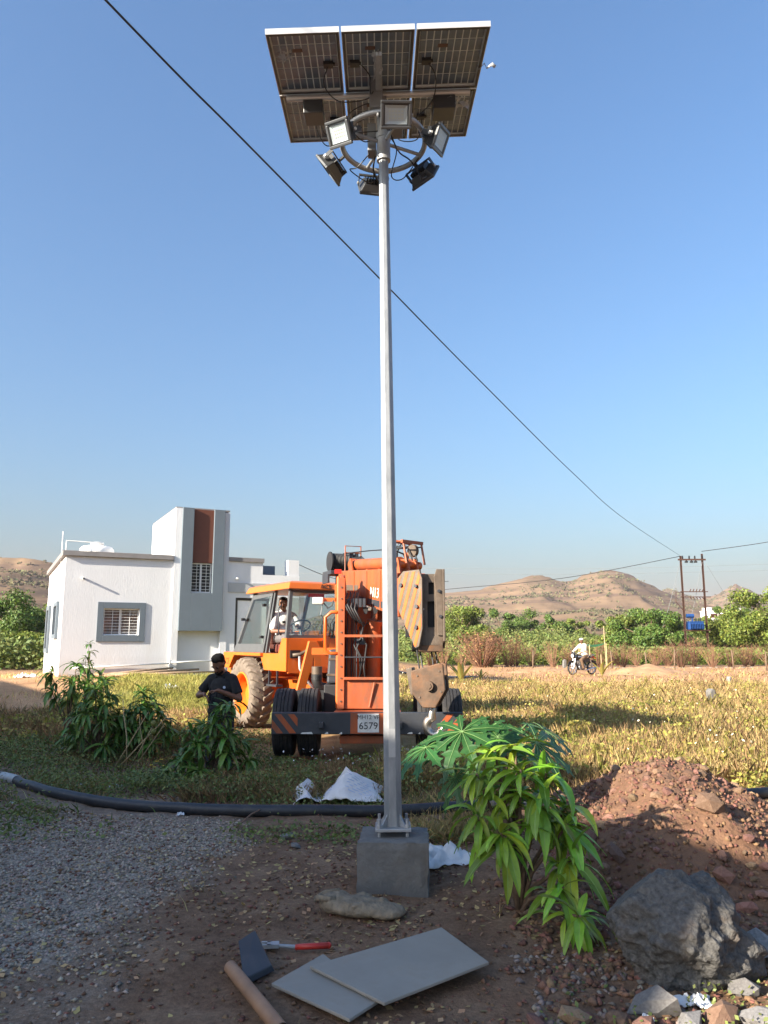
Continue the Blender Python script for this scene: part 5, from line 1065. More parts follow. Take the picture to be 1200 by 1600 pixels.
# ---- motorcycle and rider on the dirt road
bk = on(910, 1053, .02); BKM = Matrix.Translation((bk.x, bk.y, gzf(bk.x, bk.y))) @ Matrix.Rotation(R(180 + 32), 4, 'Z')   # local +x is forward
moto = thing('motorcycle', 'black commuter motorcycle ridden along the dirt road', 'motorcycle'); moto.matrix_world = BKM
def mpart(name, fn, m, parent=None, **k):
    mb = MB(); fn(mb); return mb.build(name, M[m], parent or moto, **k)
for x in (.64, -.62):
    w = bpy.data.objects.new('wheel', None); COL.objects.link(w); w.parent = moto; w.matrix_local = Matrix.Translation((x, 0, .305)) @ Matrix.Rotation(R(90), 4, 'X')
    mb = MB(); mb.lathe([(.25, -.03), (.285, -.042), (.305, -.02), (.305, .02), (.285, .042), (.25, .03)], n=32); mb.build('tyre', M['rubber'], w, smooth=True)
    mb = MB(); mb.lathe([(.255, -.028), (.225, -.028), (.225, .028), (.255, .028)], n=32, closed=True)
    for k in range(6):
        a = k * PI / 3; mb.box((.13 * math.cos(a), .13 * math.sin(a), 0), (.21, .035, .02), Euler((0, 0, a)))
    mb.cyl((0, 0, -.05), (0, 0, .05), .05, n=14); mb.build('rim', M['alu'], w, auto=True)
mpart('fork', lambda b: [b.cyl((.64, s_ * .07, .305), (.44, s_ * .07, .92), .022, n=8) for s_ in (-1, 1)], 'chrome')
mpart('front_mudguard', lambda b: b.tube([(.64 + .33 * math.cos(a), 0, .305 + .33 * math.sin(a)) for a in np.linspace(R(20), R(150), 12)], .06, 8, flat=.35), 'bike_black', smooth=True)
mpart('headlamp', lambda b: (b.ball((.55, 0, .88), (.10, .12, .13), 14, 10), b.bx(.5, .56, -.10, .10, .95, 1.06)), 'bike_black', smooth=True)
mpart('headlamp_lens', lambda b: b.ball((.60, 0, .88), (.06, .09, .10), 14, 10), 'lamp_glass', smooth=True)
mpart('handlebar', lambda b: b.tube([(.30, -.36, 1.02), (.38, -.24, 1.03), (.44, -.08, .98), (.44, .08, .98), (.38, .24, 1.03), (.30, .36, 1.02)], .014, 8), 'chrome', smooth=True)
mpart('mirror', lambda b: [(b.cyl((.37, s_ * .24, 1.02), (.37, s_ * .33, 1.20), .007, n=6), b.ball((.37, s_ * .34, 1.22), (.015, .05, .035), 10, 6)) for s_ in (-1, 1)], 'bike_black')
b = MB(); b.ball((.20, 0, .84), (.26, .13, .12), 14, 10); b.ball((.05, 0, .80), (.16, .10, .09), 12, 8); blob('fuel_tank', b, .015, M['bike_black'], moto, 3)
mpart('tank_stripe', lambda b: [b.bx(.02, .34, s_ * .132 - .004, s_ * .132 + .004, .82, .87) for s_ in (-1, 1)], 'badge')
b = MB(); b.ball((-.25, 0, .80), (.36, .12, .055), 14, 8); b.ball((-.48, 0, .83), (.18, .11, .05), 12, 8); blob('seat', b, .015, M['rubber'], moto, 3)
mpart('side_panel', lambda b: [b.prism([(-.02, s_ * .12, .74), (-.42, s_ * .11, .76), (-.40, s_ * .11, .62), (-.05, s_ * .12, .52)], (0, -.02 * s_, 0)) for s_ in (-1, 1)], 'bike_black')
mpart('engine', lambda b: (b.bx(-.08, .26, -.11, .11, .28, .50), b.box((.20, 0, .58), (.14, .16, .20), Euler((0, R(20), 0))), b.cyl((.0, -.14, .38), (.0, .14, .38), .11, n=16)), 'galv_dull', bevel=.015)
mpart('frame', lambda b: (b.tube([(.46, 0, .88), (.32, 0, .45), (.24, 0, .24), (-.1, 0, .22), (-.25, 0, .45), (-.3, 0, .72)], .025, 8), b.cyl((-.12, -.10, .36), (-.62, -.10, .305), .022, n=8), b.cyl((-.12, .10, .36), (-.62, .10, .305), .022, n=8)), 'bike_black')
mpart('exhaust', lambda b: b.tube([(.26, .10, .5), (.33, .13, .36), (.26, .15, .24), (-.1, .16, .22), (-.25, .16, .25), (-.85, .18, .34)], [.02, .02, .02, .025, .045, .05], 10), 'chrome', smooth=True)
mpart('shock_absorber', lambda b: [b.cyl((-.55, s_ * .12, .34), (-.42, s_ * .12, .74), .028, n=10) for s_ in (-1, 1)], 'chrome')
mpart('rear_mudguard', lambda b: b.tube([(-.62 + .34 * math.cos(a), 0, .305 + .34 * math.sin(a)) for a in np.linspace(R(60), R(170), 10)], .06, 8, flat=.35), 'bike_black', smooth=True)
mpart('tail_lamp', lambda b: b.bx(-.80, -.70, -.08, .08, .78, .86), 'red_lamp', bevel=.01)
mpart('grab_rail', lambda b: b.tube([(-.45, -.13, .84), (-.75, -.12, .93), (-.75, .12, .93), (-.45, .13, .84)], .012, 6), 'chrome', smooth=True)
mpart('indicator', lambda b: [b.ball((-.70, s_ * .18, .76), .025, 8, 6) for s_ in (-1, 1)], 'rim_orange')
rid = thing('person', 'man in cream shirt and white cap riding the motorcycle', 'person'); rid.matrix_world = BKM
b = MB()
def torso3(b, g=0):
    b.ball((-.20, 0, .93), (.15 + g, .16 + g, .13), 12, 8); b.ball((-.17, 0, 1.10), (.125 + g, .155 + g, .17), 12, 8); b.ball((-.11, 0, 1.28), (.13 + g, .175 + g, .15), 12, 8); b.limb((-.09, -.13, 1.38), (-.09, .13, 1.38), .06 + g, .06 + g)
torso3(b)
for s_ in (-1, 1):
    s0, e0, w0 = V3((-.08, s_ * .19, 1.36)), V3((.10, s_ * .33, 1.14)), V3((.29, s_ * .30, 1.06)); b.limb(s0, e0, .05, .042); b.limb(e0, w0, .04, .028)
    hand(b, w0, (.5, s_ * .1, -.1), (0, 0, -1), .9, 1, s_)
    b.limb((-.18, s_ * .1, .88), (.22, s_ * .19, .70), .085, .06); b.limb((.22, s_ * .19, .70), (.08, s_ * .17, .30), .055, .04); b.limb((.08, s_ * .17, .30), (.22, s_ * .17, .27), .038, .032)
b.limb((-.08, 0, 1.40), (-.04, 0, 1.50), .056, .052); P, E = head(b, (-.01, 0, 1.575), (1, .1, -.05), (0, 0, 1), 1.0); blob('body', b, .011, M['skin'], rid, 3)
face_bits(rid, P, E, 1)
b = MB(); b.ball(P(0, -.04, .01), (.083, .078, .08), 12, 8, E); b.build('hair', M['hair'], rid, smooth=True)
b = MB(); b.ball(P(0, -.015, .075), (.094, .110, .062), 16, 8, E); b.cyl(P(0, -.012, .052), P(0, -.012, .072), .098, .096, 18); b.ball(P(0, .07, .055), (.07, .07, .012), 12, 6, E); b.build('cap', M['white_cloth'], rid, smooth=True)
b = MB(); torso3(b, .022); b.ball((-.22, 0, .86), (.19, .19, .11), 12, 8)
for s_ in (-1, 1): b.limb((-.08, s_ * .19, 1.36), (.10, s_ * .33, 1.14), .075, .068); b.limb((.10, s_ * .33, 1.14), (.25, s_ * .31, 1.07), .066, .05)
blob('shirt', b, .013, M['cream_cloth'], rid, 3)
b = MB(); b.ball((-.18, 0, .86), (.16, .17, .10), 12, 8)
for s_ in (-1, 1): b.limb((-.18, s_ * .1, .88), (.22, s_ * .19, .70), .10, .078); b.limb((.22, s_ * .19, .70), (.08, s_ * .17, .34), .075, .062)
blob('trousers', b, .013, M['khaki_cloth'], rid, 3)
for s_ in (-1, 1): b = MB(); b.limb((.07, s_ * .17, .285), (.24, s_ * .17, .262), .045, .038); b.build('shoe', M['shoe'], rid, smooth=True)
# ================================================================== PLANTS
def leaf_mesh(name, mt, L=1.0, w=.085, droop=.5, fold=.35, seg=6, wavy=.0):
    V = []; F_ = []
    ang = 0; p = V3((0, 0, 0)); pts = [(p.copy(), 0.)]
    for i in range(seg):
        ang = -droop * ((i + 1) / seg) ** .8 * 1.6; p = p + V3((math.cos(ang), 0, math.sin(ang))) * (L / seg); pts.append((p.copy(), ang))
    for i, (q, a) in enumerate(pts):
        t = i / seg; wd = w * L * (math.sin(PI * min(1, t * .92 + .06)) ** .75) * (1 - .25 * t) if 0 < i < seg else w * L * (.12 if i == 0 else .02)
        nz_ = V3((-math.sin(a), 0, math.cos(a))); wv = wavy * L * math.sin(i * 2.3)
        mr = min(wd * .12, .006 * L); V += [q + V3((0, wd, 0)) + nz_ * (wd * fold + wv), q + V3((0, mr, 0)), q + V3((0, -mr, 0)), q + V3((0, -wd, 0)) + nz_ * (wd * fold - wv)]
    mi = []
    for i in range(seg):
        o = i * 4
        for k in range(3): F_.append((o + k, o + k + 1, o + k + 5, o + k + 4)); mi.append(1 if k == 1 else 0)
    mb = MB(); mb.add(V, F_); me = mb.mesh(name, mt, True); me.materials.append(M['mango_vein']); me.polygons.foreach_set('material_index', mi); return me
LEAVES = {k: [leaf_mesh('leaf', M[k], 1.0, w, d, .30, 6, .008) for w, d in ((.095, .35), (.11, .6), (.095, .9), (.105, 1.15))] for k in ('mango_leaf', 'mango_young')}
def whorl(parent, p, d, n, L, mk, rs, spread=(.35, 1.4)):
    """a rosette of long leaves at the end of a twig pointing along d"""
    d = V3(d).normalized(); a = d.orthogonal().normalized(); c = d.cross(a)
    for i in range(n):
        th = i * 2.39996 + rs.uniform(-.3, .3); ph = lerp(spread[0], spread[1], (i + .5) / n) + rs.uniform(-.15, .15)
        dr = d * math.cos(ph) + (a * math.cos(th) + c * math.sin(th)) * math.sin(ph); s = L * rs.uniform(.55, 1.15) * (1 if i > n * .25 else .7)
        up = V3((0, 0, 1)) + V3((rs.uniform(-.3, .3), rs.uniform(-.3, .3), 0)); y = up.cross(dr)
        if y.length < .1: y = V3((1, 0, 0)).cross(dr)
        y.normalize(); z = dr.cross(y)
        base = p - d * rs.uniform(0, .05) * L * 3
        horiz = math.hypot(dr.x, dr.y); k = min(3, int(rs.random() * 2 + (1 if dr.z > -.1 else 0) + (rs.random() < .5)))
        o = link_mesh('leaf', LEAVES[mk][k], parent); o.matrix_local = frame(base, dr * s, y * s * rs.uniform(.8, 1.25), z * s)
def mango(px, py, Y, label, branches, mk='mango_leaf', L=.2, seed=1, n=13, base=None, trunk_r=.014, name='mango_sapling', group='mango saplings on the verge'):
    rs = random.Random(seed); b = V3(base) if base else on(px, py, 0)
    b.z = gzf(b.x, b.y) - .03
    t = thing(name, label, 'sapling', b, 0, group)
    mb = MB(); tops = []
    for (x, y, z, dx, dy, dz) in branches:           # end points of the twigs relative to the base, with their direction
        e = V3((x, y, z)); m = V3((x * .25, y * .25, z * .45)); q = V3((x * .7, y * .7, z * .78)); mb.tube([(0, 0, 0), tuple(m), tuple(q), tuple(e)], [trunk_r, trunk_r * .8, trunk_r * .55, trunk_r * .4], 6)
        tops.append((e, V3((dx, dy, dz)), q))
    mb.build('stem', M['bark'], t, smooth=True)
    for e, d, q in tops:
        whorl(t, e, d, n, L, mk, rs)
        if (e - q).length > .12: whorl(t, q.lerp(e, .4), d, int(n * .55), L * .95, mk, rs, (.9, 1.5))
    return t
def bush_branches(rs, k, w, h0, h1, dep=None):
    out = []; dep = dep or w
    for i in range(k):
        a = i * 2.39996 + rs.uniform(-.3, .3); r = math.sqrt((i + .5) / k); x = r * w * math.cos(a); y = r * dep * math.sin(a); z = lerp(h1, h0, r ** 1.6) * rs.uniform(.88, 1.05)
        out.append((x, y, z, x * 1.1, y * 1.1, .5 + .6 * (1 - r)))
    return out
rs = random.Random(3)
# left group, in the shade of the verge
mango(105, 1168, 0, 'leftmost mango sapling with an open crown on a bent double stem', [(-.05, 0, .80, -.1, 0, 1), (-.36, .1, 1.10, -.9, 0, .45), (.20, .0, 1.15, .3, 0, 1), (.02, .1, 1.22, 0, 0, 1), (-.25, -.1, .85, -.7, -.2, .4), (.30, -.1, .95, .8, -.2, .5), (.40, .1, 1.05, .9, 0, .4), (.10, -.2, .95, 0, -.6, .6), (-.10, .2, 1.0, -.3, .4, .8), (.22, .15, .82, .5, .3, .3)], L=.28, seed=11, n=17)
mango(150, 1178, 0, 'bushy mango sapling second from the left on the verge', bush_branches(random.Random(21), 19, .42, .25, 1.12), L=.28, seed=12, n=18)
mango(222, 1172, 0, 'bushy mango sapling in the middle beside the dry stalks', bush_branches(random.Random(22), 19, .44, .20, .95), L=.28, seed=13, n=18)
mango(330, 1214, 0, 'leafy mango sapling in front of the man in black', bush_branches(random.Random(23), 19, .52, .15, .90, .36) + [(.20, -.1, .94, .1, -.1, 1), (-.05, -.42, .25, -.1, -1, .5)], L=.28, seed=14, n=18)
mango(0, 0, 0, 'thin tall sapling rising in front of the white house wall', [(0, 0, 1.55, 0, 0, 1), (.03, 0, 1.42, .6, 0, .7), (-.05, .02, 1.32, -.7, 0, .6), (.06, -.02, 1.22, .8, 0, .5), (-.06, 0, 1.12, -.8, 0, .4), (.05, .02, 1.02, .7, .2, .5), (.26, 0, .72, .9, 0, .3)], L=.17, seed=15, n=8, base=(-5.05, 13.4, 0), name='sapling', trunk_r=.010)
mango(0, 0, 0, 'small leafy shoot in the grass between the house and the man', [(0, 0, .50, 0, 0, 1), (.04, 0, .35, .6, 0, .6), (-.04, .02, .26, -.6, 0, .5)], L=.10, seed=16, n=6, base=(-4.25, 14.6, 0), name='sapling', trunk_r=.006)
# bright young mango on the right, close to the camera
by = [(-.26, .0, .98, -.4, -.2, .9), (-.12, .12, 1.12, -.1, .1, 1), (.02, .1, 1.16, 0, 0, 1), (.02, -.06, 1.02, .1, -.3, 1), (.20, 0, .98, .5, 0, .9), (.12, -.18, .82, .3, -.6, .8), (-.28, -.12, .72, -.7, -.4, .6), (.34, .08, .72, .9, .1, .5), (-.14, -.20, .62, -.2, -.8, .6), (.30, -.12, .66, .7, -.5, .5), (.0, .22, .86, 0, .6, .7), (.10, .02, .78, .2, -.2, .9),
      (.20, -.35, .32, .5, -.8, .7), (.30, -.22, .46, .7, -.5, .7), (.26, -.50, .20, .4, -.8, .8)]
by = [(x * .9, y, z * .80, a, b, c) for x, y, z, a, b, c in by]
mango(0, 0, 0, 'bright green mango sapling with long drooping leaves beside the lamp post', by, 'mango_young', L=.31, seed=31, n=13, base=(.78, 4.75, 0), trunk_r=.017, group='mango saplings near the lamp post')

# ---- papaya
def papaya_leaf_mesh(seed):
    rs = random.Random(seed); V = []; F_ = []; veins = MB()
    lobes = 9
    for k in range(lobes):
        a = lerp(-2.6, 2.6, k / (lobes - 1)); ln = (.52 - .07 * abs(a)) * rs.uniform(.9, 1.08)
        d = V3((math.cos(a), math.sin(a), 0)); s_ = V3((-math.sin(a), math.cos(a), 0)); dr = .30 * ln
        def pt(t, w): return d * (t * ln) + s_ * w * ln + V3((0, 0, -dr * t * t + .04 * t))
        # outline with side teeth
        half = [(.0, .0), (.25, .075), (.42, .085), (.52, .21), (.56, .10), (.70, .09), (.80, .16), (.82, .06), (1.0, .0)]
        o = len(V); mids = [pt(t, 0) - V3((0, 0, .012 * ln)) for t, w in half]; lf = [pt(t, w) for t, w in half]; rt = [pt(t, -w) for t, w in half]
        V += mids + lf + rt; n = len(half)
        for i in range(n - 1): F_ += [(o + i, o + i + 1, o + n + i + 1, o + n + i), (o + i, o + 2 * n + i, o + 2 * n + i + 1, o + i + 1)]
        veins.tube([pt(t, 0) + V3((0, 0, .001)) for t in (0, .3, .6, .92)], [.0035, .0028, .002, .001], 4)
    mb = MB(); mb.add(V, F_); return mb.mesh('leaf', M['papaya_leaf'], False), veins.mesh('vein', M['leaf_vein'])
PL = [papaya_leaf_mesh(i) for i in range(3)]
pb = V3((.95, 6.3, 0)); pb.z = gzf(pb.x, pb.y)
pap = thing('papaya_plant', 'young papaya plant with broad lobed leaves behind the bright mango sapling', 'papaya plant', pb)
mb = MB(); mb.tube([(0, 0, -.05), (.01, 0, .3), (-.01, .01, .62), (0, 0, .80)], [.045, .04, .034, .022], 10); mb.build('stem', M['bark'], pap, smooth=True)
for (px_, py_, Y_, s_, tilt, yaw, k) in ((665, 1168, 6.2, .74, 34, 205, 0), (722, 1143, 6.1, .86, 38, 235, 1), (778, 1152, 6.0, .50, 50, 270, 2), (838, 1160, 6.2, .86, 42, 310, 0), (712, 1215, 6.0, .55, 55, 215, 1), (850, 1140, 6.6, .60, 28, 330, 2), (765, 1138, 6.5, .60, 30, 250, 0)):
    c = at(px_, py_, Y_) - pb; a = R(yaw); out = V3((math.cos(a), math.sin(a), 0)); tl = R(tilt)
    x = (out * math.cos(tl) - V3((0, 0, 1)) * math.sin(tl)).normalized(); y = V3((0, 0, 1)).cross(x).normalized(); z = x.cross(y)
    lf = link_mesh('leaf', PL[k][0], pap); lf.matrix_local = frame(c, x * s_, y * s_, z * s_)
    v = link_mesh('vein', PL[k][1], lf)
    mb = MB(); s0 = V3((0, 0, .74)); mid = s0.lerp(c, .55) + V3((0, 0, .10)); mb.tube([s0, mid, c], [.011, .008, .006], 6); mb.build('leaf_stalk', M['leaf_vein'], pap, smooth=True)

# ---- dry stalks, flower heads and the yellow flowers on the verge
st = thing('dry_stalks', 'pale dry stalks with round seed heads leaning on the verge', 'dry plant', on(196, 1196, 0)); b0 = V3(st.location)
for i, (px_, py_, Y_) in enumerate(((232, 1112, 9.9), (262, 1118, 9.7), (192, 1092, 10.2), (240, 1132, 9.6), (258, 1130, 9.9), (218, 1120, 10.0))):
    e = at(px_, py_, Y_) - b0; s0 = V3((.06 * (i - 2), .02 * i, 0)); mb = MB(); mb.tube([s0, s0.lerp(e, .4) + V3((.02, 0, .03)), s0.lerp(e, .75), e], [.009, .008, .006, .004], 6); mb.build('stalk', M['stalk_dry'], st, smooth=True)
for px_, py_ in ((240, 1130), (240, 1143)):
    mb = MB(); c = at(px_, py_, 9.6) - b0; mb.ball(c, .034, 12, 9); mb.build('seed_head', M['shade_weed'], st, smooth=True)
fl = thing('flowering_weed', 'low dark weed with small yellow flowers by the hose', 'plant', on(238, 1232, 0)); b0 = V3(fl.location); rs = random.Random(8)
def weed_clump(parent, n, w, h, mt, L, seed):
    r = np.random.default_rng(seed); V = []; Fq = []
    for i in range(n):
        a = r.uniform(0, 2 * PI); q = w * math.sqrt(r.random()); z = h * r.random() * (1 - .5 * q / w); c = np.array([q * math.cos(a), q * math.sin(a), z]); d = r.normal(size=3); d[2] = abs(d[2]) * .6; d /= np.linalg.norm(d); s_ = np.cross(d, [0, 0, 1.]); s_ /= np.linalg.norm(s_) + 1e-6; ll = L * r.uniform(.6, 1.3)
        k = len(V); V += [c, c + d * ll * .5 + s_ * ll * .2, c + d * ll, c + d * ll * .5 - s_ * ll * .2]; Fq.append((k, k + 1, k + 2, k + 3))
    return link_mesh('foliage', np_mesh('foliage', V, Fq, mt), parent)
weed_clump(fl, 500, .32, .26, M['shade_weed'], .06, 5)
for px_, py_ in ((236, 1196), (245, 1190), (252, 1187), (240, 1199), (254, 1197)):
    c = at(px_, py_, 8.75) - b0; mb = MB()
    for k in range(6): a = k * PI / 3; mb.add([c + V3((.008 * math.cos(a - .5), .008 * math.sin(a - .5), 0)), c + V3((.026 * math.cos(a - .3), .026 * math.sin(a - .3), .006)), c + V3((.026 * math.cos(a + .3), .026 * math.sin(a + .3), .006)), c + V3((.008 * math.cos(a + .5), .008 * math.sin(a + .5), 0))], [(0, 1, 2, 3)])
    mb.build('flower', M['yellow_flower'], fl)
# ================================================================== FAR THINGS
def leaf_cloud(rs, blobs, n, size, flat=.8):
    """leaf-sized quads through the volume of several lumps; denser at the skin"""
    B = np.array(blobs, float); vol = (B[:, 3] * B[:, 4] * B[:, 5]) ** .67; k = rs.choice(len(B), n, p=vol / vol.sum())
    d = rs.normal(size=(n, 3)); d /= np.linalg.norm(d, axis=1)[:, None]; r = rs.random(n) ** .45
    C = B[k, :3] + d * r[:, None] * B[k, 3:6] * (1 + rs.normal(0, .10, (n, 1)))
    u = rs.normal(size=(n, 3)); u /= np.linalg.norm(u, axis=1)[:, None]; nrm = d + u * .9; nrm /= np.linalg.norm(nrm, axis=1)[:, None]
    a = np.cross(nrm, rs.normal(size=(n, 3))); a /= np.linalg.norm(a, axis=1)[:, None] + 1e-9; b = np.cross(nrm, a); s = (size * rs.uniform(.55, 1.4, (n, 1)))
    V = np.stack([C - a * s * .6, C - b * s * .32, C + a * s * .6, C + b * s * .32], 1).reshape(-1, 3)
    return V, np.arange(4 * n).reshape(n, 4)
def tree(name, label, base, h, w, mt, n, size, seed, group=None, lumps=9, trunk=.12, low=.25, cat='tree', squash=1.0):
    rs = np.random.default_rng(seed); t = thing(name, label, cat, base, 0, group); blobs = []
    limbs = MB(); limbs.tube([(0, 0, -.3), (.03 * w, 0, h * .2), (-.02 * w, .02 * w, h * .42)], [trunk, trunk * .8, trunk * .55], 7)
    for i in range(lumps):
        a = i * 2.4 + rs.uniform(-.4, .4); q = w * .36 * math.sqrt((i + .3) / lumps) * 1.35; z = h * rs.uniform(low + .1, .84) * (1 - .15 * q / w); r = w * rs.uniform(.09, .22)
        c = (q * math.cos(a), q * math.sin(a), min(z, h - r * .75 * squash)); blobs.append(c + (r, r, r * .75 * squash)); limbs.tube([(0, 0, h * .18), (c[0] * .4, c[1] * .4, lerp(h * .2, c[2], .6)), c], [trunk * .5, trunk * .35, trunk * .12], 5)
    limbs.build('trunk', M['bark'], t, smooth=True)
    V, Fq = leaf_cloud(rs, blobs, n, size); link_mesh('crown', np_mesh('crown', V, Fq, mt), t); return t
def far_base(px, Y): x = (px - 600) / 1205. * Y * 1.0; return (x, Y, gzf(x, Y))
G = 'trees beyond the dirt road'
DK, LT = M['tree_leaf_dark'], M['tree_leaf']
for i, (px, Y, h, w, mt, n, lb) in enumerate((
    (718, 100, 6.6, 7.0, LT, 5200, 'rounded green tree nearest the crane head beyond the dirt road'),
    (785, 118, 7.6, 4.2, DK, 2000, 'slim dark tree standing right of the rounded green tree'),
    (815, 125, 7.4, 5.6, DK, 2400, 'dark tree with a broken crown under the left summit'),
    (865, 120, 6.6, 4.6, DK, 2200, 'small dark tree above the motorcycle'),
    (900, 130, 6.8, 4.4, LT, 2000, 'small light green tree right of the motorcycle'),
    (745, 85, 3.6, 5.0, LT, 3000, 'low bright green tree right behind the hook head'),
    (960, 82, 4.6, 4.8, LT, 3600, 'yellowish green tree left of the dark round tree'),
    (1010, 78, 5.1, 6.6, DK, 6500, 'dark round broad tree left of the transformer poles'),
    (1040, 92, 5.0, 5.2, DK, 3200, 'dark bushy tree half hidden beside the left transformer pole'),
    (1128, 80, 4.6, 6.0, LT, 4200, 'low green tree between the transformer and the tall right tree'),
    (1172, 74, 5.8, 5.5, LT, 5200, 'mid height tree before the white far buildings'),
    (1215, 66, 7.6, 7.5, LT, 9000, 'tall spreading tree cut by the right edge'),
    (1160, 150, 10.0, 4.0, DK, 1500, 'small round tree above the white far buildings'),
    (1122, 160, 10.2, 4.0, DK, 1500, 'small round tree left above the white far buildings'))):
    b = far_base(px, Y); tree('tree', lb, b, h, w, mt, n * 3, .13 + Y * .0009, 100 + i, G, lumps=24 if w > 5 else 16, trunk=.16, low=.1)
# left of the house
for i, (px, Y, h, w, mt, n, lb) in enumerate(((38, 62, 5.6, 6.0, DK, 6500, 'dense green tree left of the white house'), (74, 70, 5.2, 5.0, LT, 4000, 'tree half hidden behind the corner of the white house'), (-8, 66, 4.6, 5.0, LT, 3500, 'green tree cut by the left edge'))):
    b = far_base(px, Y); tree('tree', lb, b, h, w, mt, n * 3, .17, 140 + i, 'trees left of the house', lumps=22, trunk=.15, low=.1)

# green thicket that reads as one mass
def thicket(name, label, n, xr, yr, h, size, mt, seed, cat='scrub'):
    rs = np.random.default_rng(seed); Y = rs.uniform(yr[0], yr[1], n); X = rs.uniform(xr[0], xr[1], n) * Y
    top = h * (.35 + .9 * fbm(X * .22, Y * .12, 3, seed)) * (.38 + .62 * sstep(70, 105, Y) if yr[1] > 100 else 1); Z = gz(X, Y) + top * rs.random(n) ** .8
    C = np.stack([X, Y, Z], 1); nrm = rs.normal(size=(n, 3)); nrm[:, 2] = np.abs(nrm[:, 2]) + .2; nrm /= np.linalg.norm(nrm, axis=1)[:, None]
    a = np.cross(nrm, rs.normal(size=(n, 3))); a /= np.linalg.norm(a, axis=1)[:, None]; b = np.cross(nrm, a); s = size * rs.uniform(.5, 1.5, (n, 1))
    V = np.stack([C - a * s * .6, C - b * s * .34, C + a * s * .6, C + b * s * .34], 1).reshape(-1, 3)
    o = link_mesh(name, np_mesh(name, V, np.arange(4 * n).reshape(n, 4), mt)); return tag(o, label, cat, kind='stuff')
thicket('green_thicket', 'band of green scrub beyond the dirt road', 110000, (.02, .56), (56, 135), 3.3, .24, M['scrub_leaf'], 61)
thicket('green_hedge', 'low green hedge at the far side of the dirt road', 16000, (.05, .56), (51, 56), 1.0, .16, M['tree_leaf'], 62)
thicket('crop_field', 'green crop field left of the white house', 36000, (-.60, -.33), (34, 58), 1.4, .17, M['scrub_leaf'], 63, 'crop')
thicket('green_verge', 'bright green growth below the trees left of the house', 12000, (-.60, -.40), (56, 66), 2.2, .2, M['tree_leaf'], 65)

# bare reddish shrubs in a row: each its own
def bare_shrub_mesh(seed, h=2.0, w=1.6, n=48):
    rs = np.random.default_rng(seed); mb = MB()
    for i in range(n):
        a = rs.uniform(0, 2 * PI); q = rs.random() ** .6 * w * .5; hh = h * rs.uniform(.45, 1) * (1 - .3 * q / w); bx_, by_ = .12 * math.cos(a), .12 * math.sin(a)
        e = V3((q * math.cos(a) * 1.15, q * math.sin(a) * 1.15, hh)); m = V3((q * math.cos(a) * .7, q * math.sin(a) * .7, hh * .55)); r = .014
        mb.tube([(bx_, by_, 0), m, e], [r, r * .7, r * .35], 3)
        for k in range(4):
            t = rs.uniform(.4, .95); p = m.lerp(e, t); d = V3(rs.normal(0, .18, 3)); d.z = abs(d.z) + .06; mb.tube([p, p + d], [r * .5, r * .2], 3)
    return mb.mesh('branches', M['twig'])
def shrub_leaf_mesh(seed, h=2.0, w=1.6, n=260, mt=None):
    rs = np.random.default_rng(seed); V, Fq = leaf_cloud(rs, [(0, 0, h * .55, w * .5, w * .5, h * .42)], n, .075); return np_mesh('leaves', V, Fq, mt)
SH = [(bare_shrub_mesh(70 + i), shrub_leaf_mesh(80 + i, mt=(mat('rust_leaf', (.26, .135, .06), .85, c2=(.36, .22, .09), scale=2, rnd='island', rand_amt=.4, transl=.2) if i == 0 else bpy.data.materials['rust_leaf']))) for i in range(4)]
rs = random.Random(17); spots = []
for i in range(26):
    u = lerp(.06, .53, (i + rs.uniform(-.3, .3)) / 25); Y = rs.uniform(46.5, 50.5)
    spots.append((u * Y, Y, rs.uniform(.55, 1.0)))
for i, (x, Y, s_) in enumerate(spots):
    t = thing('bare_shrub', 'leafless reddish shrub in the row beyond the dirt road', 'shrub', (x, Y, gzf(x, Y)), rs.uniform(0, 6), 'row of bare shrubs beyond the dirt road'); t.scale = (s_ * rs.uniform(.9, 1.4), s_, s_ * rs.uniform(.8, 1.2))
    k = i % 4; link_mesh('branches', SH[k][0], t)
    if i % 3 == 0: link_mesh('leaves', SH[k][1], t)
o = thing('bare_shrub', 'big rounded brown shrub near the crane hook across the road', 'shrub', far_base(750, 47), 0.4); o.scale = (2.0, 1.6, 1.15)
for k in (0, 1): link_mesh('branches', SH[k][0], o, Matrix.Rotation(k * 1.3, 4, 'Z'))
for k in (0, 1, 2): link_mesh('leaves', SH[k][1], o, Matrix.Rotation(k * 1.9, 4, 'Z'))

# fence posts and saplings stakes along the far road edge
for i, (px, Y, h) in enumerate(((828, 43.0, 1.05), (1003, 44, .95), (1045, 42.5, 1.1), (950, 43.5, 1.0), (1136, 43.5, 1.05), (1186, 42.0, 1.0))):
    b = far_base(px, Y); mb = MB(); lean = random.Random(i).uniform(-.08, .08); mb.tube([(0, 0, -.1), (lean * .5, 0, h * .5), (lean, .02, h)], [.045, .04, .03], 6); mb.tube([(lean * .6, 0, h * .6), (lean + .14, 0, h * .95)], [.02, .008], 5)
    o = mb.build('fence_post', M['bark'], None, smooth=True); o.location = b; tag(o, {828: 'wooden stake standing alone left of the motorcycle', 950: 'wooden stake nearest the green net canopy', 1003: 'wooden stake behind the brown earth heap', 1045: 'wooden stake just left of the transformer poles', 1136: 'wooden stake between the transformer poles and the right edge', 1186: 'wooden stake nearest the right edge across the dirt road'}[px], 'post', 'wooden stakes along the road')
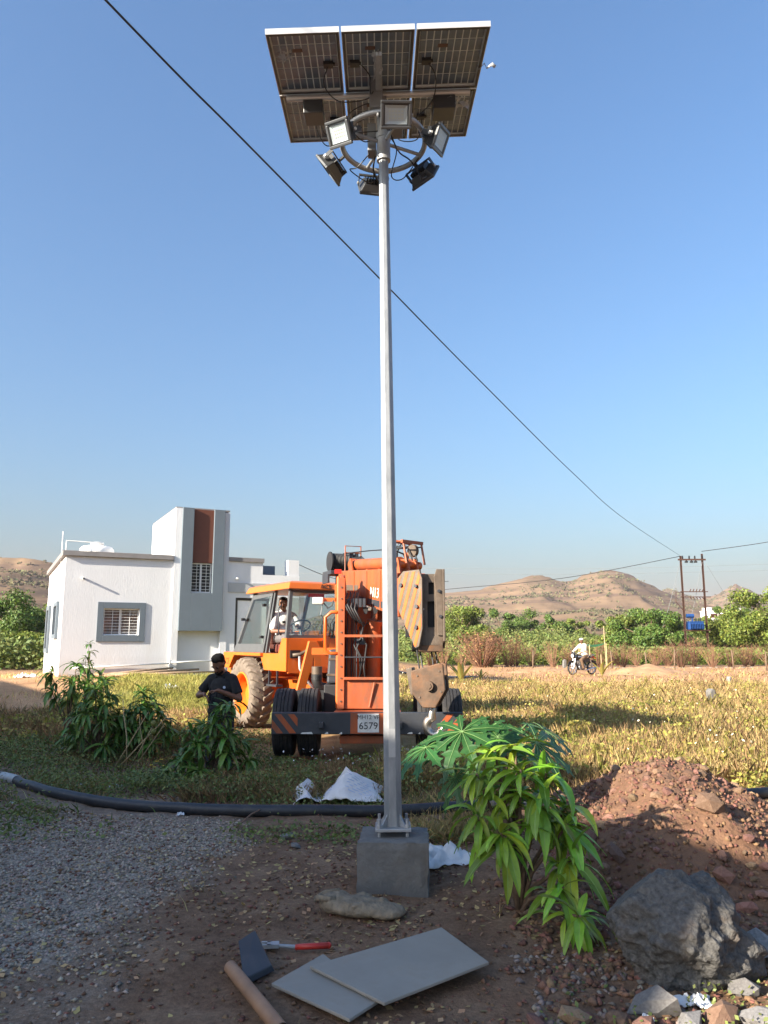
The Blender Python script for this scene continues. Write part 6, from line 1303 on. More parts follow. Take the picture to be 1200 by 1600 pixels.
def rock_mesh(seed, sub=2, rough=.25, sq=(1, 1, .7), mt=None, name='stone', lim=.78):
    bm = bmesh.new(); bmesh.ops.create_icosphere(bm, subdivisions=sub, radius=1)
    for v in bm.verts:
        d = v.co.normalized(); k = 1 + rough * mnoise.fractal(d * 1.5 + V3((seed * 7.1, 0, 0)), .9, 2.1, 7 if sub > 3 else 3) * 2
        # chip flat facets
        for f in range(7):
            n = V3((math.sin(seed * 3.1 + f * 2.1), math.cos(seed * 1.7 + f * 1.3), math.sin(seed + f * 4.4))).normalized()
            if d.dot(n) * k > lim: k = lim / d.dot(n)
        v.co = V3((d.x * k * sq[0], d.y * k * sq[1], d.z * k * sq[2]))
    me = bpy.data.meshes.new(name); bm.to_mesh(me); bm.free(); me.materials.append(mt); me.polygons.foreach_set('use_smooth', [sub > 2] * len(me.polygons)); return me
ROCKR = [rock_mesh(i, 1, .3, (1, .8, .6), M['stone_red']) for i in range(5)]
ROCKG = [rock_mesh(20 + i, 1, .3, (1, .8, .6), M['stone_grey']) for i in range(4)]
rs = random.Random(5)
KW = rock_mesh(41, 1, .2, (1, .6, .6), M['board'])
for i in range(26):
    px = lerp(935, 1195, i / 25) + rs.uniform(-3, 3); b = far_base(px, 46.0 + rs.uniform(-.3, .3)); o = link_mesh('kerb_stone', KW); o.location = b; s_ = rs.uniform(.08, .17); o.scale = (s_ * 1.5, s_, s_ * .8); o.rotation_euler = (0, 0, rs.uniform(-.4, .4)); tag(o, 'whitewashed stone edging the far side of the dirt road', 'stone', 'white edging stones')

# green shade net on a leaning pole, and a marker stone
b = V3(far_base(928, 44.5)); net = thing('shade_net', 'sagging green net canopy on thin poles right of the motorcycle rider', 'net', b)
P4 = [at(921, 1008, 44.5) - b, at(947, 1005, 44.5) - b, at(949, 1009, 44.5) - b + V3((0, 1.4, 0)), at(914, 1009, 44.5) - b + V3((0, 1.4, .1))]
mb = MB(); nn = 6; Vn = []
for i in range(nn + 1):
    for j in range(nn + 1):
        p = P4[0].lerp(P4[1], i / nn).lerp(P4[3].lerp(P4[2], i / nn), j / nn); p.z -= .14 * math.sin(PI * i / nn) * math.sin(PI * j / nn); Vn.append(p)
mb.add(Vn, [(i * (nn + 1) + j, (i + 1) * (nn + 1) + j, (i + 1) * (nn + 1) + j + 1, i * (nn + 1) + j + 1) for i in range(nn) for j in range(nn)]); mb.build('net_sheet', M['green_net'], net, smooth=True)
for p in P4: mb = MB(); mb.cyl((p.x, p.y, 0), p, .025, n=6); mb.build('pole', M['stalk_dry'], net)
mb = MB(); q = at(943, 978, 44.5) - b; mb.cyl((q.x + .05, 0, 0), q, .018, n=6); mb.build('pole', M['stalk_dry'], net)
# whitewashed marker stones standing in the field
for px, py, s_, lb in ((1114, 1092, .6, 'whitish marker stone leaning in the dry field'), (1139, 1057, .35, 'small pale marker stone at the far edge of the field'), (871, 1030, .7, 'pale post stone across the road left of the rider')):
    p = on(px, py + 12, 0); p.y = min(p.y, 46); mb = MB(); mb.prism([(-.16 * s_, -.1, -.1), (.16 * s_, -.1, -.1), (.14 * s_, -.1, .62 * s_), (.02, -.1, .72 * s_), (-.12 * s_, -.1, .64 * s_)], (0, .2, 0)); o = mb.build('marker_stone', M['stone_grey'], None, bevel=.03); o.location = (p.x, p.y, gzf(p.x, p.y)); o.rotation_euler = (0, R(-7 if px == 1114 else 2), R(14)); tag(o, lb, 'marker stone')

# dirt heap across the road
def heap(name, label, c, w, d, h, mt, n=48, seed=0, cat='dirt heap'):
    Xg, Yg = np.meshgrid(np.linspace(-1.15, 1.15, n), np.linspace(-1.15, 1.15, n)); rr = np.sqrt(Xg ** 2 + Yg ** 2); wob = fbm(Xg * 2 + seed, Yg * 2, 4, seed)
    Z = h * np.clip(1 - rr / (.8 + .4 * wob), 0, 1) ** .85 * (.75 + .5 * wob) + (fbm(Xg * 9, Yg * 9, 3, seed + 3) - .5) * .10 * h - .04
    Xw = c[0] + Xg * w; Yw = c[1] + Yg * d; V = np.stack([Xw - c[0], Yw - c[1], gz(Xw, Yw) + Z], -1).reshape(-1, 3); ii = np.arange(n * n).reshape(n, n)
    o = link_mesh(name, np_mesh(name, V, np.stack([ii[:-1, :-1], ii[:-1, 1:], ii[1:, 1:], ii[1:, :-1]], -1).reshape(-1, 4), mt, None, True)); o.location = (c[0], c[1], 0); tag(o, label, cat); return o
HEAPM = mat('heap_soil', (.30, .165, .085), .95, c2=(.42, .25, .14), scale=1.5, bump=.8, bscale=8)
b = far_base(1008, 37.5); heap('dirt_heap', 'low heap of brown earth beyond the dry field', b, 2.2, 1.4, .55, HEAPM, seed=3)
b = far_base(842, 39); heap('dirt_heap', 'small pale earth heap at the road edge left of the motorcycle', b, 1.8, 1.0, .35, HEAPM, seed=5)
# banana shoots in the field edge
for px, py, Y, h, lb in ((718, 1055, 29, 1.0, 'small yellow green shoot at the field edge beside the crane hook'), (934, 1056, 35.2, 1.05, 'yellow green shoot in front of the motorcycle rear wheel'), (748, 1050, 31, .55, 'tiny green shoot at the field edge')):
    x = (px - 600) / 1205. * Y; t = thing('shoot', lb, 'plant', (x, Y, gzf(x, Y))); rs2 = random.Random(px)
    for k in range(6):
        o = link_mesh('leaf', leaf_mesh('leaf', M['weed'], 1, .11, .35, .3), t); a = k * 1.05 + .3; d = V3((math.cos(a) * .38, math.sin(a) * .38, 1)).normalized(); y = V3((0, 0, 1)).cross(d).normalized(); z = d.cross(y); s_ = h * rs2.uniform(.7, 1.05); o.matrix_local = frame((0, 0, .02), d * s_, y * s_, z * s_)

# ---- transformer on two poles
tx = thing('transformer_poles', 'two rusty poles carrying a blue transformer and insulators', 'utility pole', (30.0, 75, 0)); gz0 = gzf(30, 75); tx.location.z = gz0
def tpart(name, fn, m, parent=None, **k):
    mb = MB(Matrix.Translation((0, 0, -gz0))); fn(mb); return mb.build(name, M[m], parent or tx, **k)
for x, zt in ((-1.05, 9.75), (1.05, 9.95)): tpart('pole', lambda b: (b.bx(x - .08, x + .08, -.015, .015, 0, zt), b.bx(x - .08, x - .06, -.07, .07, 0, zt), b.bx(x + .06, x + .08, -.07, .07, 0, zt)), 'rusty_post')
tpart('cross_arm', lambda b: b.bx(-1.35, 1.35, -.14, -.06, 9.30, 9.46), 'rusty_post'); tpart('cross_arm', lambda b: b.bx(-1.3, 1.35, -.14, -.06, 6.22, 6.30), 'rusty_post'); tpart('cross_arm', lambda b: b.bx(-1.3, 1.6, -.14, -.06, 5.72, 5.80), 'rusty_post')
tpart('cross_arm', lambda b: b.tube([(-1.1, 0, 6.2), (-1.7, 0, 6.25), (-1.75, 0, 5.3), (-1.15, 0, 4.5)], .035, 6), 'rusty_post'); tpart('platform', lambda b: (b.bx(-1.2, 1.25, -.3, -.2, 2.50, 2.62), b.bx(-1.2, 1.25, .2, .3, 2.50, 2.62)), 'rusty_post')
for x, z in ((-.9, 9.46), (-.25, 9.46), (.30, 9.46), (1.02, 9.5)): tpart('insulator', lambda b: b.lathe([(0, 0), (.05, 0), (.09, .06), (.05, .10), (.10, .16), (.05, .20), (.08, .26), (0, .32)], Matrix.Translation((x, -.1, z)), 10), 'black_plastic')
for x in (-.55, -.05, .35): tpart('insulator', lambda b: b.lathe([(0, 0), (.16, .02), (.18, .10), (.10, .20), (.03, .24)], Matrix.Translation((x, -.1, 9.06)), 10), 'black_plastic')
for x in (-.4, -.1, .2, .5, .8):
    tpart('fuse', lambda b: b.cyl((x, -.12, 6.30), (x + .12, -.12, 6.52), .045, n=6), 'rusty_post'); tpart('fuse', lambda b: b.cyl((x, -.12, 5.72), (x + .12, -.12, 5.52), .045, n=6), 'rusty_post')
tr = tpart('transformer_body', lambda b: (b.bx(-.75, .60, -.42, .42, 2.63, 3.35), b.bx(-.80, .65, -.47, .47, 3.35, 3.42)), 'transformer_blue', bevel=.03)
for i in range(9): x = lerp(-.70, .55, i / 8); tpart('cooling_fin', lambda b: (b.bx(x - .02, x + .02, -.60, -.42, 2.72, 3.25), b.bx(x - .02, x + .02, .42, .60, 2.72, 3.25)), 'transformer_blue', tr)
tpart('conservator', lambda b: (b.cyl((-.85, 0, 3.95), (-.15, 0, 3.95), .19, n=16), b.bx(-.35, -.25, -.05, .05, 3.42, 3.85)), 'transformer_blue', tr, auto=True)
for x in (.05, .3, .5): tpart('bushing', lambda b: b.lathe([(0, 0), (.07, 0), (.09, .06), (.05, .12), (.08, .18), (.04, .26), (0, .38)], Matrix.Translation((x, 0, 3.42)), 8), 'black_plastic', tr)
# ---- overhead lines
def wire(name, label, pts, r, m='wire', sub=8):
    P = [V3(p) for p in pts]; out = []
    for i in range(len(P) - 1):
        a, b, c, d = P[max(i - 1, 0)], P[i], P[i + 1], P[min(i + 2, len(P) - 1)]
        for t in np.linspace(0, 1, sub + 1)[:-1]: out.append(.5 * ((2 * b) + (c - a) * t + (2 * a - 5 * b + 4 * c - d) * t * t + (3 * b - a - 3 * c + d) * t ** 3))
    out.append(P[-1]); mb = MB(); mb.tube(out, r, 6); o = mb.build(name, M[m], None, smooth=True); tag(o, label, 'cable'); return o
wire('overhead_cable', 'black overhead cable crossing the sky behind the lamp post', [(-6.5, -.9, 8.35), (-2.84, 6.9, 8.0), (-1.83, 9.08, 7.97), (-.11, 12.77, 7.91), (2.35, 18.06, 7.82), (7.31, 28.76, 7.76), (13.25, 41.5, 8.0), (28.9, 74.9, 9.75)], .0125)
wire('overhead_cable', 'power line sagging from the transformer poles leftward behind the crane', [(-14, 96, 6.9), (-2, 92, 6.6), (6.2 * 1.12, 84, 7.1), (17.43 * 1.05, 79, 7.9), (28.95, 75, 9.72)], .03)
wire('overhead_cable', 'power line rising from the transformer poles to the right edge', [(31.05, 75, 10.2), (35.2, 70, 10.5), (41, 64, 11.4)], .03); 
wire('service_wire', 'thin wire running from the house roof post towards the crane', [tuple(tp @ V3((6.85, .2, 4.10))), (-1.2, 30.5, 3.85), (3.0, 36, 4.3)], .012)
for k, (dz, yb) in enumerate(((0, 0), (-.5, .3))):
    wire('overhead_cable', ('upper', 'lower')[k] + ' of two faint thin lines far behind the transformer poles', [(-30, 230, 23.5 + dz * 4), (60, 215, 21.5 + dz * 3), (150, 205, 23.5 + dz * 4)], .035, 'wire_grey')['group'] = 'faint far lines'
for (x0, z0, x1, z1, lb) in ((-1.25, 8.9, -3.6, .0, 'left stay wire of the transformer poles'), (.95, 9.1, -.9, .0, 'middle stay wire of the transformer poles'), (1.3, 9.0, 6.8, .0, 'right stay wire of the transformer poles')):
    wire('stay_wire', lb, [(30 + x0, 74.8, z0), (30 + lerp(x0, x1, .5), 75.5, z0 / 2), (30 + x1, 77, z1)], .018, 'wire_grey')
# ---- far white buildings on the slope
def far_house(px0, px1, py0, py1, Y, label, wins, steps):
    x0, x1 = at(px0, py0, Y).x, at(px1, py0, Y).x; zt = at(px0, py0, Y).z; zb = at(px0, py1, Y).z - 6
    t = thing('far_building', label, 'building', ((x0 + x1) / 2, Y, zb)); w = x1 - x0; hh = zt - zb
    mb = MB(); mb.bx(-w / 2, w / 2, 0, 5, 0, hh); mb.build('wall', M['far_wall'], t)
    mb = MB(); mb.bx(-w / 2 - .1, w / 2 + .1, -.1, 5.1, hh, hh + .15); mb.build('roof', M['far_wall'], t)
    for a, b_, c in steps: mb = MB(); mb.bx(-w / 2 + a * w, -w / 2 + b_ * w, .5, 4, hh + .15, hh + c); mb.build('roof_room', M['far_wall'], t)
    for a, b_ in wins:
        mb = MB(); mb.bx(-w / 2 + a * w, -w / 2 + a * w + .9, -.04, .05, hh - b_ - 1.0, hh - b_); f = mb.build('window', M['brown_panel'], t)
        mb = MB(); mb.bx(-w / 2 + a * w + .1, -w / 2 + a * w + .8, -.06, -.045, hh - b_ - .9, hh - b_ - .1); mb.build('pane', M['window_glass'], f)
far_house(1107, 1120, 955, 966, 190, 'left white far building below the hill', [(.2, .6), (.62, .6)], [(.05, .5, .9)])
far_house(1121, 1136, 956, 967, 200, 'middle white far building below the hill', [(.15, .5), (.45, .5), (.75, .5)], [])
far_house(1151, 1159, 952, 963, 195, 'right narrow white far building below the hill', [(.4, .8)], [])
# ================================================================== GROUND COVER
def blades(name, label, n, pos, h, w, mt, seed, lean=.45, cat='grass'):
    rs = np.random.default_rng(seed); X, Y = pos(rs, n); n = len(X); Z = gz(X, Y) - .01
    hh = h * rs.uniform(.45, 1.25, n); a = rs.uniform(0, 2 * PI, n); ln = lean * rs.random(n) ** .7; d = np.stack([np.cos(a) * np.sin(ln), np.sin(a) * np.sin(ln), np.cos(ln)], 1)
    sd = np.stack([-np.sin(a + rs.normal(0, .8, n)), np.cos(a), np.zeros(n)], 1) * (w * rs.uniform(.6, 1.4, n))[:, None]
    B = np.stack([X, Y, Z], 1); mid = B + d * hh[:, None] * .55; tip = B + (d * hh[:, None]) + np.stack([np.cos(a), np.sin(a), -.25 * np.ones(n)], 1) * (hh * ln * .35)[:, None]
    V = np.stack([B - sd, B + sd, mid + sd * .7, tip, mid - sd * .7], 1).reshape(-1, 3); F5 = np.arange(5 * n).reshape(n, 5)
    o = link_mesh(name, np_mesh(name, V, F5, mt)); return tag(o, label, cat, kind='stuff')
def leaves_on(name, label, n, pos, h, size, mt, seed, cat='weeds', up=.5):
    rs = np.random.default_rng(seed); X, Y = pos(rs, n); n = len(X); Z = gz(X, Y) + h * rs.random(n) ** 1.1
    C = np.stack([X, Y, Z], 1); nrm = rs.normal(size=(n, 3)); nrm[:, 2] = np.abs(nrm[:, 2]) + up; nrm /= np.linalg.norm(nrm, axis=1)[:, None]
    a = np.cross(nrm, rs.normal(size=(n, 3))); a /= np.linalg.norm(a, axis=1)[:, None]; b = np.cross(nrm, a); s = size * rs.uniform(.5, 1.4, (n, 1))
    V = np.stack([C - a * s * .5, C - b * s * .33, C + a * s * .5, C + b * s * .33], 1).reshape(-1, 3)
    o = link_mesh(name, np_mesh(name, V, np.arange(4 * n).reshape(n, 4), mt)); return tag(o, label, cat, kind='stuff')
hp = [on(-60, 1188, .06), on(8, 1212, .06), on(60, 1231, .055), on(120, 1243, .055), on(200, 1252, .05), on(300, 1260, .05), on(420, 1264, .05), on(520, 1263, .05), on(600, 1262, .05), on(700, 1259, .05), on(800, 1257, .05), on(900, 1256, .05), on(1000, 1252, .05), on(1100, 1245, .05), on(1190, 1240, .05), on(1300, 1232, .05)]   # line of the hose
hose_x = np.array([p.x for p in hp]); hose_y = np.array([p.y for p in hp])
def off_hose(X, Y): d = Y - np.interp(X, hose_x, hose_y); return (d > .10) | (d < -.42)
def in_crane(X, Y): return (np.abs(X + .2) < 1.1) & (Y > 10.2) & (Y < 13.2)
def field_pos(thr=None, seed=0, y0=8.6, y1=27.5, sc=.8, xmin=-.4, clump=None):
    def f(rs, n):
        Y = y0 * (y1 / y0) ** rs.random(n); X = rs.uniform(xmin / 8, .60, n) * Y + rs.normal(0, .2, n)
        if clump:                                     # gather into clumps
            k = rs.integers(0, clump, n); Yc = (y0 * (y1 / y0) ** rs.random(clump)); Xc = rs.uniform(xmin / 8, .60, clump) * Yc; r = rs.normal(0, 1, (n, 2)); sz = rs.uniform(.06, .22, clump)
            X = Xc[k] + r[:, 0] * sz[k]; Y = Yc[k] + r[:, 1] * sz[k]
        keep = ~in_crane(X, Y) & ~((X < -.05) & (Y < 14))
        if thr is not None: keep &= fbm(X * sc, Y * sc, 3, seed) > thr + rs.normal(0, .05, n)
        return X[keep], Y[keep]
    return f
blades('dry_grass', 'straw coloured dry grass across the field', 130000, field_pos(), .26, .0055, M['dry_grass'], 201, .7)
blades('dry_stubble', 'brown dead stalks across the field', 50000, field_pos(.42, 7), .34, .004, M['brown_grass'], 202, .6)
leaves_on('field_weeds', 'yellowish green weeds in clumps across the field', 34000, field_pos(None, 4, clump=360), .28, .060, M['weed'], 203)
leaves_on('field_weeds', 'scattered small leaves among the dry grass', 16000, field_pos(.52, 11, sc=.5), .24, .055, M['weed'], 204)
blades('field_weed_stems', 'thin green weed stems across the field', 7000, field_pos(None, 4, clump=360), .36, .004, M['weed'], 205, .5)
leaves_on('field_flowers', 'pale cream flower heads dotted over the field', 900, field_pos(.46, 14, sc=.5), .42, .04, M['cream_flower'], 206, 'flowers')
blades('road_tufts', 'sparse dry tufts on the bare earth beyond the field', 9000, field_pos(.53, 41, 27, 46, .35), .20, .012, M['brown_grass'], 207, .8)
leaves_on('road_tufts', 'small green tufts on the bare earth beyond the field', 2500, field_pos(.57, 42, 27, 46, .3), .18, .08, M['weed'], 208)
# strip around and in front of the crane
def strip(x0, x1, y0, y1, thr=None, seed=0, sc=1.2, avoid=True):
    def f(rs, n):
        X = rs.uniform(x0, x1, n); Y = rs.uniform(y0, y1, n); keep = np.ones(n, bool)
        if avoid: keep &= ~in_crane(X, Y)
        keep &= off_hose(X, Y) | (rs.random(n) < .04)
        keep &= ~((np.abs(X - PX) < .26) & (np.abs(Y - PY) < .24))
        if thr is not None: keep &= fbm(X * sc, Y * sc, 3, seed) > thr + rs.normal(0, .06, n)
        return X[keep], Y[keep]
    return f
blades('dry_grass', 'dead brown grass in front of the crane bumper', 22000, strip(-2.0, 2.4, 7.9, 10.6, .44, 3), .18, .004, M['brown_grass'], 211, .8)
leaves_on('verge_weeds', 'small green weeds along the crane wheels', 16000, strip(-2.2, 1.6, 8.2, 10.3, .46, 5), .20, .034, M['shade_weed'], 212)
leaves_on('flower_specks', 'tiny white flowers in front of the crane', 160, strip(-1.4, .8, 9.2, 10.2), .28, .03, M['trash_white'], 213, 'flowers')
# left verge: darker ground cover below the saplings
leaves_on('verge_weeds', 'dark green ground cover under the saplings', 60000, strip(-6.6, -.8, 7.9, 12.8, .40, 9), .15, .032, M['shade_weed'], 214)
blades('verge_grass', 'thin mixed grass under the saplings', 18000, strip(-6.5, -1.0, 7.9, 13, .47, 10), .13, .0035, M['brown_grass'], 215, .8)
blades('verge_grass', 'sparse green tufts along the hose', 7000, strip(-3.4, 1.0, 6.5, 8.6, .55, 12), .12, .004, M['shade_weed'], 216, .8)
leaves_on('verge_weeds', 'creeping weeds along the hose', 9000, strip(-4.0, .6, 6.3, 8.5, .56, 13), .07, .035, M['shade_weed'], 217)
# lit grass between the verge and the house
blades('green_grass', 'short yellowish green grass in front of the white house', 42000, strip(-6.9, -2.6, 14.6, 21.4, .36, 15, .5), .17, .006, M['green_grass'], 218, .6)
blades('dry_grass', 'dry tufts between the saplings and the house grass', 16000, strip(-8.0, -2.6, 12.0, 16, .38, 16, .7), .26, .005, M['brown_grass'], 219, .7)
leaves_on('verge_weeds', 'weeds between the saplings and the house', 9000, strip(-8.0, -2.8, 12.0, 16, .48, 18, .7), .25, .06, M['weed'], 220)
blades('dry_grass', 'thin dry grass on the bare ground left of the house', 5000, strip(-12, -6.6, 13, 24, .52, 31, .6), .16, .006, M['dry_grass'], 230, .7)
# foreground
blades('straw_litter', 'loose straw scattered around the lamp post foot', 5200, strip(.15, 1.0, 6.4, 7.8, .30, 19, avoid=False), .16, .0028, M['dry_grass'], 221, 1.5)
blades('straw_litter', 'loose straw scattered across the shaded soil', 7000, strip(-1.4, 1.4, 4.6, 8.0, .52, 20, avoid=False), .10, .0022, M['brown_grass'], 222, 1.55)
leaves_on('foreground_weeds', 'small green weeds at the lower right edge', 2600, strip(.4, 2.0, 3.3, 4.0, .55, 23, avoid=False), .06, .022, M['shade_weed'], 223)
leaves_on('foreground_weeds', 'green weeds right of the earth mound', 6000, strip(2.9, 4.6, 6.6, 8.4, .46, 24, avoid=False), .22, .05, M['weed'], 224)
leaves_on('leaf_litter', 'dry leaf litter over the shaded soil', 7000, strip(-3.6, 2.2, 3.3, 8.4, .45, 25, avoid=False), .012, .035, M['brown_grass'], 225, 'leaf litter', up=3)
# gravel
def pebbles(name, label, n, pos, s0, s1, mt, seed, cat='gravel'):
    rs = np.random.default_rng(seed); X, Y = pos(rs, n); n = len(X); s = rs.uniform(s0, s1, n); base = np.array([(1, 0, 0), (-1, 0, 0), (0, 1, 0), (0, -1, 0), (0, 0, 1), (0, 0, -1)], float); tri = np.array([(0, 2, 4), (2, 1, 4), (1, 3, 4), (3, 0, 4), (2, 0, 5), (1, 2, 5), (3, 1, 5), (0, 3, 5)])
    V = base[None] * rs.uniform(.55, 1.25, (n, 6, 1)) * s[:, None, None]; V[:, :, 2] *= .65; V += rs.normal(0, .12, V.shape) * s[:, None, None]; a = rs.uniform(0, 6.3, n); c, d = np.cos(a)[:, None], np.sin(a)[:, None]
    x = V[:, :, 0] * c - V[:, :, 1] * d; y = V[:, :, 0] * d + V[:, :, 1] * c; V[:, :, 0] = x + X[:, None]; V[:, :, 1] = y + Y[:, None]; V[:, :, 2] += (gz(X, Y) + s * .25)[:, None]
    Fp = (tri[None] + (np.arange(n) * 6)[:, None, None]).reshape(-1, 3); o = link_mesh(name, np_mesh(name, V.reshape(-1, 3), Fp, mt)); return tag(o, label, cat, kind='stuff')
def grav_pos(rs, n):
    Y = rs.uniform(3.2, 7.4, n); X = rs.uniform(-4.2, -.5, n); nn1 = fbm(X * .55, Y * .55, 4, 21); nn2 = fbm(X * 1.7, Y * 1.7, 3, 33)
    wgt = sstep(-1.1, -1.7, X + 1.0 * (nn2 - .5) - .12 * Y + .6) * sstep(7.6, 6.6, Y + .9 * (nn1 - .5)); k = rs.random(n) < wgt * (.35 + fbm(X * .9, Y * .9, 3, 77)); return X[k], Y[k]
pebbles('gravel', 'grey road gravel at the lower left', 30000, grav_pos, .006, .018, M['gravel'], 301)
pebbles('soil_clods', 'small earth clods and pebbles on the shaded soil', 9000, strip(-3.6, 2.4, 3.3, 9, .35, 27, avoid=False), .006, .018, M['soil_red'], 302, 'soil clods')
pebbles('soil_clods', 'small clods on the left verge', 3500, strip(-5, -1.5, 6.6, 11, .35, 28, avoid=False), .006, .02, M['soil_red'], 303, 'soil clods')
pebbles('rubble', 'broken stone chips around the boulder and the mound foot', 2600, strip(.7, 3.4, 3.2, 5.4, .40, 29, avoid=False), .008, .035, M['soil_red'], 304, 'rubble')
pebbles('rubble', 'grey chips along the bottom right edge', 700, strip(.6, 2.2, 3.2, 4.3, .42, 30, avoid=False), .006, .026, M['chips'], 305, 'rubble')
# ================================================================== SMALL THINGS IN FRONT
# black hose
P = hp; out = []
for i in range(len(P) - 1):
    a, b, c, d = P[max(i - 1, 0)], P[i], P[i + 1], P[min(i + 2, len(P) - 1)]
    for t in np.linspace(0, 1, 7)[:-1]:
        q = .5 * ((2 * b) + (c - a) * t + (2 * a - 5 * b + 4 * c - d) * t * t + (3 * b - a - 3 * c + d) * t ** 3); q.z = float(np.mean(gz(q.x + np.linspace(-.5, .5, 9), np.full(9, q.y)))) + .045; out.append(q)
mb = MB(); mb.tube(out, .052, 14); o = mb.build('water_hose', M['hose'], None, smooth=True); tag(o, 'thick black plastic hose lying across the ground behind the post', 'hose')
c = on(14, 1213, .06); mb = MB(); mb.cyl(out[6] + V3((-.02, 0, 0)), out[8], .058, n=14); mb.build('hose_joint', M['galv_dull'], o, auto=True)

# crumpled white sack behind the pole
sk = on(528, 1250, 0); sk.z = gzf(sk.x, sk.y)
def sack_sheet(name, label):
    N_, K = 34, 22; V = []; rs = np.random.default_rng(4)
    t0 = thing(name, label, 'sack', sk, R(4))
    for i in range(N_):
        for j in range(K):
            u, v = i / (N_ - 1), j / (K - 1); x = lerp(-.44, .46, u); y = lerp(-.22, .30, v)
            rdg = max(0, 1 - abs(u - (.50 + .12 * v)) / (.20 if u < .5 + .12 * v else .45)) ** .8 * (.06 + .20 * min(1, v * 2.2)) + .03 * mnoise.noise(V3((u * 5, v * 3, 4)))
            lft = .15 * max(0, 1 - abs(u - .12) / .12) * (.4 + .6 * v)
            z = .012 + max(rdg, lft) + .028 * abs(mnoise.noise(V3((u * 9, v * 5, 1)))) + .02 * abs(math.sin(u * 23 + v * 4)) * (1 - u)
            V.append((x + .03 * math.sin(v * 6 + u * 8), y + .06 * math.sin(u * 7) - .10 * z, max(.008, z)))
    Fq = [(i * K + j, (i + 1) * K + j, (i + 1) * K + j + 1, i * K + j + 1) for i in range(N_ - 1) for j in range(K - 1)]
    mb = MB(); mb.add(V, Fq); o = mb.build('sack_cloth', M['sack'], t0, auto=True); so = o.modifiers.new('s', 'SOLIDIFY'); so.thickness = .004
    # faded print lines
    for r_ in range(7):
        j0 = 3 + r_
        for i in list(range(8, 15)) + list(range(19, 27)):
            a, b_, c_, d_ = (V3(V[i * K + j0]), V3(V[(i + 1) * K + j0]), V3(V[(i + 1) * K + j0 + 1]), V3(V[i * K + j0 + 1])); up = V3((0, -.004, .007))
            if (i * 7 + r_ * 3) % 5 < 3: mp = MB(); mp.add([a.lerp(d_, .35) + up, b_.lerp(c_, .35) + up, b_.lerp(c_, .62) + up, a.lerp(d_, .62) + up], [(0, 1, 2, 3)]); mp.build('print_line', M['sack_print'], t0)
    return t0
sack_sheet('sack', 'crumpled white woven sack lying behind the lamp post')
# plastic rag beside the footing
def rag(name, label, c, sx, sy, h, mt, seed, cat, rz=0):
    rs = np.random.default_rng(seed); n = 14; V = []
    for i in range(n):
        for j in range(n):
            u, v = i / (n - 1) - .5, j / (n - 1) - .5; r = 1 + .25 * math.sin(3 * math.atan2(v, u) + seed); V.append((u * sx * r, v * sy * r, .012 + h * abs(mnoise.noise(V3((u * 4 + seed, v * 4, 0)))) * 1.6 * (1 - (abs(u) + abs(v)) * .7)))
    mb = MB(); mb.add(V, [(i * n + j, (i + 1) * n + j, (i + 1) * n + j + 1, i * n + j + 1) for i in range(n - 1) for j in range(n - 1)]); o = mb.build(name, mt, None, smooth=True); s_ = o.modifiers.new('s', 'SOLIDIFY'); s_.thickness = .003
    o.location = (c[0], c[1], gzf(c[0], c[1])); o.rotation_euler = (0, 0, rz); return tag(o, label, cat)
q = on(690, 1322, .1); rag('plastic_sheet', 'crumpled pale plastic sheet right of the concrete footing', q, .34, .5, .14, M['trash_white'], 3, 'plastic sheet', .2)
# jute bag of tools
jb = on(560, 1432, 0); t = thing('jute_bag', 'rolled brownish jute bag lying in front of the footing', 'bag', (jb.x, jb.y, gzf(jb.x, jb.y)), R(-12)); b = MB()
rsb = random.Random(6)
b.ball((0, 0, .045), (.21, .12, .05), 16, 8); b.ball((.16, -.01, .035), (.12, .10, .04), 12, 8); b.ball((-.14, .02, .055), (.10, .11, .06), 12, 8)
for k in range(14):
    a = rsb.uniform(0, 6.3); x, y = .19 * math.cos(a) * rsb.random() ** .5, .10 * math.sin(a) * rsb.random() ** .5; d = V3((rsb.uniform(-.12, .12), rsb.uniform(-.05, .05), rsb.uniform(-.03, .02))); b.limb((x, y, .075), V3((x, y, .075)) + d, rsb.uniform(.012, .026), .008, 6)
blob('bag_body', b, .008, M['jute'], t, 2)
b = MB(); b.tube([(-.12, -.05, .09), (-.22, -.07, .10), (-.25, -.03, .075), (-.20, .02, .10), (-.12, .03, .11)], .018, 8, flat=.5); b.build('bag_handle', M['jute'], t, smooth=True)
# two grey boards, one over the other
def board(name, label, px4, z, th):
    Q = [on(x, y, z) for x, y in px4]; mb = MB(); c = sum(Q, V3()) / 4; mb.prism([q - c for q in Q], (0, 0, -th)); o = mb.build(name, M['board'], None, bevel=.003); o.location = c; tag(o, label, 'board', None); return o
board('fibre_board', 'lower grey cement board at the bottom of the picture', [(424, 1536), (546, 1592), (596, 1560), (505, 1490)], .05, .014)
o = board('fibre_board', 'upper grey cement board lying across the other board', [(484, 1506), (600, 1563), (764, 1505), (690, 1452)], .078, .014); o.rotation_euler = (R(1), R(-1), 0)
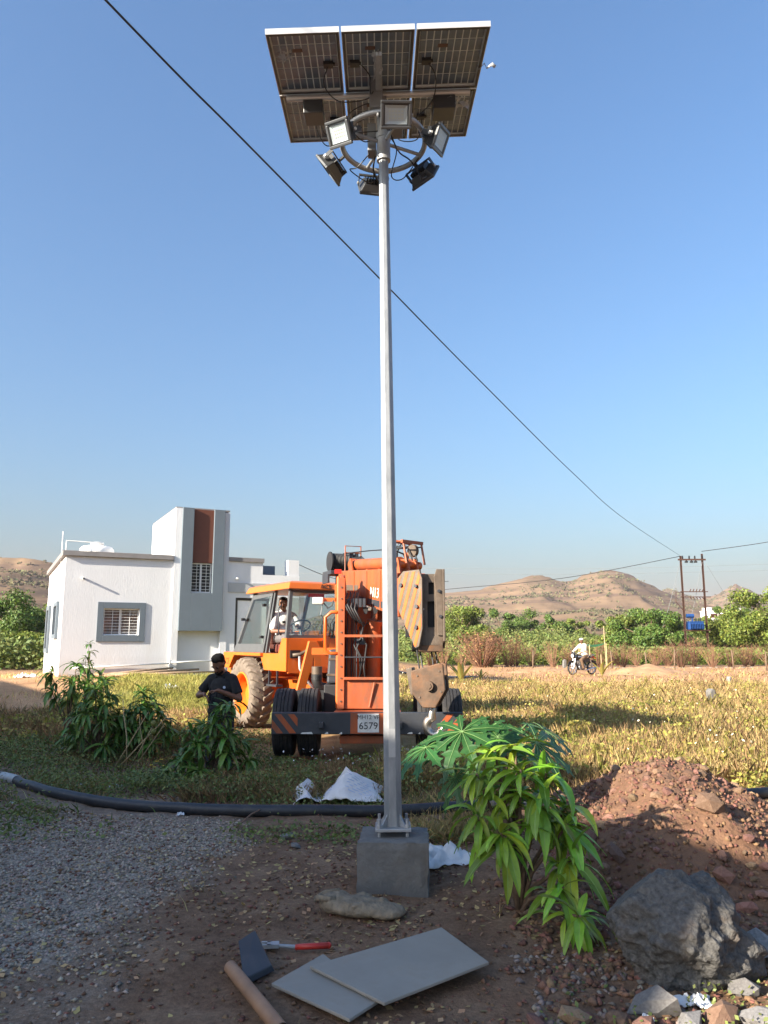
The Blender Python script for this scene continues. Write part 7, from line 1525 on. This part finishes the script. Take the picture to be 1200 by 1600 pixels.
# dark slab, steel pipe, tool
Q = [on(372, 1470, .12), on(398, 1453, .12), on(424, 1508, .05), (on(380, 1530, .05))]; c = sum(Q, V3()) / 4; mb = MB(); mb.prism([q - c for q in Q], (.015, .01, -.03)); o = mb.build('dark_slab', M['navy'], None, bevel=.004); o.location = c; tag(o, 'dark metal slab leaning left of the grey boards', 'slab')
a, b_ = on(360, 1512, .04), on(440, 1612, .05); mb = MB(); n = 16
mb.cyl((0, 0, 0), b_ - a, .030, n=16, cap=False); mb.cyl((0, 0, 0), b_ - a, .025, n=16, cap=False); o = mb.build('steel_pipe', M['rust_pipe'], None, smooth=True); o.location = (a.x, a.y, gzf(a.x, a.y) + .04); tag(o, 'brownish metal pipe at the lower left of the boards', 'pipe')
p = on(470, 1478, .03); t = thing('wrench', 'hand tool with red grip beside the grey boards', 'tool', (p.x, p.y, gzf(p.x, p.y) + .03), R(4))
mb = MB(); mb.limb((-.02, 0, 0), (.14, .01, .0), .014, .016); mb.build('grip', M['red_plastic'], t, smooth=True); mb = MB(); mb.limb((-.02, 0, 0), (-.12, 0, .01), .010, .008); mb.box((-.14, .01, .01), (.06, .05, .018)); mb.box((-.175, .03, .01), (.05, .016, .018)); mb.box((-.175, -.01, .01), (.05, .016, .018)); mb.build('jaw', M['galv_dull'], t)

# red earth mound with stones
MC = (2.2, 6.3)
mound = heap('earth_mound', 'mound of reddish excavated earth and stones on the right', MC, 1.15, 1.55, .64, mat('mound_soil', (.11, .055, .03), .95, c2=(.185, .10, .058), scale=7, bump=1.0, bscale=28), n=90, seed=2, cat='earth mound')
dg = bpy.context.evaluated_depsgraph_get()
mv = np.empty(len(mound.data.vertices) * 3, np.float32); mound.data.vertices.foreach_get('co', mv); mv = mv.reshape(-1, 3)
def mound_z(x, y):                                   # local
    k = np.argmin((mv[:, 0] - x) ** 2 + (mv[:, 1] - y) ** 2); return float(mv[k, 2])
rs = random.Random(12); cnt = 0
while cnt < 230:
    x, y = rs.uniform(-1.15, 1.15), rs.uniform(-1.55, 1.0)
    if x * x / 1.25 + y * y / 2.3 > 1: continue
    s_ = rs.choice((.022, .028, .035, .045, .06)) * rs.uniform(.8, 1.25); o = link_mesh('stone', ROCKR[cnt % 5], mound); o.location = (x, y, mound_z(x, y) + s_ * .25); o.scale = (s_ * rs.uniform(.8, 1.4), s_, s_); o.rotation_euler = (rs.uniform(-.6, .6), rs.uniform(-.6, .6), rs.uniform(0, 6)); cnt += 1
for x, y, s_ in ((.05, -.75, .13), (.75, -.85, .14), (.6, -1.2, .10), (-.1, -1.2, .08)):
    o = link_mesh('stone', ROCKR[cnt % 5], mound); o.location = (x, y, mound_z(x, y) + s_ * .3); o.scale = (s_, s_, s_ * 1.1); o.rotation_euler = (.3, .2, x * 7); cnt += 1
def clods(n, seed, s0, s1):
    r = np.random.default_rng(seed); k = r.integers(0, len(mv), n); C = mv[k].astype(float); ok = (C[:, 0] ** 2 / 1.4 + C[:, 1] ** 2 / 2.6 < 1); C = C[ok]; n = len(C); C[:, :2] += r.uniform(-.02, .02, (n, 2)); s = r.uniform(s0, s1, n); base = np.array([(1, 0, 0), (-1, 0, 0), (0, 1, 0), (0, -1, 0), (0, 0, 1), (0, 0, -1)], float); tri = np.array([(0, 2, 4), (2, 1, 4), (1, 3, 4), (3, 0, 4), (2, 0, 5), (1, 2, 5), (3, 1, 5), (0, 3, 5)])
    V = base[None] * r.uniform(.5, 1.3, (n, 6, 1)) * s[:, None, None] + r.normal(0, .15, (n, 6, 3)) * s[:, None, None] + C[:, None]; o = link_mesh('clods', np_mesh('clods', V.reshape(-1, 3), (tri[None] + (np.arange(n) * 6)[:, None, None]).reshape(-1, 3), M['soil_red']), mound); o['kind'] = 'stuff'
clods(9000, 5, .008, .024)
# big grey boulder
bc = on(1066, 1552, 0); bo = link_mesh('boulder', rock_mesh(3, 6, .15, (.31, .30, .26), M['boulder'], 'boulder', .93)); bo.location = (bc.x + .08, bc.y + .22, gzf(bc.x, bc.y) + .17); bo.rotation_euler = (.1, .15, .4); tag(bo, 'large rounded grey boulder at the lower right', 'boulder')
mb = MB()
# loose stones and rubble at the bottom edge and right
for i, (px, py, s_, g, lb) in enumerate(((1030, 1572, .12, 1, 'flat grey stone leaning at the foot of the boulder'), (1185, 1482, .13, 1, 'squarish grey stone right of the boulder'), (1165, 1545, .08, 1, 'pale stone by the right edge under the boulder'), (1130, 1590, .10, 0, 'brownish stone at the bottom right edge'), (965, 1590, .06, 0, 'small red stone at the bottom edge'), (900, 1588, .07, 0, 'reddish stone at the bottom edge left of the boulder'), (1075, 1600, .08, 1, 'grey stone at the bottom edge below the boulder'), (1190, 1590, .09, 1, 'grey stone in the bottom right corner'), (1005, 1602, .07, 0, 'brown stone at the bottom edge below the flat stone'), (840, 1596, .05, 0, 'small brown stone at the bottom edge near the sapling'), (446, 1300, .06, 1, 'grey stone left of the footing beside the hose'), (463, 1318, .05, 1, 'small grey stone left of the concrete footing'), (740, 1290, .09, 1, 'dark stone behind the bright sapling'), (455, 1298, .05, 1, 'flat stone near the hose left of the pole'), (1150, 1395, .10, 0, 'reddish stone at the right foot of the mound'))):
    p = on(px, py, .02); o = link_mesh('loose_stone', (ROCKG if g else ROCKR)[i % 4]); o.location = (p.x, p.y, gzf(p.x, p.y) + s_ * .3); o.scale = (s_ * 1.2, s_, s_); o.rotation_euler = (.2 * (i % 3 - 1), .3 * (i % 2), i * 1.3); tag(o, lb, 'stone')
for i, (px, py, s_, lb) in enumerate(((1085, 1562, .10, 'scrap of white paper under the boulder'), (1010, 1588, .05, 'small white scrap at the bottom edge'), (282, 1268, .06, 'white scrap beside the hose on the left'), (20, 1252, .04, 'tiny white scrap on the left verge'), (180, 1225, .10, 'pale litter at the foot of the dry stalks'), (122, 1222, .09, 'white litter among the left weeds'), (262, 1104, .30, 'white litter in the grass behind the saplings'), (36, 1088, .35, 'pale litter at the left edge behind the saplings'), (100, 1172, .12, 'white scrap left of the bent sapling'))):
    p = on(px, py, .02); rag('litter', lb, p, s_ * 1.5, s_, s_ * .5, M['trash_white'], 30 + i, 'litter', i * .9)
# bamboo and timber poles stacked at the foot of the house
rs = random.Random(9)
for i in range(7):
    x0 = lerp(.6, 1.7, i / 6) + rs.uniform(-.2, .2); a = tp @ V3((x0, -.55 - .09 * i, .56 + .03 * (i % 3))); b_ = tp @ V3((x0 + rs.uniform(1.8, 2.9), -.40 - .11 * i, .60 + .06 * (i % 3) + rs.uniform(0, .12)))
    a.z = max(a.z, gzf(a.x, a.y) + .06); b_.z = max(b_.z, gzf(b_.x, b_.y) + .08); mb = MB(); d = b_ - a; mb.tube([V3((0, 0, 0)), d * .5 + V3((0, 0, .02)), d], [.038, .034, .028], 8); o = mb.build('timber_pole', M['bamboo'], None, smooth=True); o.location = a; tag(o, 'brown timber pole in the pile at the foot of the house wall', 'timber pole', 'timber poles by the house')
# small lying branches near the hose
for i, (x0, y0, x1, y1, lb) in enumerate(((372, 1290, 412, 1262, 'thin dry stick lying left of the hose stone'), (760, 1300, 720, 1278, 'dry stick in the straw right of the pole'))):
    a, b_ = on(x0, y0, .03), on(x1, y1, .05); mb = MB(); mb.tube([V3((0, 0, 0)), (b_ - a) * .5 + V3((0, 0, .02)), b_ - a], [.008, .007, .004], 6); o = mb.build('stick', M['twig'], None); o.location = a; tag(o, lb, 'stick')
# air: thin haze over the far land
m = bpy.data.materials.new('haze'); m.use_nodes = True; n = m.node_tree.nodes; n.remove(n['Principled BSDF'])
pv = n.new('ShaderNodeVolumePrincipled'); pv.inputs['Color'].default_value = (1.0, .90, .99, 1); pv.inputs['Density'].default_value = .00011; pv.inputs['Anisotropy'].default_value = 0.0
m.node_tree.links.new(pv.outputs[0], n['Material Output'].inputs['Volume'])
mb = MB(); mb.bx(-3200, 3200, -2700, 4800, -8, 175); hz = mb.build('haze', m); tag(hz, 'thin dusty haze over the whole valley', 'haze', kind='stuff')
S.cycles.volume_bounces = 0
